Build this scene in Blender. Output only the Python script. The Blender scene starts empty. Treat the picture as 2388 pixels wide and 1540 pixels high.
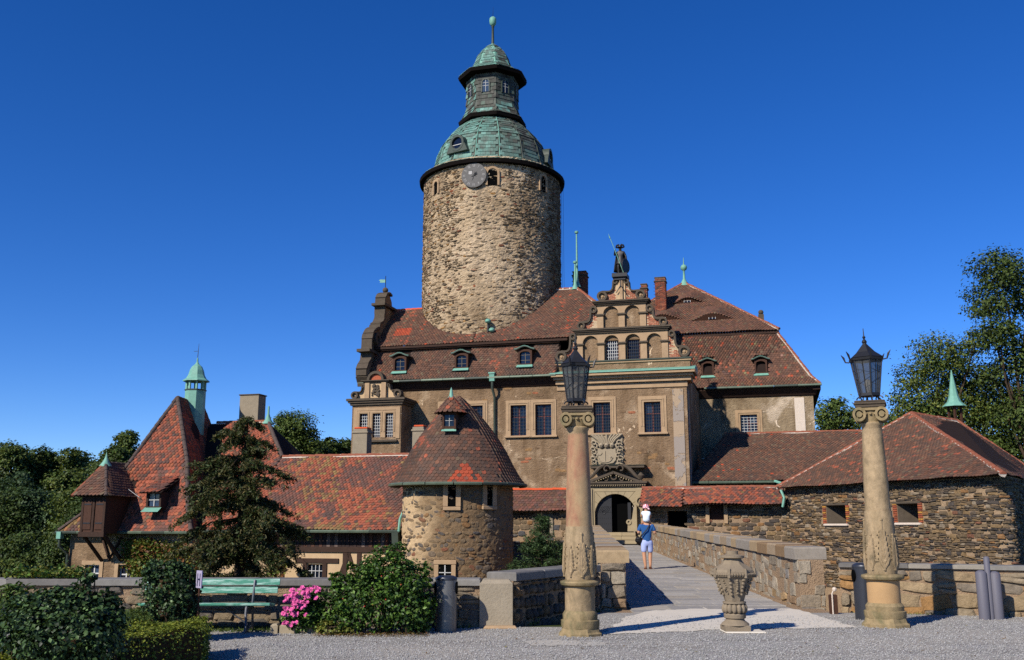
import bpy, bmesh, math, random
import numpy as np
from mathutils import Vector, Matrix, noise as mnoise

# ------------------------------------------------------------------ camera, sky, sun, exposure
scene = bpy.context.scene
COL = scene.collection
F, CX, CY = 2280.0, 1194.0, 770.0            # focal length and centre, in units of a 2388 px wide picture
TILT = math.atan(455.0 / F)
CAM = Vector((0, 0, 1.65))
cd = bpy.data.cameras.new('camera')
cam = bpy.data.objects.new('camera', cd)
COL.objects.link(cam)
cam.location = CAM
cam.rotation_euler = (math.pi / 2 + TILT, 0, 0)
cd.sensor_width = 36
cd.lens = 36 * F / 2388.0
cd.clip_start = 0.1
cd.clip_end = 3000
scene.camera = cam

SUN_EL = math.radians(35.0)
SH = Vector((0.67, 0.74, 0)).normalized()      # shadows fall this way on the ground
world = bpy.data.worlds.new('World')
scene.world = world
world.use_nodes = True
wn = world.node_tree
wn.nodes.clear()
sky = wn.nodes.new('ShaderNodeTexSky')
sky.sky_type = 'NISHITA'
sky.sun_disc = False
sky.sun_elevation = SUN_EL
sky.sun_rotation = math.atan2(-SH.x, -SH.y)
sky.altitude = 0
sky.air_density = 0.7
sky.dust_density = 0.0
sky.ozone_density = 6.0
hs = wn.nodes.new('ShaderNodeHueSaturation')
hs.inputs['Saturation'].default_value = 1.23
hs.inputs['Hue'].default_value = 0.513
hs.inputs['Value'].default_value = 1.0
bg = wn.nodes.new('ShaderNodeBackground')
bg.inputs['Strength'].default_value = 0.132
wo = wn.nodes.new('ShaderNodeOutputWorld')
wn.links.new(sky.outputs[0], hs.inputs['Color'])
wn.links.new(hs.outputs[0], bg.inputs['Color'])
wn.links.new(bg.outputs[0], wo.inputs['Surface'])

sl = bpy.data.lights.new('sun', 'SUN')
sl.energy = 5.0
sl.angle = math.radians(0.5)
sl.color = (1.0, 0.94, 0.85)
sun = bpy.data.objects.new('sun', sl)
COL.objects.link(sun)
sdir = Vector((SH.x * math.cos(SUN_EL), SH.y * math.cos(SUN_EL), -math.sin(SUN_EL)))
sun.rotation_euler = sdir.to_track_quat('-Z', 'Y').to_euler()
sun.location = (-30, -40, 60)

scene.view_settings.view_transform = 'Standard'
scene.view_settings.look = 'None'
scene.view_settings.gamma = 1.0
scene.view_settings.use_curve_mapping = False
scene.view_settings.exposure = 0.18
scene.render.engine = 'CYCLES'
scene.cycles.max_bounces = 6
scene.cycles.diffuse_bounces = 1
scene.cycles.glossy_bounces = 3
scene.cycles.transmission_bounces = 4
scene.cycles.transparent_max_bounces = 6
scene.cycles.use_denoising = False

R = random.Random(7)
NP = np.random.default_rng(11)
PI = math.pi

# ------------------------------------------------------------------ picture coordinates -> places
ct, st = math.cos(TILT), math.sin(TILT)
def ray(px, py):
    u, v = (px - CX) / F, (CY - py) / F
    return Vector((u, ct - v * st, st + v * ct))
def at(px, py, Y):
    r = ray(px, py)
    return CAM + r * (Y / r.y)
def onz(px, py, z=0.0):
    r = ray(px, py)
    return CAM + r * ((z - CAM.z) / r.z)
def project(p):
    q = p - CAM
    zc = q.y * ct + q.z * st
    return (CX + F * q.x / zc, CY - F * (-q.y * st + q.z * ct) / zc, zc)

class Frame:
    """A building's own axes: u along its front, d back from its front, z up."""
    def __init__(s, ox, oy, a):
        s.o = Vector((ox, oy, 0)); s.a = a
        s.U = Vector((math.cos(a), -math.sin(a), 0)); s.D = Vector((math.sin(a), math.cos(a), 0))
        s.m = Matrix.Translation(s.o) @ Matrix.Rotation(-a, 4, 'Z')
    def hit(s, px, py, d):
        r = ray(px, py)
        k = (d - (CAM - s.o).dot(s.D)) / r.dot(s.D)
        p = CAM + r * k
        return (p - s.o).dot(s.U), p.z
    def u(s, px, py, d): return s.hit(px, py, d)[0]
    def z(s, px, py, d): return s.hit(px, py, d)[1]

# ------------------------------------------------------------------ objects
def link(o, parent=None):
    COL.objects.link(o)
    if parent is not None: o.parent = parent
    return o
def tag(o, label=None, cat=None, group=None, kind=None):
    if label: o['label'] = label
    if cat: o['category'] = cat
    if group: o['group'] = group
    if kind: o['kind'] = kind
    return o
def thing(name, label, cat, m=None, group=None):
    o = bpy.data.objects.new(name, None)
    o.empty_display_size = 0.3
    if m is not None: o.matrix_world = m
    link(o)
    return tag(o, label, cat, group)
def T3(x, y, z=0.0, rz=0.0):
    return Matrix.Translation((x, y, z)) @ Matrix.Rotation(rz, 4, 'Z')

class MB:
    def __init__(s): s.v = []; s.f = []
    def add(s, vs, fs):
        b = len(s.v)
        s.v.extend([tuple(p) for p in vs]); s.f.extend([tuple(b + i for i in q) for q in fs])
        return s
    def box(s, x0, x1, y0, y1, z0, z1):
        return s.add([(x0,y0,z0),(x1,y0,z0),(x1,y1,z0),(x0,y1,z0),(x0,y0,z1),(x1,y0,z1),(x1,y1,z1),(x0,y1,z1)],
                     [(0,3,2,1),(4,5,6,7),(0,1,5,4),(1,2,6,5),(2,3,7,6),(3,0,4,7)])
    def bbox(s, x0, x1, y0, y1, z0, z1, b=0.02):
        """box with chamfered front and top edges"""
        b = min(b, (x1-x0)*.45, (z1-z0)*.45, (y1-y0)*.45)
        vs, fs = [], []
        for (xa, xb, ya, yb, z) in ((x0+b,x1-b,y0+b,y1-b,z0),(x0,x1,y0,y1,z0+b),(x0,x1,y0,y1,z1-b),(x0+b,x1-b,y0+b,y1-b,z1)):
            vs += [(xa,ya,z),(xb,ya,z),(xb,yb,z),(xa,yb,z)]
        fs = [(3,2,1,0),(12,13,14,15)]
        for k in range(3):
            for i in range(4):
                j = (i+1) % 4
                fs.append((4*k+i, 4*k+j, 4*k+4+j, 4*k+4+i))
        return s.add(vs, fs)
    def prism(s, poly, y0, y1):
        """polygon of (u,z) points extruded along y"""
        a = sum(poly[i][0]*poly[(i+1)%len(poly)][1]-poly[(i+1)%len(poly)][0]*poly[i][1] for i in range(len(poly)))
        if a < 0: poly = poly[::-1]
        n = len(poly)
        vs = [(p[0], y0, p[1]) for p in poly] + [(p[0], y1, p[1]) for p in poly]
        fs = [tuple(range(n)), tuple(range(2*n-1, n-1, -1))]
        fs += [(i, i+n, (i+1)%n+n, (i+1)%n) for i in range(n)]
        return s.add(vs, fs)
    def prismx(s, poly, x0, x1):
        """polygon of (y,z) points extruded along x"""
        n = len(poly)
        vs = [(x0, p[0], p[1]) for p in poly] + [(x1, p[0], p[1]) for p in poly]
        fs = [tuple(range(n-1, -1, -1)), tuple(range(n, 2*n))]
        fs += [(i, (i+1)%n, (i+1)%n+n, i+n) for i in range(n)]
        return s.add(vs, fs)
    def prismz(s, poly, z0, z1):
        n = len(poly)
        vs = [(p[0], p[1], z0) for p in poly] + [(p[0], p[1], z1) for p in poly]
        fs = [tuple(range(n-1, -1, -1)), tuple(range(n, 2*n))]
        fs += [(i, (i+1)%n, (i+1)%n+n, i+n) for i in range(n)]
        return s.add(vs, fs)
    def poly(s, pts): return s.add(pts, [tuple(range(len(pts)))])
    def tube(s, path, r, n=6, cap=True):
        path = [Vector(p) for p in path]
        rs = r if isinstance(r, (list, tuple)) else [r]*len(path)
        vs, fs = [], []
        prev = None
        for i, p in enumerate(path):
            t = (path[min(i+1, len(path)-1)] - path[max(i-1, 0)])
            t = t.normalized() if t.length > 1e-9 else Vector((0,0,1))
            a = t.orthogonal().normalized() if prev is None else (prev - t*prev.dot(t))
            a = a.normalized() if a.length > 1e-6 else t.orthogonal().normalized()
            prev = a
            b = t.cross(a)
            for k in range(n):
                w = 2*PI*k/n
                vs.append(p + (a*math.cos(w) + b*math.sin(w))*rs[i])
        for i in range(len(path)-1):
            for k in range(n):
                fs.append((i*n+k, i*n+(k+1)%n, (i+1)*n+(k+1)%n, (i+1)*n+k))
        if cap:
            fs.append(tuple(range(n-1, -1, -1))); fs.append(tuple((len(path)-1)*n+k for k in range(n)))
        return s.add(vs, fs)
    def lathe(s, prof, n=24, c=(0,0), ph=0.0, a0=0.0, a1=2*PI, caps=True):
        full = abs(a1-a0-2*PI) < 1e-6
        m = n if full else n+1
        vs = [(c[0]+r*math.cos(a0+ph+(a1-a0)*k/n), c[1]+r*math.sin(a0+ph+(a1-a0)*k/n), z) for r, z in prof for k in range(m)]
        fs = []
        for i in range(len(prof)-1):
            for k in range(n if full else n):
                k2 = (k+1) % m if full else k+1
                fs.append((i*m+k, i*m+k2, (i+1)*m+k2, (i+1)*m+k))
        if caps and full:
            if prof[0][0] > 1e-4: fs.append(tuple(range(m-1, -1, -1)))
            if prof[-1][0] > 1e-4: fs.append(tuple((len(prof)-1)*m+k for k in range(m)))
        return s.add(vs, fs)
    def ring(s, cu, cz, ro, ri, y0, y1, n=20):
        """ring (or disc when ri is 0) standing in the facade plane"""
        if ri <= 0:
            return s.prism([(cu+ro*math.cos(2*PI*k/n), cz+ro*math.sin(2*PI*k/n)) for k in range(n)], y0, y1)
        vs, fs = [], []
        for (r, y) in ((ro,y0),(ro,y1),(ri,y1),(ri,y0)):
            vs += [(cu+r*math.cos(2*PI*k/n), y, cz+r*math.sin(2*PI*k/n)) for k in range(n)]
        for q in range(4):
            for k in range(n):
                fs.append((q*n+k, q*n+(k+1)%n, ((q+1)%4)*n+(k+1)%n, ((q+1)%4)*n+k))
        return s.add(vs, fs)
    def ball(s, c, r, n=8, sq=(1,1,1)):
        vs = [(c[0], c[1], c[2]-r*sq[2])]; fs = []
        m = max(3, n//2)
        for i in range(1, m):
            w = -PI/2 + PI*i/m
            vs += [(c[0]+r*sq[0]*math.cos(w)*math.cos(2*PI*k/n), c[1]+r*sq[1]*math.cos(w)*math.sin(2*PI*k/n), c[2]+r*sq[2]*math.sin(w)) for k in range(n)]
        vs.append((c[0], c[1], c[2]+r*sq[2]))
        fs += [(0, 1+(k+1)%n, 1+k) for k in range(n)]
        for i in range(m-2):
            fs += [(1+i*n+k, 1+i*n+(k+1)%n, 1+(i+1)*n+(k+1)%n, 1+(i+1)*n+k) for k in range(n)]
        L = len(vs)-1
        fs += [(L, 1+(m-2)*n+k, 1+(m-2)*n+(k+1)%n) for k in range(n)]
        return s.add(vs, fs)
    def tfm(s, m, since=0):
        for i in range(since, len(s.v)):
            s.v[i] = tuple(m @ Vector(s.v[i]))
        return s
    def mesh(s, name):
        me = bpy.data.meshes.new(name)
        me.from_pydata(s.v, [], s.f)
        me.validate()
        return me
    def build(s, name, mat, parent=None, smooth=False, bevel=0.0, fix=True):
        me = s.mesh(name)
        if fix:
            bm = bmesh.new(); bm.from_mesh(me)
            bmesh.ops.recalc_face_normals(bm, faces=bm.faces)
            bm.to_mesh(me); bm.free()
        me.materials.append(mat)
        if smooth:
            me.shade_smooth()
            try: me.set_sharp_from_angle(angle=math.radians(40))
            except Exception: pass
        o = bpy.data.objects.new(name, me)
        link(o, parent)
        if bevel > 0:
            b = o.modifiers.new('bevel', 'BEVEL'); b.width = bevel; b.segments = 2; b.limit_method = 'ANGLE'
        return o

# ------------------------------------------------------------------ materials (all procedural)
def srgb(r, g, b):
    f = lambda c: (c/255/12.92) if c/255 <= 0.04045 else ((c/255+0.055)/1.055)**2.4
    return (f(r), f(g), f(b), 1)
class NT:
    def __init__(s, name):
        s.m = bpy.data.materials.new(name); s.m.use_nodes = True
        s.n = s.m.node_tree.nodes; s.l = s.m.node_tree.links
        s.n.clear()
        s.out = s.n.new('ShaderNodeOutputMaterial')
        s.b = s.n.new('ShaderNodeBsdfPrincipled')
        s.l.new(s.b.outputs[0], s.out.inputs['Surface'])
        g = s.n.new('ShaderNodeNewGeometry'); s.pos = g.outputs['Position']
    def add(s, t, **kw):
        n = s.n.new(t)
        for k, v in kw.items(): setattr(n, k, v)
        return n
    def put(s, sock, v):
        if hasattr(v, 'is_linked') or hasattr(v, 'links'): s.l.new(v, sock)
        else: sock.default_value = v
    def noise(s, scale, detail=4, rough=0.6, vec=None, dist=0.0):
        n = s.add('ShaderNodeTexNoise'); s.l.new(vec or s.pos, n.inputs['Vector'])
        n.inputs['Scale'].default_value = scale; n.inputs['Detail'].default_value = detail
        n.inputs['Roughness'].default_value = rough; n.inputs['Distortion'].default_value = dist
        return n.outputs['Fac']
    def stretch(s, x, y, z, vec=None):
        n = s.add('ShaderNodeMapping'); s.l.new(vec or s.pos, n.inputs['Vector'])
        n.inputs['Scale'].default_value = (x, y, z)
        return n.outputs[0]
    def voro(s, scale, vec=None, feature='F1', out='Distance'):
        n = s.add('ShaderNodeTexVoronoi', feature=feature); s.l.new(vec or s.pos, n.inputs['Vector'])
        n.inputs['Scale'].default_value = scale
        return n.outputs[out]
    def ramp(s, fac, stops):
        n = s.add('ShaderNodeValToRGB'); s.l.new(fac, n.inputs[0])
        e = n.color_ramp.elements
        while len(e) < len(stops): e.new(0.5)
        for k, (p, c) in enumerate(stops):
            e[k].position = p
            e[k].color = c if len(c) == 4 else (*c, 1)
        return n.outputs[0]
    def mix(s, fac, a, b, mode='MIX'):
        n = s.add('ShaderNodeMix', data_type='RGBA', blend_type=mode)
        s.put(n.inputs[0], fac); s.put(n.inputs[6], a); s.put(n.inputs[7], b)
        return n.outputs[2]
    def math(s, op, a, b=0.0):
        n = s.add('ShaderNodeMath', operation=op); s.put(n.inputs[0], a); s.put(n.inputs[1], b)
        return n.outputs[0]
    def bump(s, h, strength, dist, normal=None):
        n = s.add('ShaderNodeBump'); s.l.new(h, n.inputs['Height'])
        n.inputs['Strength'].default_value = strength; n.inputs['Distance'].default_value = dist
        if normal is not None: s.l.new(normal, n.inputs['Normal'])
        return n.outputs[0]
    def done(s, col, rough=0.8, normal=None, spec=0.25, metal=0.0):
        s.put(s.b.inputs['Base Color'], col); s.put(s.b.inputs['Roughness'], rough)
        s.b.inputs['Specular IOR Level'].default_value = spec
        s.b.inputs['Metallic'].default_value = metal
        if normal is not None: s.l.new(normal, s.b.inputs['Normal'])
        return s.m

def m_plain(name, c, rough=0.6, spec=0.3, metal=0.0, var=0.25, sc=6.0, bump=0.15, bd=0.01):
    t = NT(name)
    n = t.noise(sc, 5)
    col = t.mix(n, tuple(x*(1-var) for x in c[:3])+(1,), tuple(min(1, x*(1+var)) for x in c[:3])+(1,))
    return t.done(col, rough, t.bump(t.noise(sc*6, 4), bump, bd), spec, metal)

def m_plaster(name, base, light, dark, sc=1.0):
    t = NT(name)
    big = t.noise(0.45*sc, 6, 0.62, dist=0.6)
    mid = t.noise(2.6*sc, 6, 0.65)
    col = t.ramp(big, [(0.34, dark), (0.46, base), (0.56, base), (0.66, light)])
    col = t.mix(t.ramp(mid, [(0.35, (0,0,0)), (0.7, (1,1,1))]), t.mix(0.45, col, dark), col)
    vs = t.stretch(1.5, 1.5, 0.22)
    streak = t.ramp(t.noise(1.3, 4, 0.6, vs), [(0.45, (1,1,1)), (0.66, (0.6,0.56,0.52))])
    col = t.mix(0.6, col, streak, 'MULTIPLY')
    rough_h = t.noise(7*sc, 8, 0.7, t.stretch(1, 1, 1.5))
    fine = t.noise(26*sc, 5, 0.7)
    nb = t.bump(rough_h, 0.95, 0.11)
    nb = t.bump(fine, 0.6, 0.02, nb)
    # lost patches of plaster: the bare masonry underneath is lighter or redder
    pt = t.ramp(t.noise(0.8, 8, 0.7, dist=1.0), [(0.62, (0,0,0)), (0.64, (1,1,1))])
    col = t.mix(pt, col, tuple(min(1, q*1.25) for q in light[:3])+(1,))
    nb = t.bump(pt, 0.7, 0.04, nb)
    return t.done(col, 0.95, nb, 0.1)

def m_tint(name, obj, rough=0.85, bump=0.35, bd=0.01, sc=18, var=0.35, spec=0.15, stain=None):
    """material whose base colour comes from the piece: object colour, or the 'tint' attribute of the joined rest"""
    t = NT(name)
    if obj:
        i = t.add('ShaderNodeObjectInfo'); c = i.outputs['Color']
    else:
        i = t.add('ShaderNodeAttribute'); i.attribute_name = 'tint'; c = i.outputs['Color']
    n = t.noise(sc, 6, 0.65)
    k = t.ramp(n, [(0.25, (1-var, 1-var, 1-var)), (0.75, (1+var*0.5, 1+var*0.5, 1+var*0.5))])
    col = t.mix(1.0, c, k, 'MULTIPLY')
    if stain is not None:
        s = t.ramp(t.noise(stain[1], 6, 0.6), [(stain[2], (0,0,0)), (stain[2]+0.18, (1,1,1))])
        col = t.mix(t.math('MULTIPLY', s, stain[3]), col, stain[0])
    return t.done(col, rough, t.bump(t.noise(sc*2.2, 6, 0.7), bump, bd), spec)

MAT = {}
LICHEN = srgb(150, 140, 80)
for nm, kw in {'tile': dict(rough=0.8, sc=9, var=0.3, bump=0.3, bd=0.01, stain=(srgb(70, 60, 54), 0.9, 0.56, 0.35)),
               'stone': dict(rough=0.92, sc=7, var=0.45, bump=0.9, bd=0.04),
               'slab': dict(rough=0.75, sc=10, var=0.25, bump=0.25, bd=0.01),
               'copper': dict(rough=0.6, sc=3, var=0.3, bump=0.15, bd=0.01, stain=(srgb(92, 92, 84), 1.6, 0.50, 0.8)),
               'plank': dict(rough=0.75, sc=14, var=0.4, bump=0.3, bd=0.006),
               'leaf': dict(rough=0.45, sc=3, var=0.2, bump=0.0, spec=0.4)}.items():
    MAT[nm+'_o'] = m_tint(nm+'_piece', True, **kw)
    MAT[nm+'_j'] = m_tint(nm+'_rest', False, **kw)
def m_leaf(name, trans=0.35, rough=0.42, spec=0.4):
    t = NT(name)
    i = t.add('ShaderNodeAttribute'); i.attribute_name = 'tint'
    col = i.outputs['Color']
    t.done(col, rough, None, spec)
    tr = t.add('ShaderNodeBsdfTranslucent')
    t.l.new(t.mix(1.0, col, (1.5, 1.5, 0.5, 1), 'MULTIPLY'), tr.inputs['Color'])
    mx = t.add('ShaderNodeMixShader'); mx.inputs[0].default_value = trans
    t.l.new(t.b.outputs[0], mx.inputs[1]); t.l.new(tr.outputs[0], mx.inputs[2])
    t.l.new(mx.outputs[0], t.out.inputs['Surface'])
    return t.m
MAT['leaf'] = m_leaf('leaf', 0.16, 0.55, 0.2)
MAT['leafgloss'] = m_leaf('leaf_glossy', 0.14, 0.45, 0.2)
MAT['petal'] = m_leaf('petal', 0.25, 0.6, 0.2)
MAT['bark'] = m_plain('bark', srgb(70, 58, 46), 0.95, 0.1, 0, 0.4, 12, 0.8, 0.02)
MAT['plaster'] = m_plaster('brown_plaster', srgb(150, 124, 96), srgb(194, 168, 136), srgb(106, 86, 64))
MAT['plaster_pale'] = m_plaster('pale_plaster', srgb(156, 136, 108), srgb(208, 188, 162), srgb(118, 100, 77))
MAT['plaster_cream'] = m_plain('cream_plaster', srgb(186, 158, 122), 0.9, 0.1, 0, 0.22, 2.2, 0.3, 0.02)
MAT['mortar'] = m_plain('mortar', srgb(190, 166, 134), 0.95, 0.1, 0, 0.35, 5, 0.9, 0.05)
MAT['mortar_dark'] = m_plain('dark_mortar', srgb(150, 126, 100), 0.95, 0.1, 0, 0.35, 6, 0.9, 0.04)
MAT['sandstone'] = m_plain('sandstone', srgb(164, 137, 106), 0.88, 0.12, 0, 0.32, 3, 0.5, 0.015)
MAT['darkstone'] = m_plain('weathered_stone', srgb(84, 74, 62), 0.9, 0.15, 0, 0.4, 5, 0.5, 0.02)
MAT['brick'] = m_plain('old_brick', srgb(166, 92, 66), 0.9, 0.1, 0, 0.35, 14, 0.6, 0.02)
MAT['copper'] = m_plain('green_copper', srgb(112, 160, 140), 0.55, 0.3, 0, 0.3, 5, 0.15, 0.01)
MAT['copper_dark'] = m_plain('dark_copper', srgb(62, 70, 60), 0.55, 0.3, 0, 0.4, 5, 0.2, 0.01)
MAT['black_iron'] = m_plain('black_iron', srgb(38, 38, 40), 0.5, 0.45, 0.3, 0.3, 20, 0.15, 0.004)
MAT['black'] = m_plain('dark_inside', (0.004, 0.004, 0.004, 1), 0.9, 0.0, 0, 0.1, 2, 0, 0.01)
MAT['wood'] = m_plain('dark_wood', srgb(70, 46, 34), 0.75, 0.2, 0, 0.45, 9, 0.5, 0.01)
MAT['beam'] = m_plain('weathered_beam', srgb(62, 46, 38), 0.85, 0.15, 0, 0.4, 8, 0.6, 0.015)
MAT['redframe'] = m_plain('red_brown_frame', srgb(98, 50, 44), 0.55, 0.3, 0, 0.2, 12, 0.1, 0.004)
MAT['whitebar'] = m_plain('pale_bar', srgb(190, 188, 182), 0.6, 0.3, 0, 0.15, 12, 0.1, 0.004)
MAT['bronze'] = m_plain('dark_bronze', srgb(52, 50, 50), 0.5, 0.45, 0.5, 0.35, 9, 0.3, 0.01)
MAT['soffit'] = m_plain('shaded_soffit', srgb(24, 20, 18), 0.95, 0.05, 0, 0.3, 3, 0.2, 0.02)  # near-black colour stands in for shade under the dome and lantern eaves
MAT['roofbase'] = m_plain('roof_underlay', srgb(46, 36, 32), 0.95, 0.05, 0, 0.3, 3, 0.2, 0.02)
MAT['ridge'] = m_plain('ridge_tile', srgb(138, 84, 64), 0.85, 0.1, 0, 0.4, 4, 0.4, 0.015)
MAT['ridge_grey'] = m_plain('grey_ridge_tile', srgb(84, 72, 66), 0.85, 0.1, 0, 0.35, 4, 0.4, 0.015)
MAT['ridge_red'] = m_plain('new_ridge_tile', srgb(196, 84, 48), 0.8, 0.15, 0, 0.2, 4, 0.3, 0.01)
MAT['limewash'] = m_plain('lime_mortar', srgb(206, 190, 172), 0.95, 0.1, 0, 0.2, 8, 0.7, 0.02)
MAT['concrete_grey'] = m_plain('chimney_render', srgb(140, 128, 108), 0.95, 0.1, 0, 0.25, 5, 0.5, 0.02)
def m_glass():
    t = NT('window_glass')
    n = t.noise(3.0, 3)
    i = t.add('ShaderNodeObjectInfo')
    c = t.ramp(i.outputs['Random'], [(0.0, srgb(10, 12, 18)), (0.6, srgb(20, 26, 38)), (0.88, srgb(44, 58, 82)), (1.0, srgb(80, 98, 120))])  # random pane tints imitate blue-white reflections in the colour
    return t.done(t.mix(.5, c, t.mix(n, srgb(8, 10, 16), srgb(36, 46, 64))), 0.06, t.bump(t.noise(2.5, 2), 0.3, 0.05), 0.4)
MAT['glass'] = m_glass()

# ------------------------------------------------------------------ pieces: the largest as objects, the rest joined
class Pieces:
    LIMIT = 300
    def __init__(s, parent, name, mat, templates, limit=None, smooth=False):
        s.parent, s.name, s.mat, s.t = parent, name, mat, templates
        s.items = []; s.limit = limit or s.LIMIT; s.smooth = smooth
    def add(s, k, m, col): s.items.append((k, m, col))
    def finish(s, hide=None):
        if not s.items: return
        pm = s.parent.matrix_world.copy()
        p = s.parent
        chain = Matrix.Identity(4); q = s.parent
        while q is not None:
            chain = (Matrix.LocRotScale(q.location, q.rotation_euler if q.rotation_mode != 'QUATERNION' else q.rotation_quaternion, q.scale)) @ chain
            q = q.parent
        sc = []
        for i, (k, m, col) in enumerate(s.items):
            w = chain @ m
            c = w.translation
            x, y, zc = project(c)
            n = w.to_3x3().col[2].normalized()
            sx, sy = w.to_3x3().col[0].length, w.to_3x3().col[1].length
            facing = n.dot((CAM - c).normalized())
            a = max(facing, 0.0) * sx * sy / (zc*zc + 1e-6)
            if not (12 < x < 2376 and 12 < y < 1528) or zc < 1: a *= 0.0001
            if hide is not None and hide(x, y, c): a *= 0.001
            sc.append(a)
        order = sorted(range(len(s.items)), key=lambda i: -sc[i])
        top, rest = order[:s.limit], order[s.limit:]
        meshes = [bpy.data.meshes.new(s.name) for _ in s.t]
        for me, (v, f) in zip(meshes, s.t):
            me.from_pydata(v, [], f); me.materials.append(MAT[s.mat+'_o'])
            if s.smooth: me.shade_smooth()
        for i in top:
            k, m, col = s.items[i]
            o = bpy.data.objects.new(s.name, meshes[k])
            COL.objects.link(o); o.parent = s.parent
            o.matrix_local = m
            o.color = (*col[:3], 1)
        if rest:
            V, Fc, C, base = [], [], [], 0
            ta = [np.array(v, dtype=np.float64) for v, f in s.t]
            loops, starts, tot = [], [], 0
            for i in rest:
                k, m, col = s.items[i]
                M = np.array(m)
                pv = ta[k] @ M[:3, :3].T + M[:3, 3]
                V.append(pv); C.append(np.tile(np.array([*col[:3], 1.0]), (len(pv), 1)))
                for f in s.t[k][1]:
                    starts.append(tot); tot += len(f)
                    loops.extend([base+j for j in f])
                base += len(pv)
            me = bpy.data.meshes.new(s.name+'_field')
            V = np.concatenate(V); C = np.concatenate(C)
            me.vertices.add(len(V)); me.vertices.foreach_set('co', V.ravel().astype(np.float32))
            me.loops.add(tot); me.loops.foreach_set('vertex_index', np.array(loops, dtype=np.int32))
            me.polygons.add(len(starts)); me.polygons.foreach_set('loop_start', np.array(starts, dtype=np.int32))
            at_ = me.attributes.new('tint', 'FLOAT_COLOR', 'POINT')
            at_.data.foreach_set('color', C.ravel().astype(np.float32))
            me.update(); me.validate()
            me.materials.append(MAT[s.mat+'_j'])
            if s.smooth: me.shade_smooth()
            o = bpy.data.objects.new(s.name+'_field', me)
            COL.objects.link(o); o.parent = s.parent
            o['kind'] = 'stuff'

def basis(o, x, y, z, sx=1, sy=1, sz=1):
    return Matrix(((x.x*sx, y.x*sy, z.x*sz, o.x), (x.y*sx, y.y*sy, z.y*sz, o.y), (x.z*sx, y.z*sy, z.z*sz, o.z), (0,0,0,1)))

def tile_templates():
    out = []
    rr = random.Random(3)
    for k in range(4):
        e = [rr.uniform(-.03, .03) for _ in range(8)]
        # beaver-tail tile: x across, y up the slope, lower end rounded
        pts = [(-.48, .62), (-.48, -.28+e[0]), (-.36, -.50+e[1]), (-.13, -.60+e[2]), (.13, -.60+e[3]), (.36, -.50+e[4]), (.48, -.28+e[5]), (.48, .62)]
        n = len(pts)
        top = [(x, y, 1.0 if y < 0.5 else 0.75) for x, y in pts]
        bot = [(x, y, 0.05 if y < 0.5 else -0.1) for x, y in pts]
        v = top + bot
        f = [tuple(range(n))] + [(i, i+n, (i+1) % n + n, (i+1) % n) for i in range(n-1)]
        out.append((v, f))
    return out
TILES = tile_templates()

def stone_templates(nt=10, seed=5, n=8, box=(0.35, 0.8), inner=.80):
    out = []
    rr = random.Random(seed)
    for k in range(nt):
        v, f = [], []
        ring = []
        for i in range(n):
            w = 2*PI*(i+(0.5 if box[1] < 1 else rr.uniform(-.18, .18)))/n
            x, y = math.cos(w), math.sin(w)
            q = max(abs(x), abs(y))
            mixk = rr.uniform(*box)
            r = (1-mixk) + mixk/q
            r *= rr.uniform(0.86, 1.04)*0.5
            ring.append((x*r, y*r))
        tx, ty = rr.uniform(-.25, .25), rr.uniform(-.25, .25)
        v += [(x, y, -1.0) for x, y in ring]
        v += [(x, y, 0.35+rr.uniform(-.1, .1)) for x, y in ring]
        v += [(x*inner+rr.uniform(-.03, .03), y*inner+rr.uniform(-.03, .03), 0.85+x*tx+y*ty+rr.uniform(-.12, .12)) for x, y in ring]
        v.append((rr.uniform(-.1, .1), rr.uniform(-.1, .1), 1.0))
        for i in range(n):
            j = (i+1) % n
            f.append((i, j, n+j, n+i)); f.append((n+i, n+j, 2*n+j, 2*n+i)); f.append((2*n+i, 2*n+j, 3*n))
        out.append((v, f))
    return out
STONES = stone_templates(12, 5, 8, (0.5, 1.0), .82)
ROUNDS = stone_templates(12, 15, 9, (0.3, 0.75), .80)
FLATS = stone_templates(14, 6, 8, (0.8, 1.08), .88)
BRICK = [([(-.5,-.5,-1),(.5,-.5,-1),(.5,.5,-1),(-.5,.5,-1),(-.47,-.44,1),(.47,-.44,1),(.47,.44,1),(-.47,.44,1)],
          [(4,5,6,7),(0,1,5,4),(1,2,6,5),(2,3,7,6),(3,0,4,7)])]

def lerp(a, b, t): return a + (b-a)*t
def cmix(a, b, t): return tuple(a[i]+(b[i]-a[i])*t for i in range(3))
def pick(pal, rr=R):
    x = rr.random()*sum(w for w, c in pal)
    for w, c in pal:
        x -= w
        if x <= 0: break
    k = rr.uniform(0.83, 1.03)
    return tuple(min(1, q*k) for q in c[:3])
def fbm(x, y, z=0.0): return mnoise.fractal(Vector((x, y, z)), 1.0, 2.0, 4)

PAL_BROWN = [(5, srgb(106, 77, 62)), (4, srgb(99, 73, 60)), (3, srgb(114, 81, 64)), (2, srgb(92, 71, 60)), (1, srgb(122, 84, 65)), (1.2, srgb(110, 92, 73))]
PAL_RED = [(6, srgb(158, 88, 65)), (4, srgb(150, 85, 64)), (3, srgb(142, 84, 66)), (1.5, srgb(130, 82, 66)), (2, srgb(164, 98, 70))]
PAL_RDARK = [(3, srgb(112, 78, 67)), (2, srgb(100, 75, 66)), (2, srgb(122, 80, 67)), (1, srgb(92, 74, 67))]
PAL_DARK = [(5, srgb(92, 73, 62)), (4, srgb(99, 76, 63)), (2, srgb(85, 70, 61)), (1, srgb(108, 78, 63))]
PAL_NEW = [(1, srgb(172, 80, 54)), (1, srgb(160, 74, 52))]
PAL_LICH = [(1, srgb(138, 112, 72)), (1, srgb(130, 102, 68)), (1, srgb(146, 100, 68))]

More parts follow.
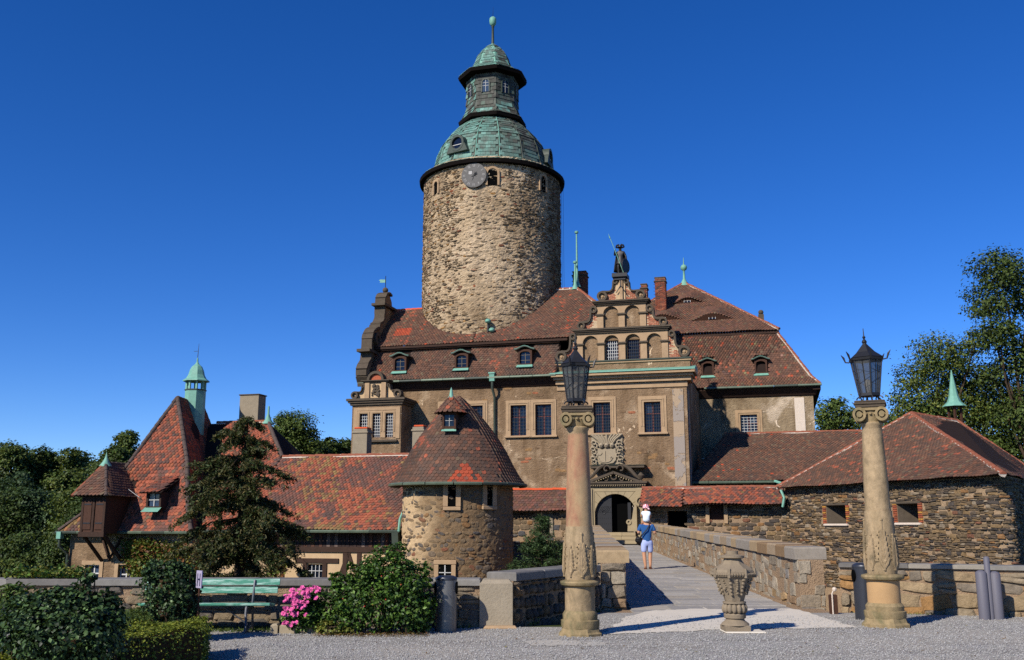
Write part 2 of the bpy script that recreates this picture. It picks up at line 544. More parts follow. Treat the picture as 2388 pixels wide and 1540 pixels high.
def tile_field(pieces, Ls, Rs, w=0.18, ex=0.15, colour=None, skip=None, thick=0.03, phase=0.0, jitter=1.0, rr=R):
    """rows of tiles on the ruled strip between two edge lines, eave first"""
    Ls = [Vector(p) for p in Ls]; Rs = [Vector(p) for p in Rs]
    mids = [(a+b)*0.5 for a, b in zip(Ls, Rs)]
    seg = [(mids[i+1]-mids[i]).length for i in range(len(mids)-1)]
    cum = [0]
    for q in seg: cum.append(cum[-1]+q)
    tot = cum[-1]
    along0 = (Rs[0]-Ls[0]) if (Rs[0]-Ls[0]).length > 1e-6 else (Rs[1]-Ls[1])
    along0.normalize()
    rows = max(1, int(tot/ex))
    for r in range(rows):
        s_ = (r+0.5)*tot/rows
        i = 0
        while i < len(seg)-1 and s_ > cum[i+1]: i += 1
        t = (s_-cum[i])/max(seg[i], 1e-9)
        A, B = Ls[i].lerp(Ls[i+1], t), Rs[i].lerp(Rs[i+1], t)
        al = B-A; L = al.length
        if L < w*0.5: continue
        al.normalize()
        up = (mids[i+1]-mids[i]).normalized()
        nrm = al.cross(up)
        if nrm.length < 1e-6: continue
        nrm.normalize(); up = nrm.cross(al)
        a0 = (A - Ls[0]).dot(along0) if True else 0
        off = (w*0.5 if r % 2 else 0.0) + phase
        k0 = math.ceil((a0+w*0.35-off)/w); k1 = math.floor((a0+L-w*0.35-off)/w)
        for k in range(k0, k1+1):
            x = off + k*w - a0
            c = A + al*x
            if skip is not None and skip(c): continue
            c2 = c + nrm*(0.004+rr.uniform(0, .007)*jitter+.09*jitter*max(0, .35+mnoise.noise(c*.45))) + up*rr.uniform(-.008, .008)*jitter
            tl = 0.10 + rr.uniform(-.02, .02)*jitter
            u2 = (up - nrm*tl).normalized(); n2 = al.cross(u2).normalized()
            tw = rr.uniform(-.03, .03)*jitter
            a2 = (al + u2*tw).normalized(); u3 = n2.cross(a2)
            pieces.add(rr.randrange(len(TILES)), basis(c2 + n2*0.004, a2, u3, n2, w*0.99, ex*1.35, thick), colour(c, x/L, s_/tot))

def wall_holes(mb, u0, u1, z0, z1, holes, y=0.0, rev=0.3, thick=0.6, ends=True):
    """wall slab with rectangular openings; front at y, reveals rev deep"""
    us = sorted(set([u0, u1] + [h[0] for h in holes] + [h[1] for h in holes]))
    zs = sorted(set([z0, z1] + [h[2] for h in holes] + [h[3] for h in holes]))
    us = [u for u in us if u0-1e-6 <= u <= u1+1e-6]; zs = [z for z in zs if z0-1e-6 <= z <= z1+1e-6]
    for i in range(len(us)-1):
        for j in range(len(zs)-1):
            cu, cz = (us[i]+us[i+1])/2, (zs[j]+zs[j+1])/2
            if any(h[0] < cu < h[1] and h[2] < cz < h[3] for h in holes): continue
            mb.add([(us[i],y,zs[j]),(us[i+1],y,zs[j]),(us[i+1],y,zs[j+1]),(us[i],y,zs[j+1])], [(0,1,2,3)])
    for (a, b, c, d) in holes:
        yb = y+rev
        mb.add([(a,y,c),(a,yb,c),(a,yb,d),(a,y,d)], [(0,1,2,3)])
        mb.add([(b,y,c),(b,y,d),(b,yb,d),(b,yb,c)], [(0,1,2,3)])
        mb.add([(a,y,c),(b,y,c),(b,yb,c),(a,yb,c)], [(0,1,2,3)])
        mb.add([(a,y,d),(a,yb,d),(b,yb,d),(b,y,d)], [(0,1,2,3)])
    yb = y+thick
    if ends:
        mb.add([(u0,y,z0),(u0,y,z1),(u0,yb,z1),(u0,yb,z0)], [(0,1,2,3)])
        mb.add([(u1,y,z0),(u1,yb,z0),(u1,yb,z1),(u1,y,z1)], [(0,1,2,3)])
        mb.add([(u0,y,z1),(u1,y,z1),(u1,yb,z1),(u0,yb,z1)], [(0,1,2,3)])
        mb.add([(u0,yb,z0),(u0,yb,z1),(u1,yb,z1),(u1,yb,z0)], [(0,1,2,3)])
    return mb

def window(parent, u0, u1, z0, z1, y=0.0, rev=0.26, sur=0.28, sill=True, cross=(2, 2), grille=(0, 0), frame='redframe', bar='black_iron', sash=0.05, top=True, moulded=True, name='window', bw=0.014):
    """surround (the part) with sill, sash, panes and bars as its sub-parts"""
    mb = MB()
    if sur > 0:
        s0, p = sur, 0.045
        mb.bbox(u0-s0, u0, y-p, y+.06, z0-0.02, z1+s0, .012); mb.bbox(u1, u1+s0, y-p, y+.06, z0-0.02, z1+s0, .012)
        mb.bbox(u0, u1, y-p, y+.06, z1, z1+s0, .012)
        if moulded:
            q = sur*0.45
            for (a, b, e) in ((q+.03, q-.03, .035), (.07, .0, .02)):
                mb.box(u0-a, u0-b, y-p-e, y, z0+.35, z1+a); mb.box(u1+b, u1+a, y-p-e, y, z0+.35, z1+a); mb.box(u0-b, u1+b, y-p-e, y, z1+b, z1+a)
        w = mb.build(name, MAT['sandstone'], parent)
    else:
        mb.box(u0-.02, u1+.02, y+rev-.06, y+rev-.03, z0, z0+.05)
        w = mb.build(name, MAT[frame], parent)
    if sill:
        MB().bbox(u0-sur-.06, u1+sur+.06, y-.17, y+.02, z0-.13, z0-.01, .02).build('sill', MAT['sandstone'], w)
    yf = y+rev
    m = MB()
    m.box(u0, u0+sash, yf-.05, yf, z0, z1); m.box(u1-sash, u1, yf-.05, yf, z0, z1)
    m.box(u0+sash, u1-sash, yf-.05, yf, z0, z0+sash); m.box(u0+sash, u1-sash, yf-.05, yf, z1-sash, z1)
    nx, nz = cross
    for i in range(1, nx):
        c = lerp(u0, u1, i/nx); m.box(c-.03, c+.03, yf-.055, yf, z0+sash, z1-sash)
    zz = [z0 + (z1-z0)*(0.62 if nz == 2 else j/nz) for j in range(1, nz)]
    for c in zz: m.box(u0+sash, u1-sash, yf-.052, yf, c-.03, c+.03)
    m.build('sash', MAT[frame], w)
    xs = [u0+sash] + [lerp(u0, u1, i/nx) for i in range(1, nx)] + [u1-sash]
    zs = [z0+sash] + zz + [z1-sash]
    for i in range(len(xs)-1):
        for j in range(len(zs)-1):
            tl = R.uniform(-.012, .012)
            MB().add([(xs[i],yf-.015+tl,zs[j]),(xs[i+1],yf-.015-tl,zs[j]),(xs[i+1],yf-.015-tl,zs[j+1]),(xs[i],yf-.015+tl,zs[j+1])], [(0,1,2,3)]).build('pane', MAT['glass'], w, fix=False)
    gx, gz = grille
    if gx:
        g = MB()
        yg = y+rev*0.55
        for i in range(1, gx): c = lerp(u0, u1, i/gx); g.box(c-bw, c+bw, yg-.01, yg+.01, z0, z1)
        for j in range(1, gz): c = lerp(z0, z1, j/gz); g.box(u0, u1, yg-.022, yg-.002, c-bw, c+bw)
        g.build('grille', MAT[bar], w)
    return w

def rubble(pieces, S, u0, u1, v0, v1, hh=(0.12, 0.26), ww=(0.2, 0.55), prot=(0.02, 0.07), colour=None, skip=None, gap=0.02, rr=R, rot=0.06, thin=0.0):
    """rubble masonry on the surface S(u, v) -> point, along, up, normal"""
    v = v0
    while v < v1:
        h = rr.uniform(*hh)
        if v+h > v1: h = v1-v
        if h < 0.04: break
        u = u0 - rr.uniform(0, ww[0])
        while u < u1:
            w = rr.uniform(*ww)*(0.75+0.5*rr.random())
            a, b = max(u, u0), min(u+w, u1)
            if b-a > 0.06:
                parts = 1
                if h > hh[0]*1.6 and rr.random() < 0.25: parts = 2
                for q in range(parts):
                    hq = h/parts
                    cv = v + hq*(q+0.5) + rr.uniform(-.1, .1)*hq
                    cu = (a+b)/2
                    p, al, up, n = S(cu, cv)
                    if (skip is None or not skip(p, cu, cv)) and rr.random() >= thin:
                        col = colour(p, cu, cv)
                        k = rr.uniform(-rot, rot)
                        a2 = (al+up*k).normalized(); u2 = (up-al*k).normalized()
                        pieces.add(rr.randrange(len(pieces.t)), basis(p, a2, u2, n, (b-a-gap)*1.06, (hq-gap)*1.08*rr.uniform(.85, 1.1), rr.uniform(*prot)), col)
            u += w
        v += h

def plane_S(o, al, up):
    o, al, up = Vector(o), Vector(al).normalized(), Vector(up).normalized()
    n = al.cross(up)
    return lambda u, v: (o + al*u + up*v, al, up, n)

def ridge_tiles(parent, a, b, mat='ridge', r=0.11, L=0.38, mortar=True, lift=0.0):
    """half-round ridge tiles laid end to end, each one a piece"""
    a, b = Vector(a), Vector(b)
    d = b-a; n = max(1, int(d.length/L)); d.normalize()
    side = d.cross(Vector((0,0,1))).normalized(); up = side.cross(d)
    m = MB()
    prof = [(math.cos(w)*r, math.sin(w)*r) for w in [PI*k/5 for k in range(6)]]
    vs, fs = [], []
    for (x, k) in ((-.54, 1.0), (.54, .84)):
        vs += [(x*L, p[0]*k, p[1]*k) for p in prof]
    fs = [(i, i+1, i+7, i+6) for i in range(5)] + [(5,4,3,2,1,0)]
    me = bpy.data.meshes.new('ridge_tile'); me.from_pydata(vs, [], fs); me.materials.append(MAT[mat])
    for i in range(n):
        c = a + d*((i+0.5)*(b-a).length/n) + up*(lift + R.uniform(-.012, .012))
        o = bpy.data.objects.new('ridge_tile', me); COL.objects.link(o); o.parent = parent
        o.matrix_local = basis(c, d, side, up)
    if mortar:
        m.tube([a - up*0.03, b - up*0.03], r*1.0, 5).build('ridge_bedding', MAT['limewash'], parent)
# ================================================================== GROUND AND SETTING
A15 = math.radians(15)
P = Frame(6.1, 58.0, A15)                 # the castle's axes

def m_gravel():
    t = NT('gravel')
    v = t.voro(55.0); v2 = t.voro(55.0, out='Color')
    n = t.noise(0.5, 5)
    c = t.ramp(t.noise(90, 3, 0.7), [(0.25, srgb(112, 108, 103)), (0.5, srgb(152, 148, 141)), (0.78, srgb(190, 185, 176))])
    c = t.mix(0.12, c, v2, 'SOFT_LIGHT')
    c = t.mix(t.ramp(n, [(0.42, (0,0,0)), (0.62, (1,1,1))]), c, t.mix(0.55, c, srgb(170, 160, 144)))
    c = t.mix(t.ramp(t.noise(0.9, 5, .6, t.stretch(.35, 1.6, 1)), [(0.5, (0,0,0)), (0.66, (.55,.55,.55))]), c, srgb(112, 106, 98))
    return t.done(c, 0.95, t.bump(v, 0.6, 0.02), 0.1)
MAT['gravel'] = m_gravel()
MAT['concrete'] = m_plain('pale_concrete', srgb(204, 194, 177), 0.9, 0.1, 0, 0.12, 2.5, 0.35, 0.01)
MAT['render_pale'] = m_plain('worn_concrete', srgb(172, 165, 152), 0.95, 0.1, 0, 0.2, 6, 0.5, 0.01)
MAT['earth'] = m_plain('moat_grass', srgb(62, 70, 36), 0.95, 0.05, 0, 0.4, 1.5, 0.6, 0.05)
MAT['soil'] = m_plain('soil', srgb(66, 52, 38), 0.95, 0.05, 0, 0.4, 5, 0.8, 0.03)

def ground_height(x, y):
    edge = 17.1 if x < 1.2 else 19.6
    t = min(1.0, max(0.0, (y-edge)/5.0)); t = t*t*(3-2*t)
    z = -7.0*t
    if y > 75: z += min(1, (y-75)/70)*6.0
    return z
xs = [-1500, -700, -350, -200, -140, -100, -70, -50, -38] + list(np.arange(-30, 36, 1.5)) + [40, 52, 70, 100, 150, 250, 450, 800, 1500]
ys = [-300, -120, -60, -30, -12] + list(np.arange(-4, 30, 0.8)) + [32, 36, 42, 50, 60, 75, 90, 110, 145, 200, 300, 500, 900, 1600, 2600]
gm = MB()
gv = [(x, y, ground_height(x, y)-(0.02 if y > 17 else 0)) for y in ys for x in xs]
gf = [(j*len(xs)+i, j*len(xs)+i+1, (j+1)*len(xs)+i+1, (j+1)*len(xs)+i) for j in range(len(ys)-1) for i in range(len(xs)-1)]
gm.add(gv, gf)
terrain = gm.build('ground', MAT['earth'], fix=False); terrain['kind'] = 'structure'
g2 = MB()
g2.poly([(-40, -40, .006), (40, -40, .006), (40, 18.95, .006), (6.5, 19.4, .006), (1.6, 19.4, .006), (1.3, 16.75, .006), (-40, 16.7, .006)])
gravel = g2.build('gravel_yard', MAT['gravel']); gravel['kind'] = 'structure'
# loose stones lying on the gravel
pv, pf, pc = [], [], []
prr = random.Random(21)
base = 0
octf = [(0,2,4),(2,1,4),(1,3,4),(3,0,4)]
for i in range(46000):
    y = 11.5 + 7.4*prr.random()**1.1
    x = prr.uniform(-0.56*y, 0.56*y)
    if y > 16.6 and x < 1.4: continue
    if y > 18.7: continue
    s = prr.uniform(.006, .014)
    c = prr.uniform(0.7, 1.2)
    q = prr.random()*6.28
    for (a, b, h) in ((1,0,0),(-1,0,0),(0,1,0),(0,-1,0),(0,0,1)):
        aa, bb = a*math.cos(q)-b*math.sin(q), a*math.sin(q)+b*math.cos(q)
        pv.append((x+aa*s*1.3, y+bb*s, .008+(.006 if i % 3 == 0 else 0)+h*s*1.1)); pc.append((.31*c, .298*c, .278*c, 1))
    pf += [tuple(base+k for k in f) for f in octf]; base += 5
me = bpy.data.meshes.new('loose_gravel'); me.from_pydata(pv, [], pf)
a_ = me.attributes.new('tint', 'FLOAT_COLOR', 'POINT'); a_.data.foreach_set('color', np.array(pc, dtype=np.float32).ravel())
me.materials.append(MAT['slab_j'])
o = link(bpy.data.objects.new('loose_gravel', me)); tag(o, 'grey crushed gravel strewn over the forecourt', 'gravel', kind='stuff')
# pale concrete apron between the columns
ap = [onz(x, y, .014) for x, y in ((1404,1479),(1560,1474),(1700,1467),(1850,1466),(1997,1463),(1930,1442),(1870,1424),(1800,1410),(1740,1404),(1600,1421),(1520,1424),(1462,1438),(1432,1458))]
fine = []
for i in range(len(ap)):
    a, b = ap[i], ap[(i+1) % len(ap)]
    for k in range(8):
        q = a.lerp(b, k/8)
        fine.append((q.x+R.uniform(-.05, .05), q.y+R.uniform(-.06, .06), .014))
apron = MB().poly(fine).build('concrete_apron', MAT['concrete']); apron['kind'] = 'structure'
fl = []
for (cx_, cy_, rx, ry) in ((1290, 1499, 70, 7), (1380, 1502, 34, 5)):
    pts = []
    for k in range(40):
        w = 2*PI*k/40; q = 1+R.uniform(-.22, .22)
        pts.append(tuple(onz(cx_+rx*math.cos(w)*q, cy_+ry*math.sin(w)*q, .012)))
    c_ = MB().poly(pts).build('concrete_patch', MAT['render_pale']); c_['kind'] = 'structure'

# ================================================================== KEEP (round stone tower)
KY, KX, KR = 66.2, -1.41, 4.80
def kz(py): return at(1148, py, KY).z
keep = thing('round_keep', 'tall round rubble stone keep under a green copper dome with lantern', 'tower', T3(KX, KY))
rk = random.Random(31)
# mortar body with an uneven surface
nA, nZ = 260, 190
zb, zt = 9.0, 25.7
vs = []
for j in range(nZ+1):
    z = lerp(zb, zt, j/nZ)
    for i in range(nA):
        w = 2*PI*i/nA
        x, y = math.cos(w), math.sin(w)
        n1 = fbm(x*9, y*9, z*3.2); n2 = fbm(x*22+5, y*22, z*9)
        r = KR + 0.035*n1 + 0.05*n2
        vs.append((x*r, y*r, z))
fs = [(j*nA+i, j*nA+(i+1) % nA, (j+1)*nA+(i+1) % nA, (j+1)*nA+i) for j in range(nZ) for i in range(nA)]
def m_keepmortar():
    t = NT('keep_mortar')
    a = t.noise(0.35, 6, 0.6, dist=0.5); b = t.noise(6, 6, 0.7, t.stretch(1, 1, 2.2))
    c = t.ramp(a, [(0.34, srgb(148, 125, 96)), (0.47, srgb(190, 165, 131)), (0.64, srgb(208, 184, 151))])
    c = t.mix(t.ramp(b, [(0.3, (0.5,0.5,0.5)), (0.55, (0,0,0))]), c, srgb(140, 116, 88))
    s = t.ramp(t.noise(0.8, 5, 0.6, t.stretch(1.4, 1.4, 0.15)), [(0.5, (0,0,0)), (0.7, (1,1,1))])
    c = t.mix(t.math('MULTIPLY', s, 0.55), c, srgb(104, 88, 70))
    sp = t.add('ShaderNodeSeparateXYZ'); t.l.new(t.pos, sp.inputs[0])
    rt = t.ramp(t.math('ADD', t.math('MULTIPLY', sp.outputs[0], .16), t.noise(.5, 5, .6)), [(.62, (0, 0, 0)), (1.0, (1, 1, 1))])  # mortar darker to the right: stains plus the shaded side put into colour
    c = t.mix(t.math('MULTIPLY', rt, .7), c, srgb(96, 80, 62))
    n = t.bump(b, 1.0, 0.14); n = t.bump(t.noise(30, 5, 0.7), 0.6, 0.02, n)
    return t.done(c, 0.95, n, 0.08)
MAT['keep_mortar'] = m_keepmortar()
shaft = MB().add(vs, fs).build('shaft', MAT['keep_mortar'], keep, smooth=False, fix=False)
PAL_KEEP = [(5, srgb(126, 106, 80)), (4, srgb(108, 90, 68)), (3, srgb(150, 128, 98)), (2, srgb(92, 80, 66)), (1.6, srgb(150, 112, 66)), (1, srgb(142, 84, 58)), (2, srgb(166, 144, 114))]
def keepS(u, v):
    w = u/KR
    n = Vector((math.sin(w), -math.cos(w), 0))
    al = Vector((math.cos(w), math.sin(w), 0))
    return (n*(KR-0.005) + Vector((0, 0, v)), al, Vector((0, 0, 1)), n)
KOPEN = [(math.asin((x-1148)/157.0)*KR, at(x, y, KY-KR*math.cos(math.asin((x-1148)/157.0))).z) for x, y in ((1152, 417), (1027, 441), (1262, 432))]
def keep_skip(p, u, v):
    if any(abs(u-a) < .62 and abs(v-b) < .75 for a, b in KOPEN): return True
    # broad zones where render still covers the masonry
    d = fbm(p.x*0.5+9, p.y*0.5, p.z*0.36) + 0.55*math.exp(-((u+0.6)/2.6)**2) - 0.5*abs(u/KR)**2.0
    return rk.random() < max(0.10, min(0.9, 0.52 + 0.9*d))
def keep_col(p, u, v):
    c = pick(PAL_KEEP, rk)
    if fbm(p.x*0.7, p.y*0.7, p.z*0.5+4) > 0.10 or u > 2.2+rk.uniform(-1, 1): c = cmix(c, srgb(70, 60, 50), 0.5)  # dark stain zones; right-hand stones also darkened in colour for shade
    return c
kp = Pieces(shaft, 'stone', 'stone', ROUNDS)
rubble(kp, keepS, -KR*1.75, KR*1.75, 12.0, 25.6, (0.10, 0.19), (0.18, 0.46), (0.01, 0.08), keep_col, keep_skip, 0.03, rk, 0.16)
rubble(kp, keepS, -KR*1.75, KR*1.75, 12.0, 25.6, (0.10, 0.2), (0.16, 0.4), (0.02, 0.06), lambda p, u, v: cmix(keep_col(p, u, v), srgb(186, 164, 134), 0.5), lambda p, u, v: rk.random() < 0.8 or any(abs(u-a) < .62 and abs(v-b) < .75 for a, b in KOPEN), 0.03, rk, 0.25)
kp.finish(lambda x, y, c: y > 790)
# openings
def keep_opening(px, py, w, h, arch=True, name='window'):
    w_ = math.asin(max(-.98, min(.98, (px-1148)/157.0)))
    u = w_*KR
    p0 = KX*0
    z = at(px, py, KY-KR*math.cos(w_)).z
    n = Vector((math.sin(w_), -math.cos(w_), 0)); al = Vector((math.cos(w_), math.sin(w_), 0))
    M = basis(n*(KR-0.06)+Vector((0, 0, z)), al, -n, Vector((0, 0, 1)))
    m = MB()
    s = .14
    m.bbox(-w/2-s, -w/2, -.16, .12, -h/2, h/2-.1, .02); m.bbox(w/2, w/2+s, -.16, .12, -h/2, h/2-.1, .02)
    zs_ = h/2-.1
    out = [(-w/2-s, zs_), (-w/2-s, zs_+.1)] + [((w/2+s)*math.cos(PI-PI*k/8), zs_+.1+(w/2+s)*.8*math.sin(PI*k/8)) for k in range(1, 8)] + [(w/2+s, zs_+.1), (w/2+s, zs_)]
    inn = [(w/2, zs_)] + [(w/2*math.cos(PI*k/8), zs_+w/2*math.sin(PI*k/8)) for k in range(1, 8)] + [(-w/2, zs_)]
    m.prism(out+inn, -.16, .12)
    m.tfm(M)
    o = m.build(name, MAT['sandstone'], keep)
    d = MB().prism([(-w/2, -h/2), (w/2, -h/2), (w/2, zs_)] + [(w/2*math.cos(PI*k/8), zs_+w/2*math.sin(PI*k/8)) for k in range(1, 8)] + [(-w/2, zs_)], -.075, .1)
    d.tfm(M); d.build('dark_opening', MAT['black'], o)
    if arch:
        g = MB().box(-w/2, w/2, -.085, -.078, -h/2, 0.0); g.tfm(M); g.build('pane', MAT['glass'], o)
    return M
keep_opening(1152, 417, .64, .95, False)
keep_opening(1027, 441, .42, .8, False, 'loophole')
keep_opening(1262, 432, .5, .95, False, 'loophole')
# clock dial
wc = math.asin((1113-1148)/157.0)
n = Vector((math.sin(wc), -math.cos(wc), 0)); al = Vector((math.cos(wc), math.sin(wc), 0))
zc_ = at(1113, 411, KY-KR*math.cos(wc)).z
CM = basis(n*(KR+0.16)+Vector((0, 0, zc_)), al, -n, Vector((0, 0, 1)))
MAT['dial'] = m_plain('slate_dial', srgb(96, 93, 89), 0.7, 0.3, 0, 0.2, 2.5, 0.2, 0.01)
MAT['dialmark'] = m_plain('faded_numerals', srgb(172, 168, 162), 0.8, 0.2, 0, 0.2, 8, 0.1, 0.01)
dial = MB(); dial.ring(0, 0, .85, 0, -.03, .06, 40); dial.tfm(CM)
dial = dial.build('clock_dial', MAT['dial'], keep)
NUM = ['XII', 'I', 'II', 'III', 'IV', 'V', 'VI', 'VII', 'VIII', 'IX', 'X', 'XI']
for k, s in enumerate(NUM):
    m = MB(); x = 0
    widths = {'I': .05, 'V': .11, 'X': .11}
    tot = sum(widths[c] for c in s); x = -tot/2
    def bar(x0, z0, x1, z1, t=.011):
        d = Vector((x1-x0, 0, z1-z0)); nn = Vector((-d.z, 0, d.x)).normalized()*t
        m.prism([(x0-nn.x, z0-nn.z), (x1-nn.x, z1-nn.z), (x1+nn.x, z1+nn.z), (x0+nn.x, z0+nn.z)], -.046, -.034)
    for c in s:
        w = widths[c]
        if c == 'I': bar(x+w/2, -.09, x+w/2, .09)
        elif c == 'V': bar(x+.015, .09, x+w/2, -.09); bar(x+w-.015, .09, x+w/2, -.09, .008)
        else: bar(x+.015, .09, x+w-.015, -.09); bar(x+w-.015, .09, x+.015, -.09, .008)
        x += w
    w_ = -2*PI*k/12
    M = Matrix.Translation((.66*math.sin(-w_), 0, .66*math.cos(w_))) @ Matrix.Rotation(-w_, 4, 'Y')
    m.tfm(CM @ M); m.build('numeral', MAT['dialmark'], dial)
hnd = MB()
for (a, L) in ((200, .38), (40, .3), (60, .28), (20, .25), (80, .26), (120, .2), (240, .2)):
    w_ = math.radians(a)
    hnd.tube([(0, -.05, 0), (math.sin(w_)*L*.6+.02, -.05, math.cos(w_)*L*.6), (math.sin(w_)*L, -.05, math.cos(w_)*L)], [.02, .016, .006], 5)
hnd.ring(0, 0, .06, 0, -.06, -.03, 12); hnd.tfm(CM); hnd.build('clock_hand', MAT['black_iron'], dial)
hat = MB(); hat.box(-.36, -.12, -.05, -.032, .06, .30); hat.tfm(CM); hat.build('hatch', MAT['dialmark'], dial)
hf = MB(); hf.box(-.38, -.10, -.056, -.034, .30, .335); hf.box(-.39, -.365, -.056, -.034, .06, .30); hf.tfm(CM); hf.build('hatch_frame', MAT['black_iron'], dial)

# copper dome
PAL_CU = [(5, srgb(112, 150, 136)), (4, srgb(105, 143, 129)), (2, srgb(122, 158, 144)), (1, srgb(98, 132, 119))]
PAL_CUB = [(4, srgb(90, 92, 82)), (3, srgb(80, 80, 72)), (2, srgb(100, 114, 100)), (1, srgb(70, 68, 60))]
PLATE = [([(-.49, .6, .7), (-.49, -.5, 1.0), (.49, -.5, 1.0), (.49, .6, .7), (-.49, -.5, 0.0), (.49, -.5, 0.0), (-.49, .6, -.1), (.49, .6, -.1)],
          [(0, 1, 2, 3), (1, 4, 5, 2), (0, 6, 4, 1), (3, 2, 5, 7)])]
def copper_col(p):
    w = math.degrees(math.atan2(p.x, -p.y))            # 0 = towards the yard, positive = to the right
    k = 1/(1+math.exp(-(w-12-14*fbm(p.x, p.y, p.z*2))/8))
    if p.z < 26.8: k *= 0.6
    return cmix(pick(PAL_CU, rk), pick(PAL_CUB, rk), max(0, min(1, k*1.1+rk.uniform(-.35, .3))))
PROF = [(5.11, 25.46), (4.5, 25.69), (4.2, 26.02), (4.07, 26.6), (3.91, 27.3), (3.6, 28.0), (3.16, 28.62), (2.64, 29.2), (2.15, 29.6), (1.92, 29.78)]
def facet(prof, n, ph):
    """polygonal lathe"""
    m = MB(); m.lathe(prof, n, (0, 0), ph, caps=False)
    return m
NR = 16
PH = -PI/2 + math.radians(8)
dome = facet(PROF, NR, PH).build('dome', MAT['copper_dark'], keep, fix=False)
soff = MB().lathe([(5.11, 25.47), (5.16, 25.44), (5.12, 25.2), (4.6, 25.16), (4.6, 25.6)], 48, caps=False).build('eave_soffit', MAT['soffit'], keep, fix=False)
def poly_tiles(pc, prof, n, ph, w, ex, colf, wlim=105):
    for i in range(n):
        a0, a1 = ph+2*PI*i/n, ph+2*PI*(i+1)/n
        am = (a0+a1)/2
        if math.cos(am+PI/2) < math.cos(math.radians(wlim)): continue
        Ls = [(r*math.cos(a0), r*math.sin(a0), z) for r, z in prof]
        Rs = [(r*math.cos(a1), r*math.sin(a1), z) for r, z in prof]
        cen = [((Vector(a)+Vector(b))/2).length for a, b in zip(Ls, Rs)]
        tile_field(pc, Ls, Rs, w, ex, lambda c, a, b: colf(c), None, 0.02, 0, 0.25, rk)
cp = Pieces(dome, 'copper_plate', 'copper', PLATE)
_T = TILES; TILES = PLATE
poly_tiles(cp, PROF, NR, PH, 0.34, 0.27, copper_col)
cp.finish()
for i in range(NR):
    a = PH+2*PI*i/NR
    if math.cos(a+PI/2) > -0.3:
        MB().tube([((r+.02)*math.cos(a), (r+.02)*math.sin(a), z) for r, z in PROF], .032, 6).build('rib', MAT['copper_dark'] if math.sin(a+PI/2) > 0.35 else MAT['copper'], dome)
# round dormers in the dome
for (w0, zc2, rr_) in ((-33, 27.1, .42), (74, 27.0, .46)):
    w_ = math.radians(w0)
    n = Vector((math.sin(w_), -math.cos(w_), 0)); al = Vector((math.cos(w_), math.sin(w_), 0))
    M = basis(n*4.2+Vector((0, 0, zc2)), al, -n, Vector((0, 0, 1)))
    m = MB(); m.ring(0, 0, rr_+.16, rr_, -.12, .9, 24)
    m.prism([(-rr_-.45, -rr_-.22), (rr_+.45, -rr_-.22), (rr_+.2, -.1), (rr_+.05, -.1), (rr_*.7, -rr_*.75), (0, -rr_-.02), (-rr_*.7, -rr_*.75), (-rr_-.05, -.1), (-rr_-.2, -.1)], -.1, .5)
    m.tfm(M); d = m.build('oculus_dormer', MAT['copper_dark'], keep)
    g = MB().ring(0, 0, rr_, 0, .02, .06, 24); g.tfm(M); g.build('pane', MAT['glass'], d)
    g = MB().box(-rr_, rr_, -.02, .015, -.12, -.08); g.tfm(M); g.build('glazing_bar', MAT['whitebar'], d)
# octagonal lantern
PH8 = -PI/2 + math.radians(8)
def octa(prof, name, mat, parent, plates=None, w=.3, ex=.26):
    o = facet(prof, 8, PH8).build(name, MAT[mat], parent, fix=False)
    if plates is not None:
        pc = Pieces(o, 'copper_plate', 'copper', PLATE, 160)
        poly_tiles(pc, prof, 8, PH8, w, ex, plates)
        pc.finish()
    return o
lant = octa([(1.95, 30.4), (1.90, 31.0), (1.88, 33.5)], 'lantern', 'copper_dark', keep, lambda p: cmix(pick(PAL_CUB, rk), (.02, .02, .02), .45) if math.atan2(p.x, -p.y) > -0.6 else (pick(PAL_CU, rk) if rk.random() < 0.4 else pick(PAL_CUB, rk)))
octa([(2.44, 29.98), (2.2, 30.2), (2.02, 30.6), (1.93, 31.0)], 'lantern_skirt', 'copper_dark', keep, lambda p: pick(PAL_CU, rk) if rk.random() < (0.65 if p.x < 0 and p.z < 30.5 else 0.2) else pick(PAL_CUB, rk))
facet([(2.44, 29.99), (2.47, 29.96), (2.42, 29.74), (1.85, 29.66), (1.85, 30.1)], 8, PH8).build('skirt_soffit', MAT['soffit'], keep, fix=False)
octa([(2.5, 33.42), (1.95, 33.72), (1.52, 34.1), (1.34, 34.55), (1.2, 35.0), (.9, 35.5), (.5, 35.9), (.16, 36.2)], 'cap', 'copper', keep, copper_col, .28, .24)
facet([(2.5, 33.43), (2.53, 33.40), (2.46, 33.18), (1.9, 33.12), (1.9, 33.6)], 8, PH8).build('cap_soffit', MAT['soffit'], keep, fix=False)
TILES = _T
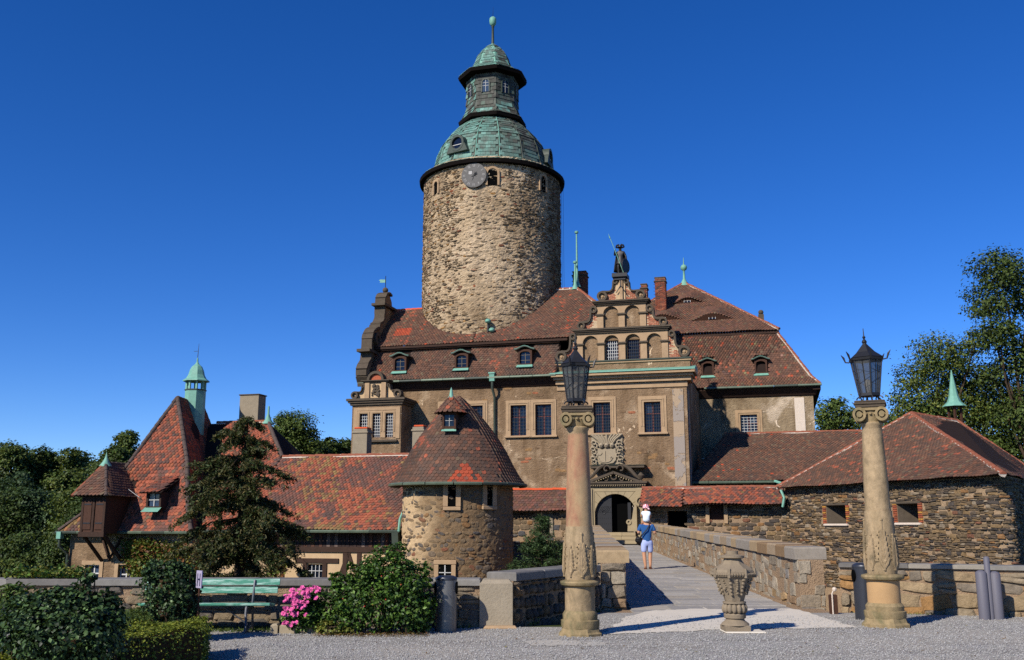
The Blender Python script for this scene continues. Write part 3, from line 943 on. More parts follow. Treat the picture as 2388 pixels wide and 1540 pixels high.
for i in range(8):
    am = PH8 + 2*PI*(i+.5)/8
    n = Vector((math.cos(am), math.sin(am), 0))
    if -n.y < -0.1: continue
    al = Vector((-n.y, n.x, 0))
    M = basis(n*(1.91*math.cos(PI/8)+.03)+Vector((0, 0, 32.15)), al, -n, Vector((0, 0, 1)))
    w, h = .48, .92
    m = MB(); zs_ = h/2-w/2
    out = [(-w/2-.07, -h/2-.05), (-w/2-.07, zs_)] + [((w/2+.07)*math.cos(PI-PI*k/8), zs_+(w/2+.07)*math.sin(PI*k/8)) for k in range(1, 8)] + [(w/2+.07, zs_), (w/2+.07, -h/2-.05)]
    inn = [(w/2, -h/2), (w/2, zs_)] + [(w/2*math.cos(PI*k/8), zs_+w/2*math.sin(PI*k/8)) for k in range(1, 8)] + [(-w/2, zs_), (-w/2, -h/2)]
    m.prism(out+inn, -.08, .02); m.tfm(M)
    f = m.build('window', MAT['copper_dark'], keep)
    g = MB().prism(inn, -.03, .0); g.tfm(M); g.build('pane', MAT['glass'], f)
    g = MB(); g.box(-.012, .012, -.045, -.031, -h/2, h/2); g.box(-w/2, w/2, -.045, -.031, -.02, .004); g.box(-w/2, w/2, -.045, -.031, .2, .22); g.tfm(M)
    g.build('glazing_bar', MAT['whitebar'], f)
MB().lathe([(.16, 36.1), (.1, 36.35), (.085, 37.55), (.12, 37.6), (.1, 37.68)], 10).build('pole', MAT['copper_dark'], keep, smooth=True)
MB().lathe([(.05, 37.66), (.16, 37.72), (.24, 37.86), (.26, 38.1), (.24, 38.28), (.14, 38.38), (.02, 38.42)], 14).build('ball', MAT['copper'], keep, smooth=True)
MB().tube([(0, 0, 38.4), (.02, 0, 39.2)], [.018, .006], 5).build('lightning_rod', MAT['black_iron'], keep)
w_ = math.radians(84)
lc = MB()
for q in (0, .12):
    lc.tube([((KR+.12+q)*math.sin(w_), -(KR+.12+q)*math.cos(w_), z) for z in (25.3, 21, 17, 14.6)], .012, 4)
lc.build('lightning_cable', MAT['black_iron'], keep)
# two copper vent caps at the tower foot
for (px, py) in ((1138, 749), (1147, 770)):
    w_ = math.asin((px-1148)/157.0); p = at(px, py, KY-KR*math.cos(w_)-.25)
    m = MB(); m.ball((p.x-KX, p.y-KY, p.z), .2, 10, (1, 1, .8)); m.build('vent_cap', MAT['copper'], keep, smooth=True)
    MB().tube([(p.x-KX, p.y-KY+.1, p.z-.1), (p.x-KX, p.y-KY+.1, p.z-.7)], .06, 6).build('vent_pipe', MAT['black_iron'], keep)
# ================================================================== PALACE (main wing with the gabled front)
palace = thing('castle_palace', 'brown plastered castle front with stepped scroll gable above the gate', 'castle', P.m)
rp = random.Random(41)
def rect(px0, px1, py0, py1, d=0.0):
    a, z1 = P.hit(px0, py0, d); b, z0 = P.hit(px1, py1, d)
    return [a, b, z0, z1]
U0, U1 = -16.1, P.u(1601, 900, 0)
W_ = {'w0a': rect(1032, 1072, 948, 1018), 'w0b': rect(1090, 1126, 947, 1017), 'w1': rect(1191, 1227.5, 946, 1016), 'w2': rect(1248.6, 1286.5, 944, 1015),
      'w3': rect(1383.4, 1424.5, 939.5, 1009.8), 'w4': rect(1501.3, 1542.4, 938, 1008)}
holes = [tuple(v) for v in W_.values()]
ZT = 10.45
m = wall_holes(MB(), U0, U1, -7.2, ZT, holes, 0.0, 0.32, 0.7)
wall = m.build('wall', MAT['plaster'], palace, fix=False)
MB().box(U0+.7, U1-.7, .72, .75, 0, ZT).build('dark_interior', MAT['black'], palace)
m = MB(); m.box(U1-.6, U1-.003, .703, 10.2, -7.2, ZT); m.build('side_wall', MAT['plaster'], palace)
m = MB(); m.box(U0+.004, U0+.6, .703, 8, -7.2, ZT); m.build('side_wall', MAT['plaster'], palace)
for k in ('w0a', 'w0b', 'w1', 'w2'):
    window(palace, *W_[k], sur=0.30, cross=(2, 2), grille=(5, 9), bar='black_iron', sill=True, bw=.009)
for k in ('w3', 'w4'):
    window(palace, *W_[k], sur=0.34, cross=(2, 2), grille=(7, 10), sill=True, bw=.011)
    u0, u1, z0, z1 = W_[k]
    uc = (u0+u1)/2
    MB().tube([(uc, .24, z0+.1), (uc, .24, z1-.35)], .03, 5).build('reflection_bar', MAT['whitebar'], palace)  # pale bar imitating a lamp reflection in the glass
# quoin strip of smooth render at the corner
q0, q1 = P.u(1570.7, 1000, -.03), P.u(1596, 1000, -.03)
def m_quoin():
    t = NT('peeling_render')
    a = t.ramp(t.noise(1.4, 7, 0.65, dist=0.6), [(0.44, (0,0,0)), (0.47, (1,1,1))])
    c = t.mix(a, srgb(164, 142, 116), srgb(148, 136, 124))
    return t.done(c, 0.85, t.bump(a, 0.8, 0.03), 0.15)
MAT['quoin'] = m_quoin()
MB().bbox(q0, q1, -.05, .0, -2, 9.5, .01).build('corner_pilaster', MAT['quoin'], palace)
MB().bbox(U1-.01, U1+.04, .5, 1.15, -2, 9.5, .01).build('corner_pilaster', MAT['quoin'], palace)
# brick and stone showing through the plaster
bp = Pieces(wall, 'bare_stone', 'stone', STONES, 60)
for (px, py) in ((1530, 1065), (1545, 1078), (1490, 1052), (1335, 1032), (1340, 905), (1180, 905), (1245, 918), (960, 938), (1120, 937), (1620, 1010), (1220, 1075), (1300, 1100), (1465, 960), (1570, 1095), (1500, 1095), (1240, 1050), (1350, 1060)):
    for k in range(3):
        u, z = P.hit(px+rp.uniform(-14, 14), py+rp.uniform(-6, 6), 0)
        if u > U1-.4: continue
        bp.add(rp.randrange(10), basis(Vector((u, 0, z)), Vector((1, 0, rp.uniform(-.1, .1))).normalized(), Vector((0, 0, 1)), Vector((0, -1, 0)), rp.uniform(.25, .6), rp.uniform(.12, .22), .02), pick([(2, srgb(150, 116, 78)), (2, srgb(120, 96, 72)), (1, srgb(164, 104, 74))], rp))
bp.finish()
# eave moulding and gutter of the left part
UG = P.u(1302, 900, 0)
m = MB(); m.prismx([(-.02, 9.95), (-.10, 10.0), (-.42, 10.42), (-.45, 10.5), (0.3, 10.5), (0.3, 9.95)], U0+.2, UG-.05)
m.build('eave_cornice', MAT['beam'], palace)
def gutter(parent, a, b, r=.085, mat='copper_dark'):
    return MB().tube([a, b], r, 7).build('gutter', MAT[mat], parent, smooth=True)
MAT['gutter'] = m_plain('patinated_gutter', srgb(92, 104, 86), 0.5, 0.4, 0.2, 0.5, 2.5, 0.2, 0.01)
n_ = 9
for i in range(n_):
    a, b = lerp(U0-.2, UG, i/n_), lerp(U0-.2, UG, (i+1)/n_)
    MB().tube([(a, -.62, 10.52), (b-.02, -.62, 10.52)], .085, 7).build('gutter', MAT['gutter'] if i not in (2, 5) else MAT['copper_dark'], palace, smooth=True)
# downpipe with hopper
up_ = P.u(1150, 900, -.35)
m = MB(); m.prismx([(-.72, 10.75), (-.42, 10.75), (-.46, 10.3), (-.66, 10.3)], up_-.16, up_+.16); m.box(up_-.2, up_+.2, -.76, -.38, 10.75, 10.84)
m.build('rain_hopper', MAT['copper'], palace)
MB().tube([(up_, -.55, 10.35), (up_, -.55, 9.9), (up_+.04, -.14, 9.35), (up_+.05, -.14, 6), (up_+.05, -.14, -2)], .085, 8).build('downpipe', MAT['copper_dark'], palace, smooth=True)
# ---- roof of the left part: steep lower slope, overhanging upper slope
KL = Vector((-9.37, 5.98, 0))
def in_keep(c): return (c.x-KL.x)**2 + (c.y-KL.y)**2 < (KR-.02)**2
dm_c = [(P.u(931.5, 848, -.1), 'a'), (P.u(1075.4, 842, -.1), 'b'), (P.u(1224, 835, -.1), 'c')]
lo = [(-16.0, -.58, 10.58), (-16.0, -.1, 11.15), (-16.0, .95, 12.95)]
lr = [(UG, -.58, 10.58), (UG, -.1, 11.15), (UG, .95, 12.95)]
m = MB()
for i in range(2): m.add([lo[i], lr[i], lr[i+1], lo[i+1]], [(0, 1, 2, 3)])
lower = m.build('lower_roof', MAT['roofbase'], palace, fix=False)
def col_main(c, a, b):
    n = fbm(c.x*.35, c.y*.35, c.z*.35)
    r = rp.random()
    if r < 0.005: return pick(PAL_NEW, rp)
    if n > 0.25 and r < 0.12: return pick(PAL_RED, rp)
    if n < -0.2: return pick(PAL_DARK, rp)
    return pick(PAL_BROWN, rp)
tp = Pieces(lower, 'tile', 'tile', TILES)
tile_field(tp, lo, lr, .19, .155, col_main, lambda c: any(abs(c.x-u) < .48 and c.z > 11.0 and c.z < 12.75 for u, _ in dm_c), rr=rp)
tp.finish(lambda x, y, c: y < 806)
MB().tube([(-15.9, .55, 12.78), (UG, .55, 12.78)], .06, 6).build('lead_flashing', MAT['beam'], palace)
RS = 0.90
def upz(d): return 13.02 + RS*(d-.55)
ridge_u = P.u(1345, 668, 5.2)
upL = [(-15.95, .45, 12.98), (-15.95, 4.0, upz(4.0))]
upLr = [(-9.0, .45, 12.98), (-9.0, 4.0, upz(4.0))]
upR = [(-9.0, .45, 12.98), (-9.0, 5.2, upz(5.2))]
upRr = [(1.4, .45, 12.98), (ridge_u, 5.2, upz(5.2))]
m = MB()
m.add([*upL, *upLr], [(0, 2, 3, 1)]); m.add([*upR, *upRr], [(0, 2, 3, 1)])
m.add([(-15.95, 4.0, upz(4.0)), (-9.0, 4.0, upz(4.0)), (-9.0, 8, 13), (-15.95, 8, 13)], [(0, 1, 2, 3)])
m.add([(-9.0, 5.2, upz(5.2)), (ridge_u, 5.2, upz(5.2)), (1.4, 10, 13), (-9.0, 10, 13)], [(0, 1, 2, 3)])
m.add([(1.4, .45, 12.98), (1.4, 10, 13), (ridge_u, 5.2, upz(5.2))], [(0, 1, 2)])
upper = m.build('upper_roof', MAT['roofbase'], palace, fix=False)
MB().box(-15.9, UG+.5, .42, .52, 12.82, 12.96).build('eave_board', MAT['beam'], palace)
MB().add([(-15.9, .46, 12.86), (UG+.5, .46, 12.86), (UG+.5, 1.2, 12.86), (-15.9, 1.2, 12.86)], [(0, 3, 2, 1)]).build('eave_soffit', MAT['beam'], palace, fix=False)
def col_up(c, a, b):
    px = c.x
    n = fbm(c.x*.5+3, c.y*.5, c.z*.5)
    r = rp.random()
    if r < 0.006 or (abs(px+14.2) < .55 and abs(c.z-14.1) < .35): return pick(PAL_NEW, rp)
    if r < 0.02 and px > -5: return pick(PAL_NEW, rp)
    if n > 0.12 and r < 0.14: return pick(PAL_RED, rp)
    return pick(PAL_BROWN, rp)
tp = Pieces(upper, 'tile', 'tile', TILES)
tile_field(tp, upL, upLr, .19, .15, col_up, in_keep, rr=rp)
tile_field(tp, upR, upRr, .19, .15, col_up, in_keep, rr=rp)
tp.finish()
ridge_tiles(upper, (-15.6, 4.0, upz(4)+.03), (-12.6, 4.0, upz(4)+.03), 'ridge_red', .13, .36)
ridge_tiles(upper, (-4.6, 5.2, upz(5.2)+.03), (ridge_u, 5.2, upz(5.2)+.03), 'ridge', .13, .36)
ridge_tiles(upper, (ridge_u, 5.2, upz(5.2)+.03), (lerp(ridge_u, 1.4, .55), lerp(5.2, .45, .55), lerp(upz(5.2), 12.98, .55)+.03), 'ridge', .13, .36)
# finials and a stepped chimney at the hip
for (px, y0, y1, d, r) in ((1341.5, 668, 611, 5.2, .055), (1346, 662, 541, 5.6, .05)):
    u, z0 = P.hit(px, y0, d); u2, z1 = P.hit(px+1, y1, d)
    MB().lathe([(.28, z0-.25), (.12, z0+.1), (r+.03, z0+.5), (r, z1-.2), (r*.8, z1-.12), (.12, z1-.1), (.14, z1), (.08, z1+.06), (0, z1+.08)], 10, (u, d)).build('finial', MAT['copper'], palace, smooth=True)
def chimney(parent, u0, u1, d0, d1, z0, z1, mat='brick', cap=True, irons=True, bricks=True):
    m = MB(); m.box(u0+.01, u1-.01, d0+.01, d1-.01, z0, z1)
    c = m.build('chimney', MAT['mortar_dark'] if bricks else MAT[mat], parent)
    if bricks:
        bp = Pieces(c, 'brick', 'stone', BRICK, 220)
        rr_ = random.Random(int((u0+50)*100))
        z = z0; k = 0
        while z < z1-.05:
            for (o_, al, n, L) in ((Vector((u0, d0, 0)), Vector((1, 0, 0)), Vector((0, -1, 0)), u1-u0), (Vector((u1, d0, 0)), Vector((0, 1, 0)), Vector((1, 0, 0)), d1-d0)):
                x = -(.12 if k % 2 else 0)
                while x < L:
                    a, b = max(0, x), min(L, x+.24)
                    if b-a > .05: bp.add(0, basis(o_+al*((a+b)/2)+Vector((0, 0, z+.04)), al, Vector((0, 0, 1)), n, b-a-.015, .068, rr_.uniform(.008, .022)), pick([(3, srgb(150, 82, 62)), (2, srgb(128, 76, 62)), (1, srgb(176, 108, 80)), (1, srgb(98, 74, 66))], rr_))
                    x += .24
            z += .082; k += 1
        bp.finish()
    if cap:
        m = MB(); m.bbox(u0-.07, u1+.07, d0-.07, d1+.07, z1-.28, z1-.18, .02); m.bbox(u0-.03, u1+.03, d0-.03, d1+.03, z1, z1+.09, .02)
        m.build('chimney_cap', MAT['darkstone'], c)
    if irons:
        m = MB()
        k = z0+.3
        while k < z1-.3:
            m.tube([(u0+.02, d0+.2, k), (u0-.1, d0+.2, k), (u0-.1, d0+.4, k), (u0+.02, d0+.4, k)], .014, 4); k += .26
        m.build('climbing_iron', MAT['black_iron'], c)
    return c
u, z = P.hit(1336, 684, 8); u2, z2 = P.hit(1366, 634, 8)
chimney(palace, u, u2, 8, 8.8, z-2.5, z2, cap=True)
u, z = P.hit(1495, 700, 7); u2, z2 = P.hit(1508, 664, 7)
chimney(palace, u, u2, 7, 7.6, z-3, z2, irons=False)
# ---- dormers with a curved copper hood
def dormer(parent, uc, zb, df, w=.62, h=1.0, dark=False, deep=1.3):
    m = MB()
    t = .11
    m.box(uc-w/2-t, uc-w/2, df, df+deep, zb, zb+h); m.box(uc+w/2, uc+w/2+t, df, df+deep, zb, zb+h)
    m.box(uc-w/2, uc+w/2, df, df+.12, zb, zb+.1)
    ar = [(uc-w/2, zb+h), (uc-w/2, zb+h*.72)] + [(uc-w/2*math.cos(PI*k/8), zb+h*.72+h*.16*math.sin(PI*k/8)) for k in range(1, 8)] + [(uc+w/2, zb+h*.72), (uc+w/2, zb+h)]
    m.prism(ar, df, df+.12)
    d = m.build('dormer', MAT['wood'], parent)
    sgn = []
    W = w/2+t+.2
    top = []
    for k in range(13):
        x = -W + 2*W*k/12
        top.append((uc+x, zb+h+.02 + .20*math.cos(PI*x/W)*.5 + .10))
    bot = [(x, z-.07) for x, z in top[::-1]]
    MB().prism(top+bot, df-.16, df+deep+.5).build('hood', MAT['copper_dark'], d)
    edge = [(x, z+.02) for x, z in top] + [(x, z+.0) for x, z in top[::-1]]
    MB().prism([(x, z-.012) for x, z in edge], df-.175, df-.1).build('hood_edge', MAT['copper'], d)
    m = MB(); m.add([(uc-w/2-t-.08, df-.2, zb-.13), (uc+w/2+t+.08, df-.2, zb-.13), (uc+w/2+t+.04, df-.02, zb+.03), (uc-w/2-t-.04, df-.02, zb+.03), (uc-w/2-t-.08, df-.17, zb-.16), (uc+w/2+t+.08, df-.17, zb-.16)], [(0, 1, 2, 3), (0, 4, 5, 1)])
    m.build('apron', MAT['copper'], d)
    if dark:
        MB().box(uc-w/2, uc+w/2, df+.25, df+.28, zb, zb+h).build('dark_opening', MAT['black'], d)
    else:
        MB().box(uc-w/2, uc+w/2, df+.16, df+.18, zb+.08, zb+h*.9).build('pane', MAT['glass'], d)
        g = MB()
        for k in (0.33, 0.66): g.box(uc-w/2, uc+w/2, df+.13, df+.15, zb+h*k-.008, zb+h*k+.008)
        g.box(uc-.009, uc+.009, df+.13, df+.15, zb+.1, zb+h*.9); g.build('glazing_bar', MAT['concrete_grey'] , d)
    return d
for (px, pb, pt) in ((931.5, 867, 831), (1075.4, 860, 824), (1224, 852, 815)):
    d = -.25
    u, zb2 = P.hit(px, pb, d); zt2 = P.z(px, pt, d)
    dormer(palace, u, zb2, d, .66, zt2-zb2)

# ---- the scroll gable closing the roof at the left end, seen from its edge
prof = [(-.5, 10.3), (-.55, 10.6), (-.82, 10.95), (-.84, 11.3), (-.6, 11.65), (-.2, 12.0), (-.1, 12.5), (-.12, 12.62), (-.10, 12.85), (-.08, 13.4), (.05, 13.75), (.35, 14.05), (.8, 14.25), (1.1, 14.3), (1.13, 14.58), (1.6, 14.8), (1.85, 15.1), (1.9, 15.5), (1.92, 16.1), (1.95, 16.55), (2.2, 16.85), (2.6, 17.0), (3.0, 16.9)]
back = [(3.3, 16.6), (3.4, 16.1), (3.45, 15.4), (7, 13), (7, 10.3)]
g = MB(); g.prismx(prof+back, -16.12, -15.72); gab = g.build('scroll_gable', MAT['plaster'], palace)
cop = MB()
for i in range(len(prof)-1):
    (a, b), (c, d_) = prof[i], prof[i+1]
    L = math.hypot(c-a, d_-b); nx_, nz_ = -(d_-b)/L, (c-a)/L
    cop.prismx([(a-.02, b-.02), (a+nx_*.16, b+nz_*.16), (c+nx_*.16, d_+nz_*.16), (c+.02, d_+.02)], -16.3-(.02 if i % 2 else 0), -15.58+(.02 if i % 2 else 0))
cop.build('coping', MAT['darkstone'], gab)
cop = MB(); cop.prismx([(-.75, 12.52), (-.75, 12.7), (.8, 12.7), (.8, 12.52)], -16.4, -15.5); cop.prismx([(1.45, 16.02), (1.45, 16.18), (3.6, 16.18), (3.6, 16.02)], -16.42, -15.46)
cop.build('ledge', MAT['darkstone'], gab)
sv = MB()
sv.ring(0, 0, .42, .2, -.52, .3, 18); sv.ring(0, 0, .16, 0, -.4, .3, 12)
sv.tfm(Matrix.Translation((-16.0, .62, 13.55)) @ Matrix.Rotation(PI/2, 4, 'Z')); sv.build('volute', MAT['darkstone'], gab)
MB().ball((-15.92, 2.6, 17.3), .2, 12).build('ball', MAT['darkstone'], gab, smooth=True)
vn = MB(); vn.tube([(-15.92, 2.6, 17.4), (-15.92, 2.6, 18.3)], .025, 5); vn.build('vane_rod', MAT['black_iron'], gab)
vn = MB(); vn.prism([(-16.35, 17.86), (-15.95, 17.84), (-15.95, 18.05), (-16.3, 18.08), (-16.42, 18.02), (-16.3, 17.97)], 2.59, 2.61); vn.build('vane_flag', MAT['copper'], gab)

# ---- bay at the left corner with an ornamental gable
BD = -1.8
ba, bb = P.u(820, 1000, BD), P.u(935, 1000, BD)
bz = P.z(880, 940, BD)
bw = [rect(839.8, 857, 965.5, 1021, BD), rect(869.8, 887, 964.7, 1020.5, BD), rect(899.7, 917, 964, 1020, BD)]
m = wall_holes(MB(), ba, bb, -7.2, bz, [tuple(x) for x in bw], BD, .25, .5)
bay = m.build('bay', MAT['plaster'], palace, fix=False)
MB().box(bb-.5, bb-.002, BD+.002, -.001, -7.2, bz-.002).build('bay_side', MAT['plaster'], palace)
MB().box(ba+.002, ba+.5, BD+.002, -.001, -7.2, bz-.002).build('bay_side', MAT['plaster'], palace)
MB().box(ba+.3, bb-.3, BD+.52, BD+.55, 5, bz).build('dark_interior', MAT['black'], palace)
for q in bw:
    window(palace, *q, y=BD, rev=.2, sur=.16, cross=(1, 1), grille=(4, 8), bar='whitebar', sill=False, bw=.012)
m = MB(); z0_ = bw[0][2]; z1_ = bw[0][3]+.16
m.bbox(bw[0][0]-.42, bw[0][0]-.165, BD-.05, BD+.1, z0_-.1, z1_+.16, .02); m.bbox(bw[2][1]+.165, bw[2][1]+.42, BD-.05, BD+.1, z0_-.1, z1_+.16, .02)
m.bbox(bw[0][0]-.42, bw[2][1]+.42, BD-.045, BD+.1, z1_+.004, z1_+.2, .02)
m.build('window_surround', MAT['sandstone'], palace)
MB().bbox(bw[0][0]-.1, bw[2][1]+.3, BD-.2, BD, z0_-.3, z0_-.16, .02).build('sill', MAT['darkstone'], palace)
def cornice(parent, u0, u1, z0, z1, y0, proj, mat='darkstone', back=.3, name='cornice'):
    m = MB(); h = z1-z0
    m.box(u0, u1, y0-proj, y0+back, z1-h*.35, z1)
    m.box(u0+proj*.3, u1-proj*.3, y0-proj*.72, y0+back, z1-h*.65, z1-h*.35)
    m.box(u0+proj*.65, u1-proj*.65, y0-proj*.4, y0+back, z0, z1-h*.65)
    return m.build(name, MAT[mat], parent)
c0, c1 = P.u(810, 935, BD-.25), P.u(956, 935, BD-.25)
cornice(palace, ba-.3, bb+.3, bz-.12, bz+.28, BD, .3, back=1.9)
def volute(m, u, z, r, y0, y1):
    m.ring(u, z, r, r*.62, y0, y1, 20); 
def volute_boss(m, u, z, r, y0): m.ball((u, y0+.1, z), r*.42, 10, (1, .6, 1))
def scroll_side(parent, us, zs_, rs, ub, zb_, rb, y0, y1, body_u, zbase, fill='brick', left=True):
    """S-shaped scroll between a small upper volute and a large lower one, with the wall behind it"""
    s = -1 if left else 1
    p0 = Vector((us+s*rs, zs_)); p1 = Vector((us+s*rs, zb_+(zs_-zb_)*.15)); p2 = Vector((us+(ub-us)*.45, zb_+rb)); p3 = Vector((ub, zb_+rb))
    pts = []
    for k in range(11):
        t = k/10
        pts.append(p0*(1-t)**3+p1*3*t*(1-t)**2+p2*3*t*t*(1-t)+p3*t**3)
    m = MB(); th = min(rs, rb)*.38
    o_, i_ = [], []
    for k, p in enumerate(pts):
        t = (pts[min(k+1, 10)]-pts[max(k-1, 0)]).normalized(); n = Vector((-t.y, t.x))
        if n.x*s < 0 and n.y < 0: n = -n
        if left: n = Vector((-abs(n.x), abs(n.y)))
        else: n = Vector((abs(n.x), abs(n.y)))
        o_.append((p.x+n.x*th*.3, p.y+n.y*th*.3)); i_.append((p.x-n.x*th*1.2, p.y-n.y*th*1.2))
    for k in range(10):
        m.prism([o_[k], o_[k+1], i_[k+1], i_[k]], y0-.08, y1)
    m.ring(us, zs_, rs, rs*.5, y0-.1, y1, 18); m.ring(ub, zb_, rb, rb*.58, y0-.1, y1, 22)
    sc = m.build('scroll', MAT['darkstone'], parent)
    b = MB(); b.ring(us, zs_, rs*.52, 0, y0+.05, y1, 14); b.ball((us, y0+.06, zs_), rs*.3, 8, (1, .7, 1)); b.ring(ub, zb_, rb*.6, 0, y0+.08, y1, 18); b.ball((ub, y0+.09, zb_), rb*.36, 10, (1, .7, 1))
    b.build('volute_boss', MAT['sandstone'], sc)
    poly = [(body_u, zbase)] + [(body_u, zs_+rs*.3)] + [(us+s*rs*.4, zs_)] + [i_[k] for k in range(0, 11, 2)] + [(ub, zbase)]
    f = MB().prism(poly, y0+.1, y1-.05).build('scroll_wall', MAT['mortar'] if fill == 'brick' else MAT[fill], parent)
    if fill == 'brick':
        bpz = Pieces(f, 'brick', 'stone', BRICK, 120)
        ulo, uhi = (min(ub, body_u), max(ub, body_u))
        z = zbase; kk = 0
        def inside(u, z):
            c = False
            for i in range(len(poly)):
                (x1, y1_), (x2, y2_) = poly[i], poly[i-1]
                if (y1_ > z) != (y2_ > z) and u < (x2-x1)*(z-y1_)/(y2_-y1_)+x1: c = not c
            return c
        while z < zs_+rs:
            x = ulo - (.11 if kk % 2 else 0)
            while x < uhi:
                if inside(x+.11, z+.035) and inside(x+.02, z+.035) and inside(x+.2, z+.035) and fbm(x*1.3, z*1.3, 2) > -.25:
                    bpz.add(0, basis(Vector((x+.11, y0+.1, z+.035)), Vector((1, 0, 0)), Vector((0, 0, 1)), Vector((0, -1, 0)), .205, .062, rp.uniform(.006, .02)), pick([(3, srgb(176, 98, 72)), (2, srgb(158, 88, 66)), (1, srgb(192, 122, 92))], rp))
                x += .22
            z += .078; kk += 1
        bpz.finish()
    return sc
def R1(px, d): return P.u(px, 900, d)
# bay gable
gy = BD-.02
def bp2(zx, zy): return P.hit((1350+zx/2.2)/1.7152, (1050+zy/2.2)/1.7152, gy)
z0_ = bz+.28
ua, ub_ = bp2(245, 1120)[0], bp2(430, 1120)[0]; zt_ = bp2(345, 1060)[1]
orn = MB(); orn.box(ua, ub_, gy, gy+.5, z0_, zt_); orn = orn.build('bay_gable', MAT['plaster_cream'], palace)
for (a, b) in ((245, 285), (390, 430)):
    MB().bbox(bp2(a, 1100)[0], bp2(b, 1100)[0], gy-.1, gy, z0_, zt_, .02).build('pilaster', MAT['sandstone'], orn)
cornice(orn, ua-.25, ub_+.25, zt_, zt_+.16, gy, .2, back=.5)
uc_, rc_ = (ua+ub_)/2, (ub_-ua)*.40
m = MB()
arc = [(uc_+rc_*math.cos(PI*k/14), zt_+.16+rc_*math.sin(PI*k/14)) for k in range(15)]
arci = [(uc_+rc_*.72*math.cos(PI*k/14), zt_+.16+rc_*.72*math.sin(PI*k/14)) for k in range(14, -1, -1)]
m.prism(arc+arci, gy-.16, gy+.4); m.build('pediment_arch', MAT['darkstone'], orn)
MB().prism([(uc_+rc_*.74*math.cos(PI*k/14), zt_+.16+rc_*.74*math.sin(PI*k/14)) for k in range(15)], gy-.02, gy+.3).build('pediment_panel', MAT['brick'], orn)
for (vs_, vb_, lf) in (((228, 1090, 14), (152, 1178, 33), True), ((452, 1082, 14), (530, 1162, 36), False)):
    us, zs_ = bp2(vs_[0], vs_[1]); ub2, zb2 = bp2(vb_[0], vb_[1]); k = 1/(2.2*1.7152*37)
    scroll_side(orn, us, zs_, vs_[2]*k, ub2, max(zb2, z0_+vb_[2]*k), vb_[2]*k, gy, gy+.35, ua if lf else ub_, z0_, 'plaster_cream', lf)
cr = MB()
for k in range(26):
    a, b = rp.uniform(-.26, .26), rp.uniform(.05, .85)
    cr.ball((uc_+a, gy-.04, z0_+b*(zt_-z0_)), rp.uniform(.05, .12), 7, (1, .6, 1))
cr.build('carved_arms', MAT['darkstone'], orn, smooth=True)

# ---- the big stepped gable
GY = -.06
def gp(zx, zy): return P.hit((2150+zx/2.2)/1.7152, (900+zy/2.2)/1.7152, GY)
zA0, zA1 = gp(730, 700)[1], gp(730, 664)[1]           # upper cornice
zB0, zB1 = gp(740, 945)[1], gp(740, 905)[1]           # middle cornice
zC = gp(745, 1186)[1]                                 # lower ledge
s1 = (gp(345, 1050)[0], gp(1145, 1050)[0]); s2 = (gp(525, 800)[0], gp(955, 800)[0]); s3 = (gp(640, 600)[0], gp(850, 600)[0])
zP = gp(727, 475)[1]
gable = MB()
w1 = (gp(600, 1100)[0], gp(708, 1100)[0]); w2 = (gp(788, 1100)[0], gp(897, 1100)[0])
wz0, wz1 = gp(745, 1182)[1], gp(745, 1008)[1]
wall_holes(gable, s1[0], s1[1], zC-.4, zB0+.05, [(w1[0], w1[1], wz0, wz1), (w2[0], w2[1], wz0, wz1)], GY+.2, .2, .5)
gable.box(s2[0], s2[1], GY+.2, GY+.7, zB0+.05, zA0+.05)
gable = gable.build('stepped_gable', MAT['plaster'], palace, fix=False)
MB().box(s1[0]+.1, s1[1]-.1, GY+.71, GY+.74, zC, zB0).build('dark_interior', MAT['black'], palace)
for q in (w1, w2):
    window(gable, q[0], q[1], wz0, wz1, y=GY+.2, rev=.18, sur=0, cross=(1, 1), grille=(6, 6), bar='whitebar' if q is w1 else 'black_iron', sill=False, bw=.014)
def arcade(parent, us, zbot, zspring, ztop, y0, y1, pw):
    """pilasters at us, arches between them"""
    for i, u in enumerate(us):
        MB().bbox(u-pw/2, u+pw/2, y0, y1, zbot, zspring-.12, .015).build('pilaster', MAT['sandstone'], parent)
        MB().bbox(u-pw/2-.08, u+pw/2+.08, y0-.09, y1, zspring-.12, zspring, .02).build('impost', MAT['darkstone'], parent)
    for i in range(len(us)-1):
        a, b = us[i]+pw/2, us[i+1]-pw/2
        c, r = (a+b)/2, (b-a)/2
        la, lb = us[i], us[i+1]
        hgt = min(r, ztop-zspring-.08)
        pts = [(la, zspring), (la, ztop), (lb, ztop), (lb, zspring), (b, zspring)] + [(c+r*math.cos(PI*k/12), zspring+hgt*math.sin(PI*k/12)) for k in range(1, 12)] + [(a, zspring)]
        MB().prism(pts, y0+.004, y1).build('arch', MAT['sandstone'], parent)
    MB().box(us[0]-pw/2, us[0], y0+.004, y1, zspring, ztop).build('spandrel', MAT['sandstone'], parent)
    MB().box(us[-1], us[-1]+pw/2, y0+.004, y1, zspring, ztop).build('spandrel', MAT['sandstone'], parent)
arcade(gable, [gp(x, 1100)[0] for x in (371, 560, 745, 935, 1122)], zC, gp(745, 1030)[1], zB0, GY, GY+.21, (s1[1]-s1[0])*.068)
arcade(gable, [gp(x, 850)[0] for x in (552, 740, 928)], zB1, gp(740, 775)[1], zA0, GY, GY+.21, (s1[1]-s1[0])*.068)
cornice(gable, s1[0]-.22, s1[1]+.22, zB0, zB1, GY, .26, back=.75)
cornice(gable, s2[0]-.26, s2[1]+.26, zA0, zA1, GY, .28, back=.75)
cl = P.u(1294, 838, GY); cr_ = P.u(1614, 838, GY)
MB().bbox(cl, cr_, GY-.12, GY+.7, zC-.09, zC, .02).build('ledge', MAT['copper_dark'], gable)
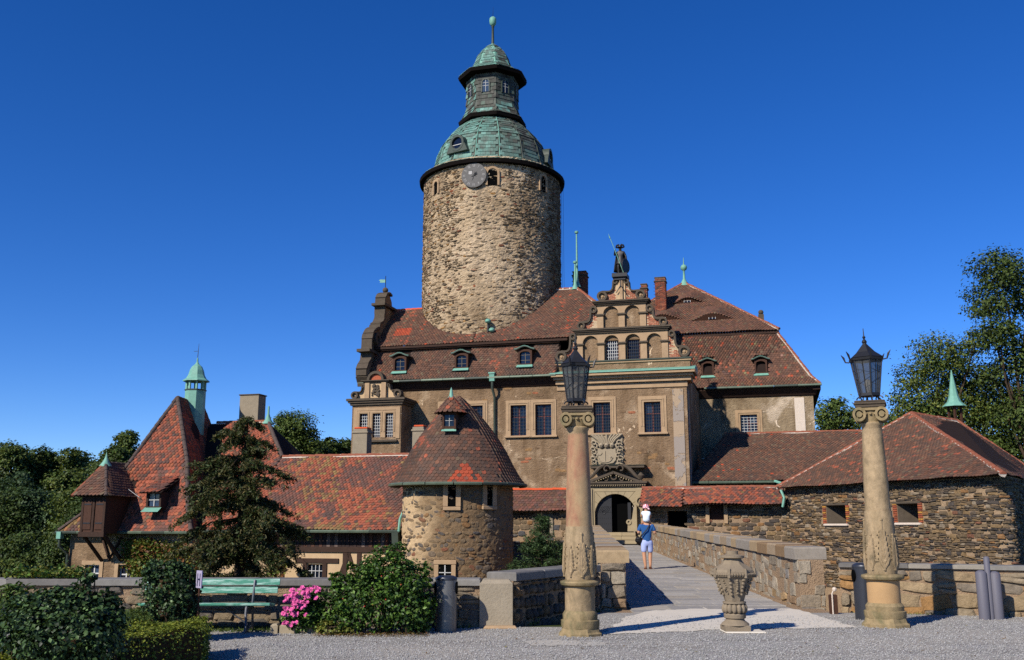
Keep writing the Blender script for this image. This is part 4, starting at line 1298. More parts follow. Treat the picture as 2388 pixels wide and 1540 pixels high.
MB().bbox(cl+.05, cr_-.05, GY-.06, GY+.68, zC-.2, zC-.092, .02).build('ledge_moulding', MAT['sandstone'], gable)
MB().box(cl+.15, cr_-.12, GY+.02, GY+.66, 10.6, zC-.2).build('attic_band', MAT['plaster'], gable)
# scrolls on each step
k_ = 1/(2.2*1.7152*38.4)
def sc2(a, b, body, zbase, left, fill='brick'):
    us, zs_ = gp(a[0], a[1]); ub2, zb2 = gp(b[0], b[1])
    rb = b[2]*k_
    scroll_side(gable, us, zs_, a[2]*k_, ub2, zbase+rb, rb, GY, GY+.5, body, zbase, fill, left)
sc2((313, 985, 30), (208, 1150, 50), s1[0], zC, True); sc2((1180, 957, 30), (1290, 1125, 50), s1[1], zC, False)
sc2((492, 748, 32), (383, 880, 36), s2[0], zB1, True); sc2((985, 733, 34), (1105, 862, 37), s2[1], zB1, False)
sc2((683, 500, 23), (568, 622, 46), gp(700, 600)[0], zA1, True); sc2((781, 497, 24), (905, 618, 43), gp(762, 600)[0], zA1, False)
MB().box(gp(690, 600)[0], gp(772, 600)[0], GY, GY+.6, zA1, zP).build('gable_top', MAT['plaster_cream'], gable)
MB().bbox(gp(738, 600)[0]-.09, gp(738, 600)[0]+.09, GY-.12, GY, zA1, zP, .02).build('pilaster', MAT['sandstone'], gable)
it = MB(); uq = gp(736, 600)[0]
it.tube([(uq, GY-.16, zP-.15), (uq, GY-.16, zA1+.9), (uq-.28, GY-.14, zA1+.45)], .03, 5); it.tube([(uq, GY-.16, zA1+.9), (uq+.3, GY-.14, zA1+.4)], .03, 5)
it.build('wall_anchor', MAT['black_iron'], gable)
pu0, pu1 = gp(660, 460)[0], gp(793, 460)[0]
m = MB(); m.bbox(pu0, pu1, GY-.3, GY+.75, zP+.05, zP+.32, .03); m.bbox(pu0+.12, pu1-.12, GY-.18, GY+.65, zP-.12, zP+.06, .03)
m.build('pedestal', MAT['black_iron'], gable)
# roof behind the gable
m = MB(); gm_ = (s1[0]+s1[1])/2
m.prism([(s1[0]+.1, zB0-2.0), (s1[1]-.1, zB0-2.0), (s1[1]-.1, zB0-.6), (gm_, zA1-.2), (s1[0]+.1, zB0-.6)], .66, 9.5); m.build('gable_roof', MAT['roofbase'], palace)
# main cornice of the gabled front
cu0, cu1 = UG+.02, U1+.12
m = MB(); m.add([(cu0-.4, -.72, 10.62), (cu1+.45, -.72, 10.62), (cu1+.45, .3, 10.9), (cu0-.4, .3, 10.9), (cu0-.4, -.72, 10.56), (cu1+.45, -.72, 10.56), (cu1+.45, 1.5, 10.9), (cu1+.45, 1.5, 10.52)], [(0, 1, 2, 3), (0, 4, 5, 1), (1, 5, 7, 6, 2)])
m.build('cornice_copper', MAT['copper'], palace, fix=False)
m = MB()
for (y, a, b) in ((.66, 10.40, 10.515), (.46, 10.24, 10.40), (.26, 9.98, 10.24)):
    m.box(cu0-y*.5, cu1+y*.65, -y, 1.4-y*.1, a, b)
m.build('main_cornice', MAT['sandstone'], palace)
MB().box(cu0-.28, cu1+.36, -.52, 1.3, 10.385, 10.405).build('cornice_shadow_strip', MAT['darkstone'], palace)  # dark strip standing in for shade between the cornice steps
MB().bbox(cu0-.1, U1+.06, -.08, .0, 9.62, 9.96, .02).build('frieze', MAT['sandstone'], palace)

# ---- coat of arms over the gate
MAT['relief'] = m_plain('pale_carved_stone', srgb(154, 139, 115), 0.9, 0.1, 0, 0.18, 9, 0.5, 0.02)
def cp_(zx, zy, d=-.1): return P.hit((2150+zx/2.2)/1.7152, (1300+zy/2.2)/1.7152, d)
a0, z1_ = cp_(470, 955); a1, z0_ = cp_(755, 1228)
arms = MB().bbox(a0+.02, a1-.02, -.1, 0, z0_, z1_-.05, .03).build('coat_of_arms', MAT['relief'], palace)
uc_ = (a0+a1)/2; w = (a1-a0)/2; h = z1_-z0_
sh = []
for k in range(9): sh.append((uc_-w*.56+w*1.12*k/8, z0_+h*.50+.05*math.cos(k*PI/2)))
sh += [(uc_+w*.6, z0_+h*.3), (uc_+w*.58, z0_+h*.14), (uc_+w*.4, z0_+h*.04), (uc_, z0_+h*.01), (uc_-w*.4, z0_+h*.04), (uc_-w*.58, z0_+h*.14), (uc_-w*.6, z0_+h*.3)]
MB().prism(sh, -.22, -.09).build('shield', MAT['relief'], arms, bevel=.03)
cz_ = z0_+h*.2
m = MB(); m.tube([(uc_-w*.1, -.24, z0_+h*.42), (uc_-w*.1, -.24, z0_+h*.06)], .03, 5)
m.tube([(uc_-w*.1+w*.42*math.cos(PI+PI*k/10), -.24, cz_+w*.25*math.sin(PI+PI*k/10)) for k in range(11)], .035, 5)
m.tube([(uc_-w*.45+w*.15*math.cos(PI*k/6+PI), -.24, z0_+h*.38+w*.15*math.sin(PI*k/6+PI)) for k in range(7)], .025, 5)
m.tube([(uc_+w*.3+w*.08*math.cos(k), -.24, cz_+w*.1*math.sin(k)) for k in (0, 1, 2, 3, 4, 5)], .03, 5)
m.build('shield_charge', MAT['relief'], arms, smooth=True)
for k in (-1, 0, 1):
    m = MB(); m.ball((uc_+k*w*.34, -.22, z0_+h*.59), w*.15, 10, (1, 1, 1.2))
    for q in (-1, 0, 1): m.tube([(uc_+k*w*.34+q*w*.05, -.38, z0_+h*.62), (uc_+k*w*.34+q*w*.05, -.37, z0_+h*.55)], .014, 4)
    m.build('helmet', MAT['relief'], arms, smooth=True)
m = MB()
for k in range(-4, 5):
    x = k*w*.13
    m.tube([(uc_+x*.6, -.16, z0_+h*.64), (uc_+x*1.1, -.2, z0_+h*.8), (uc_+x*1.6+(.12 if k > 0 else -.12)*(k != 0), -.2, z0_+h*.95), (uc_+x*1.9, -.14, z0_+h*.9)], [.05, .07, .06, .03], 6)
m.build('plume', MAT['relief'], arms, smooth=True)
m = MB()
for s in (-1, 1):
    for k in range(7):
        c = Vector((uc_+s*w*(.78+.08*math.sin(k*2.1)), -.15, z0_+h*(.08+.1*k)))
        m.tube([(c.x+s*.17*math.cos(t*.9)*(1-t*.09), -.16-.02*t, c.z+.17*math.sin(t*.9)*(1-t*.09)) for t in range(8)], [.05, .06, .06, .055, .05, .045, .04, .03], 5)
m.build('mantling', MAT['relief'], arms, smooth=True)

# ---- gate portal
PY = -.75
MAT['portal'] = m_plain('yellow_sandstone', srgb(154, 138, 108), 0.88, 0.12, 0, 0.2, 3, 0.4, 0.012)
def pp(zx, zy, d=PY): return P.hit((2350+zx/3.08)/1.7152, (1880+zy/3.08)/1.7152, d)
dl, dr = pp(90, 600)[0], pp(600, 600)[0]; dz0, dzt = pp(300, 770)[1], pp(340, 295)[1]
dc, drr = (dl+dr)/2, (dr-dl)/2
zsp = dzt-drr
pl, pr_ = pp(-25, 600)[0], pp(725, 600)[0]
pl = 2*dc-pr_
ze0, ze1 = pp(340, 208)[1], pp(340, 145)[1]
portal = MB()
portal.box(pl, dl-.004, PY, 0, -1, ze0); portal.box(dr+.004, pr_, PY, 0, -1, ze0)
portal = portal.build('gate_portal', MAT['portal'], palace)
# arch stones
nV = 11
for k in range(nV):
    a0_, a1_ = PI*k/nV+.006, PI*(k+1)/nV-.006
    def outer(a):
        x, y = math.cos(a), math.sin(a)
        sx = (dr-dl)/2/abs(x) if abs(x) > 1e-6 else 1e9
        sz = (ze0-zsp-.28)/y if y > 1e-6 else 1e9
        r = min(sx, sz)
        return (dc+x*r, zsp+y*r)
    pts = [(dc+drr*math.cos(a0_), zsp+drr*math.sin(a0_)), outer(a0_)]
    corner = math.atan2(ze0-zsp-.28, (dr-dl)/2)
    for ca in (corner, PI-corner):
        if a0_ < ca < a1_: pts.append(outer(ca))
    pts += [outer(a1_), (dc+drr*math.cos(a1_), zsp+drr*math.sin(a1_)), (dc+drr*math.cos((a0_+a1_)/2), zsp+drr*math.sin((a0_+a1_)/2))]
    MB().prism(pts, PY+.03+rp.uniform(0, .01), .0).build('arch_stone', MAT['portal'], portal)
MB().box(dl, dr, PY+.01, 0, ze0-.27, ze0-.003).build('lintel', MAT['portal'], portal)
for (a, b) in ((pl+.08, dl-.12), (dr+.12, pr_-.08)):
    m = MB(); m.bbox(a, b, PY-.1, PY, 1.5, ze0-.08, .02); m.build('pilaster', MAT['portal'], portal)
    m = MB(); m.bbox(a+.1, b-.1, PY-.14, PY-.1, 2.1, ze0-.3, .02); m.build('pilaster_panel', MAT['portal'], portal)
    m = MB(); m.bbox(a-.06, b+.06, PY-.2, PY, .6, 1.5, .03); m.build('plinth', MAT['portal'], portal)
# scroll bench beside the gate
m = MB(); m.prism([(dr-.45, 1.3), (dr+.1, 1.3), (dr+.1, 2.75), (dr-.02, 2.8), (dr-.1, 2.5), (dr-.18, 2.0), (dr-.42, 1.75)], PY-.45, PY-.1); m.ring(dr-.36, 1.82, .15, .07, PY-.5, PY-.08, 16)
m.build('scroll_bracket', MAT['portal'], portal)
m = MB(); m.ring(pr_-.28, 3.0, .3, .2, PY-.22, PY, 18); m.ball((pr_-.28, PY-.05, 3.0), .18, 10, (1, .5, 1)); m.build('roundel', MAT['portal'], portal)
# entablature, dentils, broken pediment
cornice(portal, pl-.12, pr_+.12, ze0, ze1, PY, .26, back=.7, name='entablature')
k = 0; x = pl
while x < pr_:
    MB().box(x, x+.06, PY-.18, PY-.05, ze0+.06, ze0+.13).build('dentil', MAT['portal'], portal); x += .13
apu, apz = pp(325, 18)
for s in (-1, 1):
    e = Vector((apu+s*(pr_-pl)*.47, ze1)); t = Vector((apu, apz))
    d_ = (t-e).normalized(); n_ = Vector((-d_.y, d_.x))*(1 if s < 0 else -1)
    m = MB(); m.prism([tuple(e), tuple(t), tuple(t+n_*-.14), tuple(e+Vector((-s*.4, 0)))], PY-.24, 0); m.build('raking_cornice', MAT['darkstone'], portal)
    for q in range(10):
        c = e.lerp(t, .1+q*.085) - n_*.19 + Vector((0, 0))
        MB().box(c.x-.03, c.x+.03, PY-.2, PY-.02, c.y-.03, c.y+.03).build('dentil', MAT['portal'], portal)
    # curling volutes above the pediment
    m = MB(); pth = []
    for q in range(14):
        a = q*.42
        r = .26*(1-q*.06)
        pth.append((apu+s*.42+ -s*r*math.cos(a)*.9, PY-.1, apz+.12+r*math.sin(a)))
    m.tube(pth, [.05]*14, 6)
    m.tube([(apu+s*.5, PY-.1, apz+.38), (apu+s*.85, PY-.1, apz+.2), (apu+s*1.25, PY-.12, apz-.25), (apu+s*1.5, PY-.12, ze1+.12)], [.07, .12, .1, .05], 7)
    m.build('volute_ornament', MAT['darkstone'], portal, smooth=True)
    m = MB(); ux = apu+s*(pr_-pl)*.44
    m.lathe([(.1, ze1), (.06, ze1+.08), (.18, ze1+.22), (.22, ze1+.34), (.12, ze1+.42), (.05, ze1+.5), (0, ze1+.52)], 12, (ux, PY-.05)); m.build('vase', MAT['darkstone'], portal, smooth=True)
m = MB()
for q in range(12):
    a = rp.uniform(-.9, .9); m.ball((apu+a, PY+.35, ze1+.1+rp.uniform(0, .35)*(1-abs(a))), rp.uniform(.05, .1), 6)
m.ring(apu, ze1+.28, .2, .12, PY-.1, PY+.2, 14); m.ring(apu-.45, ze1+.15, .13, .07, PY-.1, PY+.2, 12); m.ring(apu+.45, ze1+.15, .13, .07, PY-.1, PY+.2, 12)
m.build('pediment_carving', MAT['darkstone'], portal)
MB().prism([(pl+.3, ze1), (pr_-.3, ze1), (apu, apz-.1)], PY+.3, -.01).build('tympanum', MAT['relief'], portal)
# ledge with copper cover above
lz = P.z(1440, 1086, -.6)
MB().bbox(a0+.05, pr_-.05, -.75, 0, lz-.16, lz, .03).build('portal_ledge', MAT['darkstone'], portal)
MB().bbox(a0, pr_, -.8, 0, lz+.002, lz+.03, .01).build('ledge_cover', MAT['copper_dark'], portal)
# doors and the dark passage
pas = MB()
pas.add([(dl, 0.02, 0), (dl, 6, 0), (dl, 6, 4), (dl, 0.02, 4)], [(0, 1, 2, 3)]); pas.add([(dr, .02, 0), (dr, 6, 0), (dr, 6, 4), (dr, .02, 4)], [(3, 2, 1, 0)])
MB().box(dl-.1, dr+.1, .001-.03, -.003, dz0-1, dzt+.15).build('dark_passage', MAT['black'], portal)
MB().add([(dr-.012, PY+.05, dz0), (dr-.30, -.05, dz0), (dr-.30, -.05, zsp+.55), (dr-.012, PY+.05, zsp+.25)], [(0, 1, 2, 3)]).build('limewashed_reveal', MAT['limewash'], portal)
dj = MB(); zt = lambda x: zsp+math.sqrt(max(0, drr**2-(x-dc)**2))-.03
ul, ur = dl+.05, dl+.95
dj.prism([(ul, dz0)] + [(ur, dz0)] + [(ur-(ur-ul)*q/6, zt(ur-(ur-ul)*q/6)) for q in range(7)], PY+.25, PY+.33)
dj = dj.build('door_leaf', MAT['black_iron'], portal)
m = MB()
for q in range(7):
    for qq in range(6):
        x = ul+.1+q*.12; z = dz0+.15+qq*.33
        if z < zt(x)-.1: m.ball((x, PY+.245, z), .018, 5)
m.build('door_stud', MAT['black_iron'], dj)
m = MB()
for q in range(6):
    m.tube([(ul+.12+q*.1, PY+.235, zsp+.15), (ul+.35+q*.1, PY+.235, zsp+.5)], .012, 4); m.tube([(ul+.35+q*.1, PY+.23, zsp+.15), (ul+.12+q*.1, PY+.23, zsp+.5)], .012, 4)
m.build('door_lattice', MAT['black_iron'], dj)
m = MB(); m.tube([(ul+.45+.1*math.cos(q*PI/5), PY+.22, dz0+1.15+.1*math.sin(q*PI/5)) for q in range(11)], .015, 5); m.build('door_ring', MAT['black_iron'], dj)
MB().box(dr-.52, dr-.34, PY+.3, PY+.36, dz0, zsp+.7).build('door_leaf', MAT['black_iron'], portal)
# steps
zs_ = [dz0, dz0-.21, dz0-.42]
for k in range(3):
    y0 = PY-.1-.55*k
    x0, x1 = dl+.1-.05*k, dr+.02+.1*k
    n = 3
    for q in range(n):
        a, b = lerp(x0, x1, q/n), lerp(x0, x1, (q+1)/n)
        MB().bbox(a+.005, b-.005, y0-.5, .0 if k == 0 else y0+.1, zs_[k]-.2, zs_[k]-.001*q, .015).build('step_stone', MAT['portal'], portal)

# ================================================================== BRONZE GUARD on the gable
sx, sz0 = gp(727, 440); 
stat = thing('bronze_statue', 'dark bronze guard statue with plumed hat, spear and shield on the gable top', 'statue', P.m @ Matrix.Translation((sx, .2, zP+.32)))
def skin(name, joints, edges, mat, parent, sub=2, root=0):
    me = bpy.data.meshes.new(name)
    me.from_pydata([j[0] for j in joints], edges, [])
    o = bpy.data.objects.new(name, me); link(o, parent)
    me.materials.append(mat)
    md = o.modifiers.new('skin', 'SKIN'); md.use_smooth_shade = True
    sv = me.skin_vertices[0].data
    for i, j in enumerate(joints):
        r = j[1]; sv[i].radius = (r, r) if not isinstance(r, tuple) else r
        sv[i].use_root = (i == root)
    s = o.modifiers.new('sub', 'SUBSURF'); s.levels = sub; s.render_levels = sub
    return o
H = 1.78
J = [((0, 0, .95), (.19, .14)), ((0, 0, 1.15), (.16, .12)), ((0, -.02, 1.38), (.21, .13)), ((0, 0, 1.50), .07), ((.0, -.03, 1.6), .10), ((0, -.03, 1.70), .09),
     ((-.20, 0, 1.42), .075), ((-.36, -.06, 1.22), .06), ((-.30, -.2, 1.46), .05), ((-.27, -.24, 1.56), .045),
     ((.21, 0, 1.42), .075), ((.33, .02, 1.18), .06), ((.38, -.1, .95), .05), ((.37, -.14, .86), .045),
     ((-.11, 0, .88), .11), ((-.13, -.02, .5), .085), ((-.13, .02, .12), .06), ((-.14, -.12, .04), .05),
     ((.11, 0, .88), .11), ((.14, -.08, .5), .085), ((.13, -.02, .12), .06), ((.15, -.16, .04), .05)]
E_ = [(0, 1), (1, 2), (2, 3), (3, 4), (4, 5), (2, 6), (6, 7), (7, 8), (8, 9), (2, 10), (10, 11), (11, 12), (12, 13), (0, 14), (14, 15), (15, 16), (16, 17), (0, 18), (18, 19), (19, 20), (20, 21)]
body = skin('body', J, E_, MAT['bronze'], stat)
skirt = MB(); skirt.lathe([(.17, 1.14), (.23, .95), (.28, .68), (.25, .66)], 14); skirt.tfm(Matrix.Scale(.75, 4, (0, 1, 0))); skirt.build('tunic', MAT['bronze'], stat, smooth=True)
cl_ = MB(); 
for i in range(9):
    pass
cv, cf = [], []
for j in range(7):
    z = 1.46-j*.21
    for i in range(10):
        a = PI*(.04+.92*i/9); r = .24+.03*j+.018*math.sin(i*2.1+j*.4)
        cv.append((r*math.cos(a), .02+r*.62*math.sin(a), z))
cf = [(j*10+i, j*10+i+1, (j+1)*10+i+1, (j+1)*10+i) for j in range(6) for i in range(9)]
c_ = MB().add(cv, cf).build('cloak', MAT['bronze'], stat, smooth=True, fix=False)
sm = c_.modifiers.new('thick', 'SOLIDIFY'); sm.thickness = .03
hb = MB(); hb.lathe([(.20, 1.70), (.23, 1.72), (.14, 1.75), (.12, 1.83), (.06, 1.87), (0, 1.88)], 14, (0, -.03)); hb.build('hat', MAT['bronze'], stat, smooth=True)
pl_ = MB()
for s in (-1, 1):
    pl_.tube([(0, -.05, 1.80), (s*.1, -.08, 1.88), (s*.2, -.08, 1.84), (s*.25, -.05, 1.74), (s*.22, -.03, 1.68)], [.04, .06, .06, .045, .02], 6)
pl_.build('hat_plume', MAT['bronze'], stat, smooth=True)
MB().tube([(-.55, -.26, 2.25), (.22, -.24, .04)], .02, 6).build('spear_shaft', MAT['copper'], stat)
m = MB(); m.lathe([(0, 0), (.045, .1), (.02, .24), (0, .42)], 8); m.tfm(Matrix.Translation((-.55, -.26, 2.22)) @ Matrix.Rotation(-.33, 4, 'Y')); m.build('spear_head', MAT['copper'], stat)
m = MB(); m.ring(0, 0, .42, 0, -.03, .03, 20); m.tfm(Matrix.Translation((.34, -.2, .48)) @ Matrix.Rotation(1.15, 4, 'Z') @ Matrix.Scale(1.1, 4, (0, 0, 1))); m.build('shield', MAT['bronze'], stat)
MB().bbox(-.32, .32, -.3, .3, -.02, .05, .02).build('base', MAT['bronze'], stat)

# ================================================================== RIGHT WING
rw = thing('right_wing', 'pale plastered castle wing with tall brown mansard roof and eyebrow dormers', 'castle wing', P.m)
RD = 10.0
wr1 = P.u(1895, 905, RD)
rwn = P.hit(1726, 968, RD); rwe = P.hit(1768, 1018, RD)
w_h = (rwn[0], rwe[0], rwe[1], rwn[1])
m = wall_holes(MB(), U1-.2, wr1, -7.2, 10.7, [w_h], RD, .3, .6)
m.build('wall', MAT['plaster_pale'], rw, fix=False)
MB().box(wr1-.6, wr1-.003, RD+.6, RD+14, -7.2, 10.7).build('side_wall', MAT['plaster_pale'], rw)
MB().box(U1-3.5, wr1-.65, RD+.61, RD+13, 0, 10.6).build('dark_interior', MAT['black'], rw)
window(rw, *w_h, y=RD, sur=.32, cross=(2, 2), grille=(5, 8), bar='whitebar', bw=.012)
q0, q1 = P.u(1853, 950, RD-.03), P.u(1876, 950, RD-.03)
MB().bbox(q0, q1, RD-.04, RD, 3, 10.0, .01).build('corner_pilaster', MAT['limewash'], rw)
e0, e1 = U1-4.0, P.u(1913, 894, RD-.6)
bru = P.u(1808, 768, 11.0)
MB().box(U1-3.5, bru-.4, 11.3, 22, 10.62, 14.5).build('dark_attic', MAT['black'], rw)
lo = [(e0, RD-.62, 10.78), (e0, RD-.15, 11.4), (e0, 11.0, 14.85)]
lr = [(e1, RD-.62, 10.78), (lerp(e1, bru, .2), RD-.15, 11.4), (bru, 11.0, 14.85)]
m = MB()
for i in range(2): m.add([lo[i], lr[i], lr[i+1], lo[i+1]], [(0, 1, 2, 3)])
m.add([lr[0], (e1, RD+14, 10.78), (bru, RD+13, 14.85), lr[2], lr[1]], [(0, 1, 2, 3, 4)])
lower = m.build('lower_roof', MAT['roofbase'], rw, fix=False)
def col_rw(c, a, b):
    r = rp.random(); n = fbm(c.x*.4, c.y*.4+8, c.z*.4)
    if r < .01: return pick(PAL_NEW, rp)
    if r < .02: return pick([(1, srgb(150, 114, 98)), (1, srgb(132, 120, 86))], rp)
    if r < .14+.3*n: return pick(PAL_RDARK, rp) if rp.random() < .6 else pick(PAL_RED, rp)
    return pick(PAL_BROWN, rp)
dmr = [(1651, 877, 843), (1775, 872, 838)]
dru = [P.u(x, 860, RD-.2) for x, _, _ in dmr]
tp = Pieces(lower, 'tile', 'tile', TILES)
tile_field(tp, lo, lr, .19, .16, col_rw, lambda c: any(abs(c.x-u) < .45 and 11.6 < c.z < 13.0 for u in dru), rr=rp)
tp.finish()
ridge_tiles(lower, lr[0], lr[1], 'ridge', .12, .36); ridge_tiles(lower, lr[1], lr[2], 'ridge', .12, .36)
for (px, pb, pt) in dmr:
    d = RD-.05
    u, zb2 = P.hit(px, pb, d); zt2 = P.z(px, pt, d)
    dormer(rw, u, zb2, d, .62, zt2-zb2, dark=True)
m = MB(); m.prismx([(RD-.02, 10.1), (RD-.1, 10.15), (RD-.5, 10.6), (RD-.5, 10.72), (RD+.3, 10.72), (RD+.3, 10.1)], U1, wr1+.25); m.build('eave_cornice', MAT['beam'], rw)
m = MB(); m.box(wr1-.01, wr1+.5, RD-.5, RD+14, 10.45, 10.72); m.build('eave_cornice', MAT['beam'], rw)
for i in range(5):
    a, b = lerp(U1+.4, e1+.1, i/5), lerp(U1+.4, e1+.1, (i+1)/5)
    MB().tube([(a, RD-.68, 10.74), (b-.02, RD-.68, 10.74)], .085, 7).build('gutter', MAT['gutter'] if i != 3 else MAT['copper_dark'], rw, smooth=True)
# upper roof with eyebrow dormers
apx = Vector((2.98, 16.8, 20.0)); eb = bru+.25
ul_, ur_ = Vector((2.98-(eb-2.98), 10.72, 14.82)), Vector((eb, 10.72, 14.82))
m = MB(); m.add([ul_, ur_, apx], [(0, 1, 2)]); m.add([ur_, (eb, 22.8, 14.82), apx], [(0, 1, 2)]); m.add([(2.98-(eb-2.98), 22.8, 14.82), ul_, apx], [(0, 1, 2)])
upper = m.build('upper_roof', MAT['roofbase'], rw, fix=False)
MB().box(ul_.x, eb-.1, 10.8, 10.9, 14.6, 14.8).build('eave_board', MAT['beam'], rw)
MB().box(bru-.1, eb-.1, 10.9, 22.5, 14.6, 14.8).build('eave_board', MAT['beam'], rw)
upv = (apx-(ul_+ur_)/2).normalized(); nrm_ = Vector((1, 0, 0)).cross(upv)
eyes = []
for (px, py, hw, hh) in ((1603, 708, 1.45, .42), (1661, 747, 1.75, .5), (1545, 748, 1.6, .45)):
    # where the sight line meets the roof plane
    o_ = P.m.inverted() @ CAM; rd = P.m.to_3x3().inverted() @ ray(px, py)
    k = (apx-o_).dot(nrm_)/rd.dot(nrm_); c = o_+rd*k
    eyes.append((c, hw, hh, (c-ul_).dot(upv)))
class EyeP(Pieces):
    def add(s, k, mm, col):
        c = mm.translation
        for (e, hw, hh, v0) in eyes:
            du = (c.x-e.x)/hw; v = (c-ul_).dot(upv)
            if abs(du) < 1 and v > v0-.05 and v < v0+2.0:
                h = hh*(.5+.5*math.cos(PI*du))*(1-(v-v0)/2.0)
                mm = Matrix.Translation(nrm_*h*.75 + Vector((0, 0, h*.35))) @ mm
        super().add(k, mm, col)
tp = EyeP(upper, 'tile', 'tile', TILES)
def col_rwu(c, a, b):
    r = rp.random()
    if r < .12: return pick(PAL_RDARK, rp)
    return pick(PAL_BROWN, rp)
tile_field(tp, [ul_, apx], [ur_, apx], .19, .15, col_rwu, rr=rp)
tp.finish()
for (e, hw, hh, v0) in eyes:
    m = MB(); n = 14
    lo_ = [e + Vector((hw*(-1+2*k/n), 0, 0)) - upv*.06 for k in range(n+1)]
    hi_ = [lo_[k] + (nrm_*.75+Vector((0, 0, .35)))*(hh*(.5+.5*math.cos(PI*(-1+2*k/n)))) for k in range(n+1)]
    for k in range(n): m.add([lo_[k], lo_[k+1], hi_[k+1], hi_[k]], [(0, 1, 2, 3)])
    ey = m.build('eyebrow_dormer', MAT['wood'], rw, fix=False)
    c = e + nrm_*.06
    m = MB(); m.box(c.x-.22, c.x+.22, c.y-.1, c.y-.06, c.z+.02, c.z+hh*.62); m.build('pane', MAT['glass'], ey)
    m = MB()
    for x in (-.24, 0, .22): m.box(c.x+x, c.x+x+.03, c.y-.13, c.y-.1, c.z, c.z+hh*.62)
    m.box(c.x-.24, c.x+.25, c.y-.125, c.y-.105, c.z+.3*hh, c.z+.3*hh+.03); m.build('glazing_bar', MAT['whitebar'], ey)
ridge_tiles(upper, ur_+Vector((0, 0, .04)), apx+Vector((0, 0, .04)), 'ridge', .12, .36); ridge_tiles(upper, ul_+Vector((0, 0, .04)), apx+Vector((0, 0, .04)), 'ridge', .12, .36)
MB().lathe([(.42, 19.75), (.25, 20.05), (.1, 20.35), (.07, 20.95), (.1, 21.0), (.22, 21.1), (.26, 21.25), (.2, 21.4), (.05, 21.5), (.02, 22.0), (0, 22.1)], 12, (apx.x, apx.y)).build('finial', MAT['copper'], rw, smooth=True)
m = MB(); u, z = P.hit(1775, 742, 14); m.bbox(u-.2, u+.2, 13.8, 14.2, z-1, z+.25, .02); m.ball((u, 14, z+.42), .19, 10); m.build('stone_knob', MAT['darkstone'], rw)
u, z = P.hit(1528, 705, 13); u2, z2 = P.hit(1551, 648, 13)
chimney(rw, u, u2, 13, 13.7, z-2, z2)
# ================================================================== ROUND TURRET with bell-shaped tile roof
r4 = random.Random(51)
TX, TY, TR = -2.40, 44.0, 2.43
tur = thing('round_turret', 'squat round rubble turret with bell-shaped brown tile roof and tiny dormer', 'turret', T3(TX, TY))
vs, fs = [], []
nA, nZ = 120, 80
for j in range(nZ+1):
    z = lerp(-7.5, 3.6, j/nZ)
    for i in range(nA):
        w = 2*PI*i/nA
        r = TR + .02*fbm(math.cos(w)*6, math.sin(w)*6, z*2.5) + .03*fbm(math.cos(w)*14, math.sin(w)*14+3, z*6)
        vs.append((r*math.cos(w), r*math.sin(w), z))
fs = [(j*nA+i, j*nA+(i+1) % nA, (j+1)*nA+(i+1) % nA, (j+1)*nA+i) for j in range(nZ) for i in range(nA)]
def m_tur():
    t = NT('turret_mortar')
    a = t.noise(0.7, 6, 0.6)
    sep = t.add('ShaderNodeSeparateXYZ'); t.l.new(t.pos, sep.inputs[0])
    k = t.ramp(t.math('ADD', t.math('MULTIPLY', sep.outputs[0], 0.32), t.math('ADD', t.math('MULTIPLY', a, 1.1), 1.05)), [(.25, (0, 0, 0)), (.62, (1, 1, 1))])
    c = t.mix(k, srgb(190, 162, 124), srgb(122, 100, 74))  # left paler: sunlight on that side put into the mortar colour
    n = t.bump(t.noise(7, 7, 0.7), 0.9, 0.08)
    return t.done(c, 0.95, n, 0.08)
MAT['turret_mortar'] = m_tur()
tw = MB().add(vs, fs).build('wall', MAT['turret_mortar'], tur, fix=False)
def turS(u, v):
    w = u/TR
    n = Vector((math.sin(w), -math.cos(w), 0)); al = Vector((math.cos(w), math.sin(w), 0))
    return (n*(TR-.01)+Vector((0, 0, v)), al, Vector((0, 0, 1)), n)
PAL_T = [(4, srgb(98, 92, 86)), (4, srgb(114, 98, 78)), (2, srgb(84, 82, 82)), (3, srgb(128, 106, 80)), (1.2, srgb(140, 104, 68)), (.7, srgb(130, 86, 64))]
tp = Pieces(tw, 'stone', 'stone', ROUNDS, 260)
rubble(tp, turS, -TR*1.7, TR*1.7, -2.2, 3.3, (.12, .26), (.16, .42), (.0, .05), lambda p, u, v: cmix(pick(PAL_T, r4), srgb(140, 116, 86), r4.uniform(.0, .55)), lambda p, u, v: r4.random() < (.36 if u < -.8 else .30), .02, r4, .4)
tp.finish()
# openings with pale stone surrounds
def tur_open(px, py0, py1, w, sur, name, bars=False, sunk=0.0):
    w_ = math.asin(max(-.97, min(.97, (px-1069)/126.0)))
    n = Vector((math.sin(w_), -math.cos(w_), 0)); al = Vector((math.cos(w_), math.sin(w_), 0))
    Y = TY-TR*math.cos(w_); z1, z0 = at(px, py0, Y).z, at(px, py1, Y).z
    M = basis(n*(TR-.02), al, -n, Vector((0, 0, 1)))
    m = MB()
    m.bbox(-w/2-sur, -w/2, -.1, .3, z0, z1, .02); m.bbox(w/2, w/2+sur, -.1, .3, z0, z1, .02); m.bbox(-w/2-sur-.02, w/2+sur+.02, -.11, .3, z1+.002, z1+sur, .02); m.bbox(-w/2-sur, w/2+sur, -.12, .3, z0-.16, z0-.002, .02)
    m.tfm(M); o = m.build(name, MAT['sandstone'], tur)
    d = MB().box(-w/2, w/2, -.035, .1, z0, z1); d.tfm(M); d.build('dark_opening', MAT['black'], o)
    if bars:
        g = MB(); g.box(-.02, .02, -.06, -.04, z0, z1); g.box(-w/2, w/2, -.06, -.04, z0+.3, z0+.33); g.tfm(M); g.build('glazing_bar', MAT['whitebar'], o)
tur_open(1063, 1128, 1182, .34, .2, 'loophole')
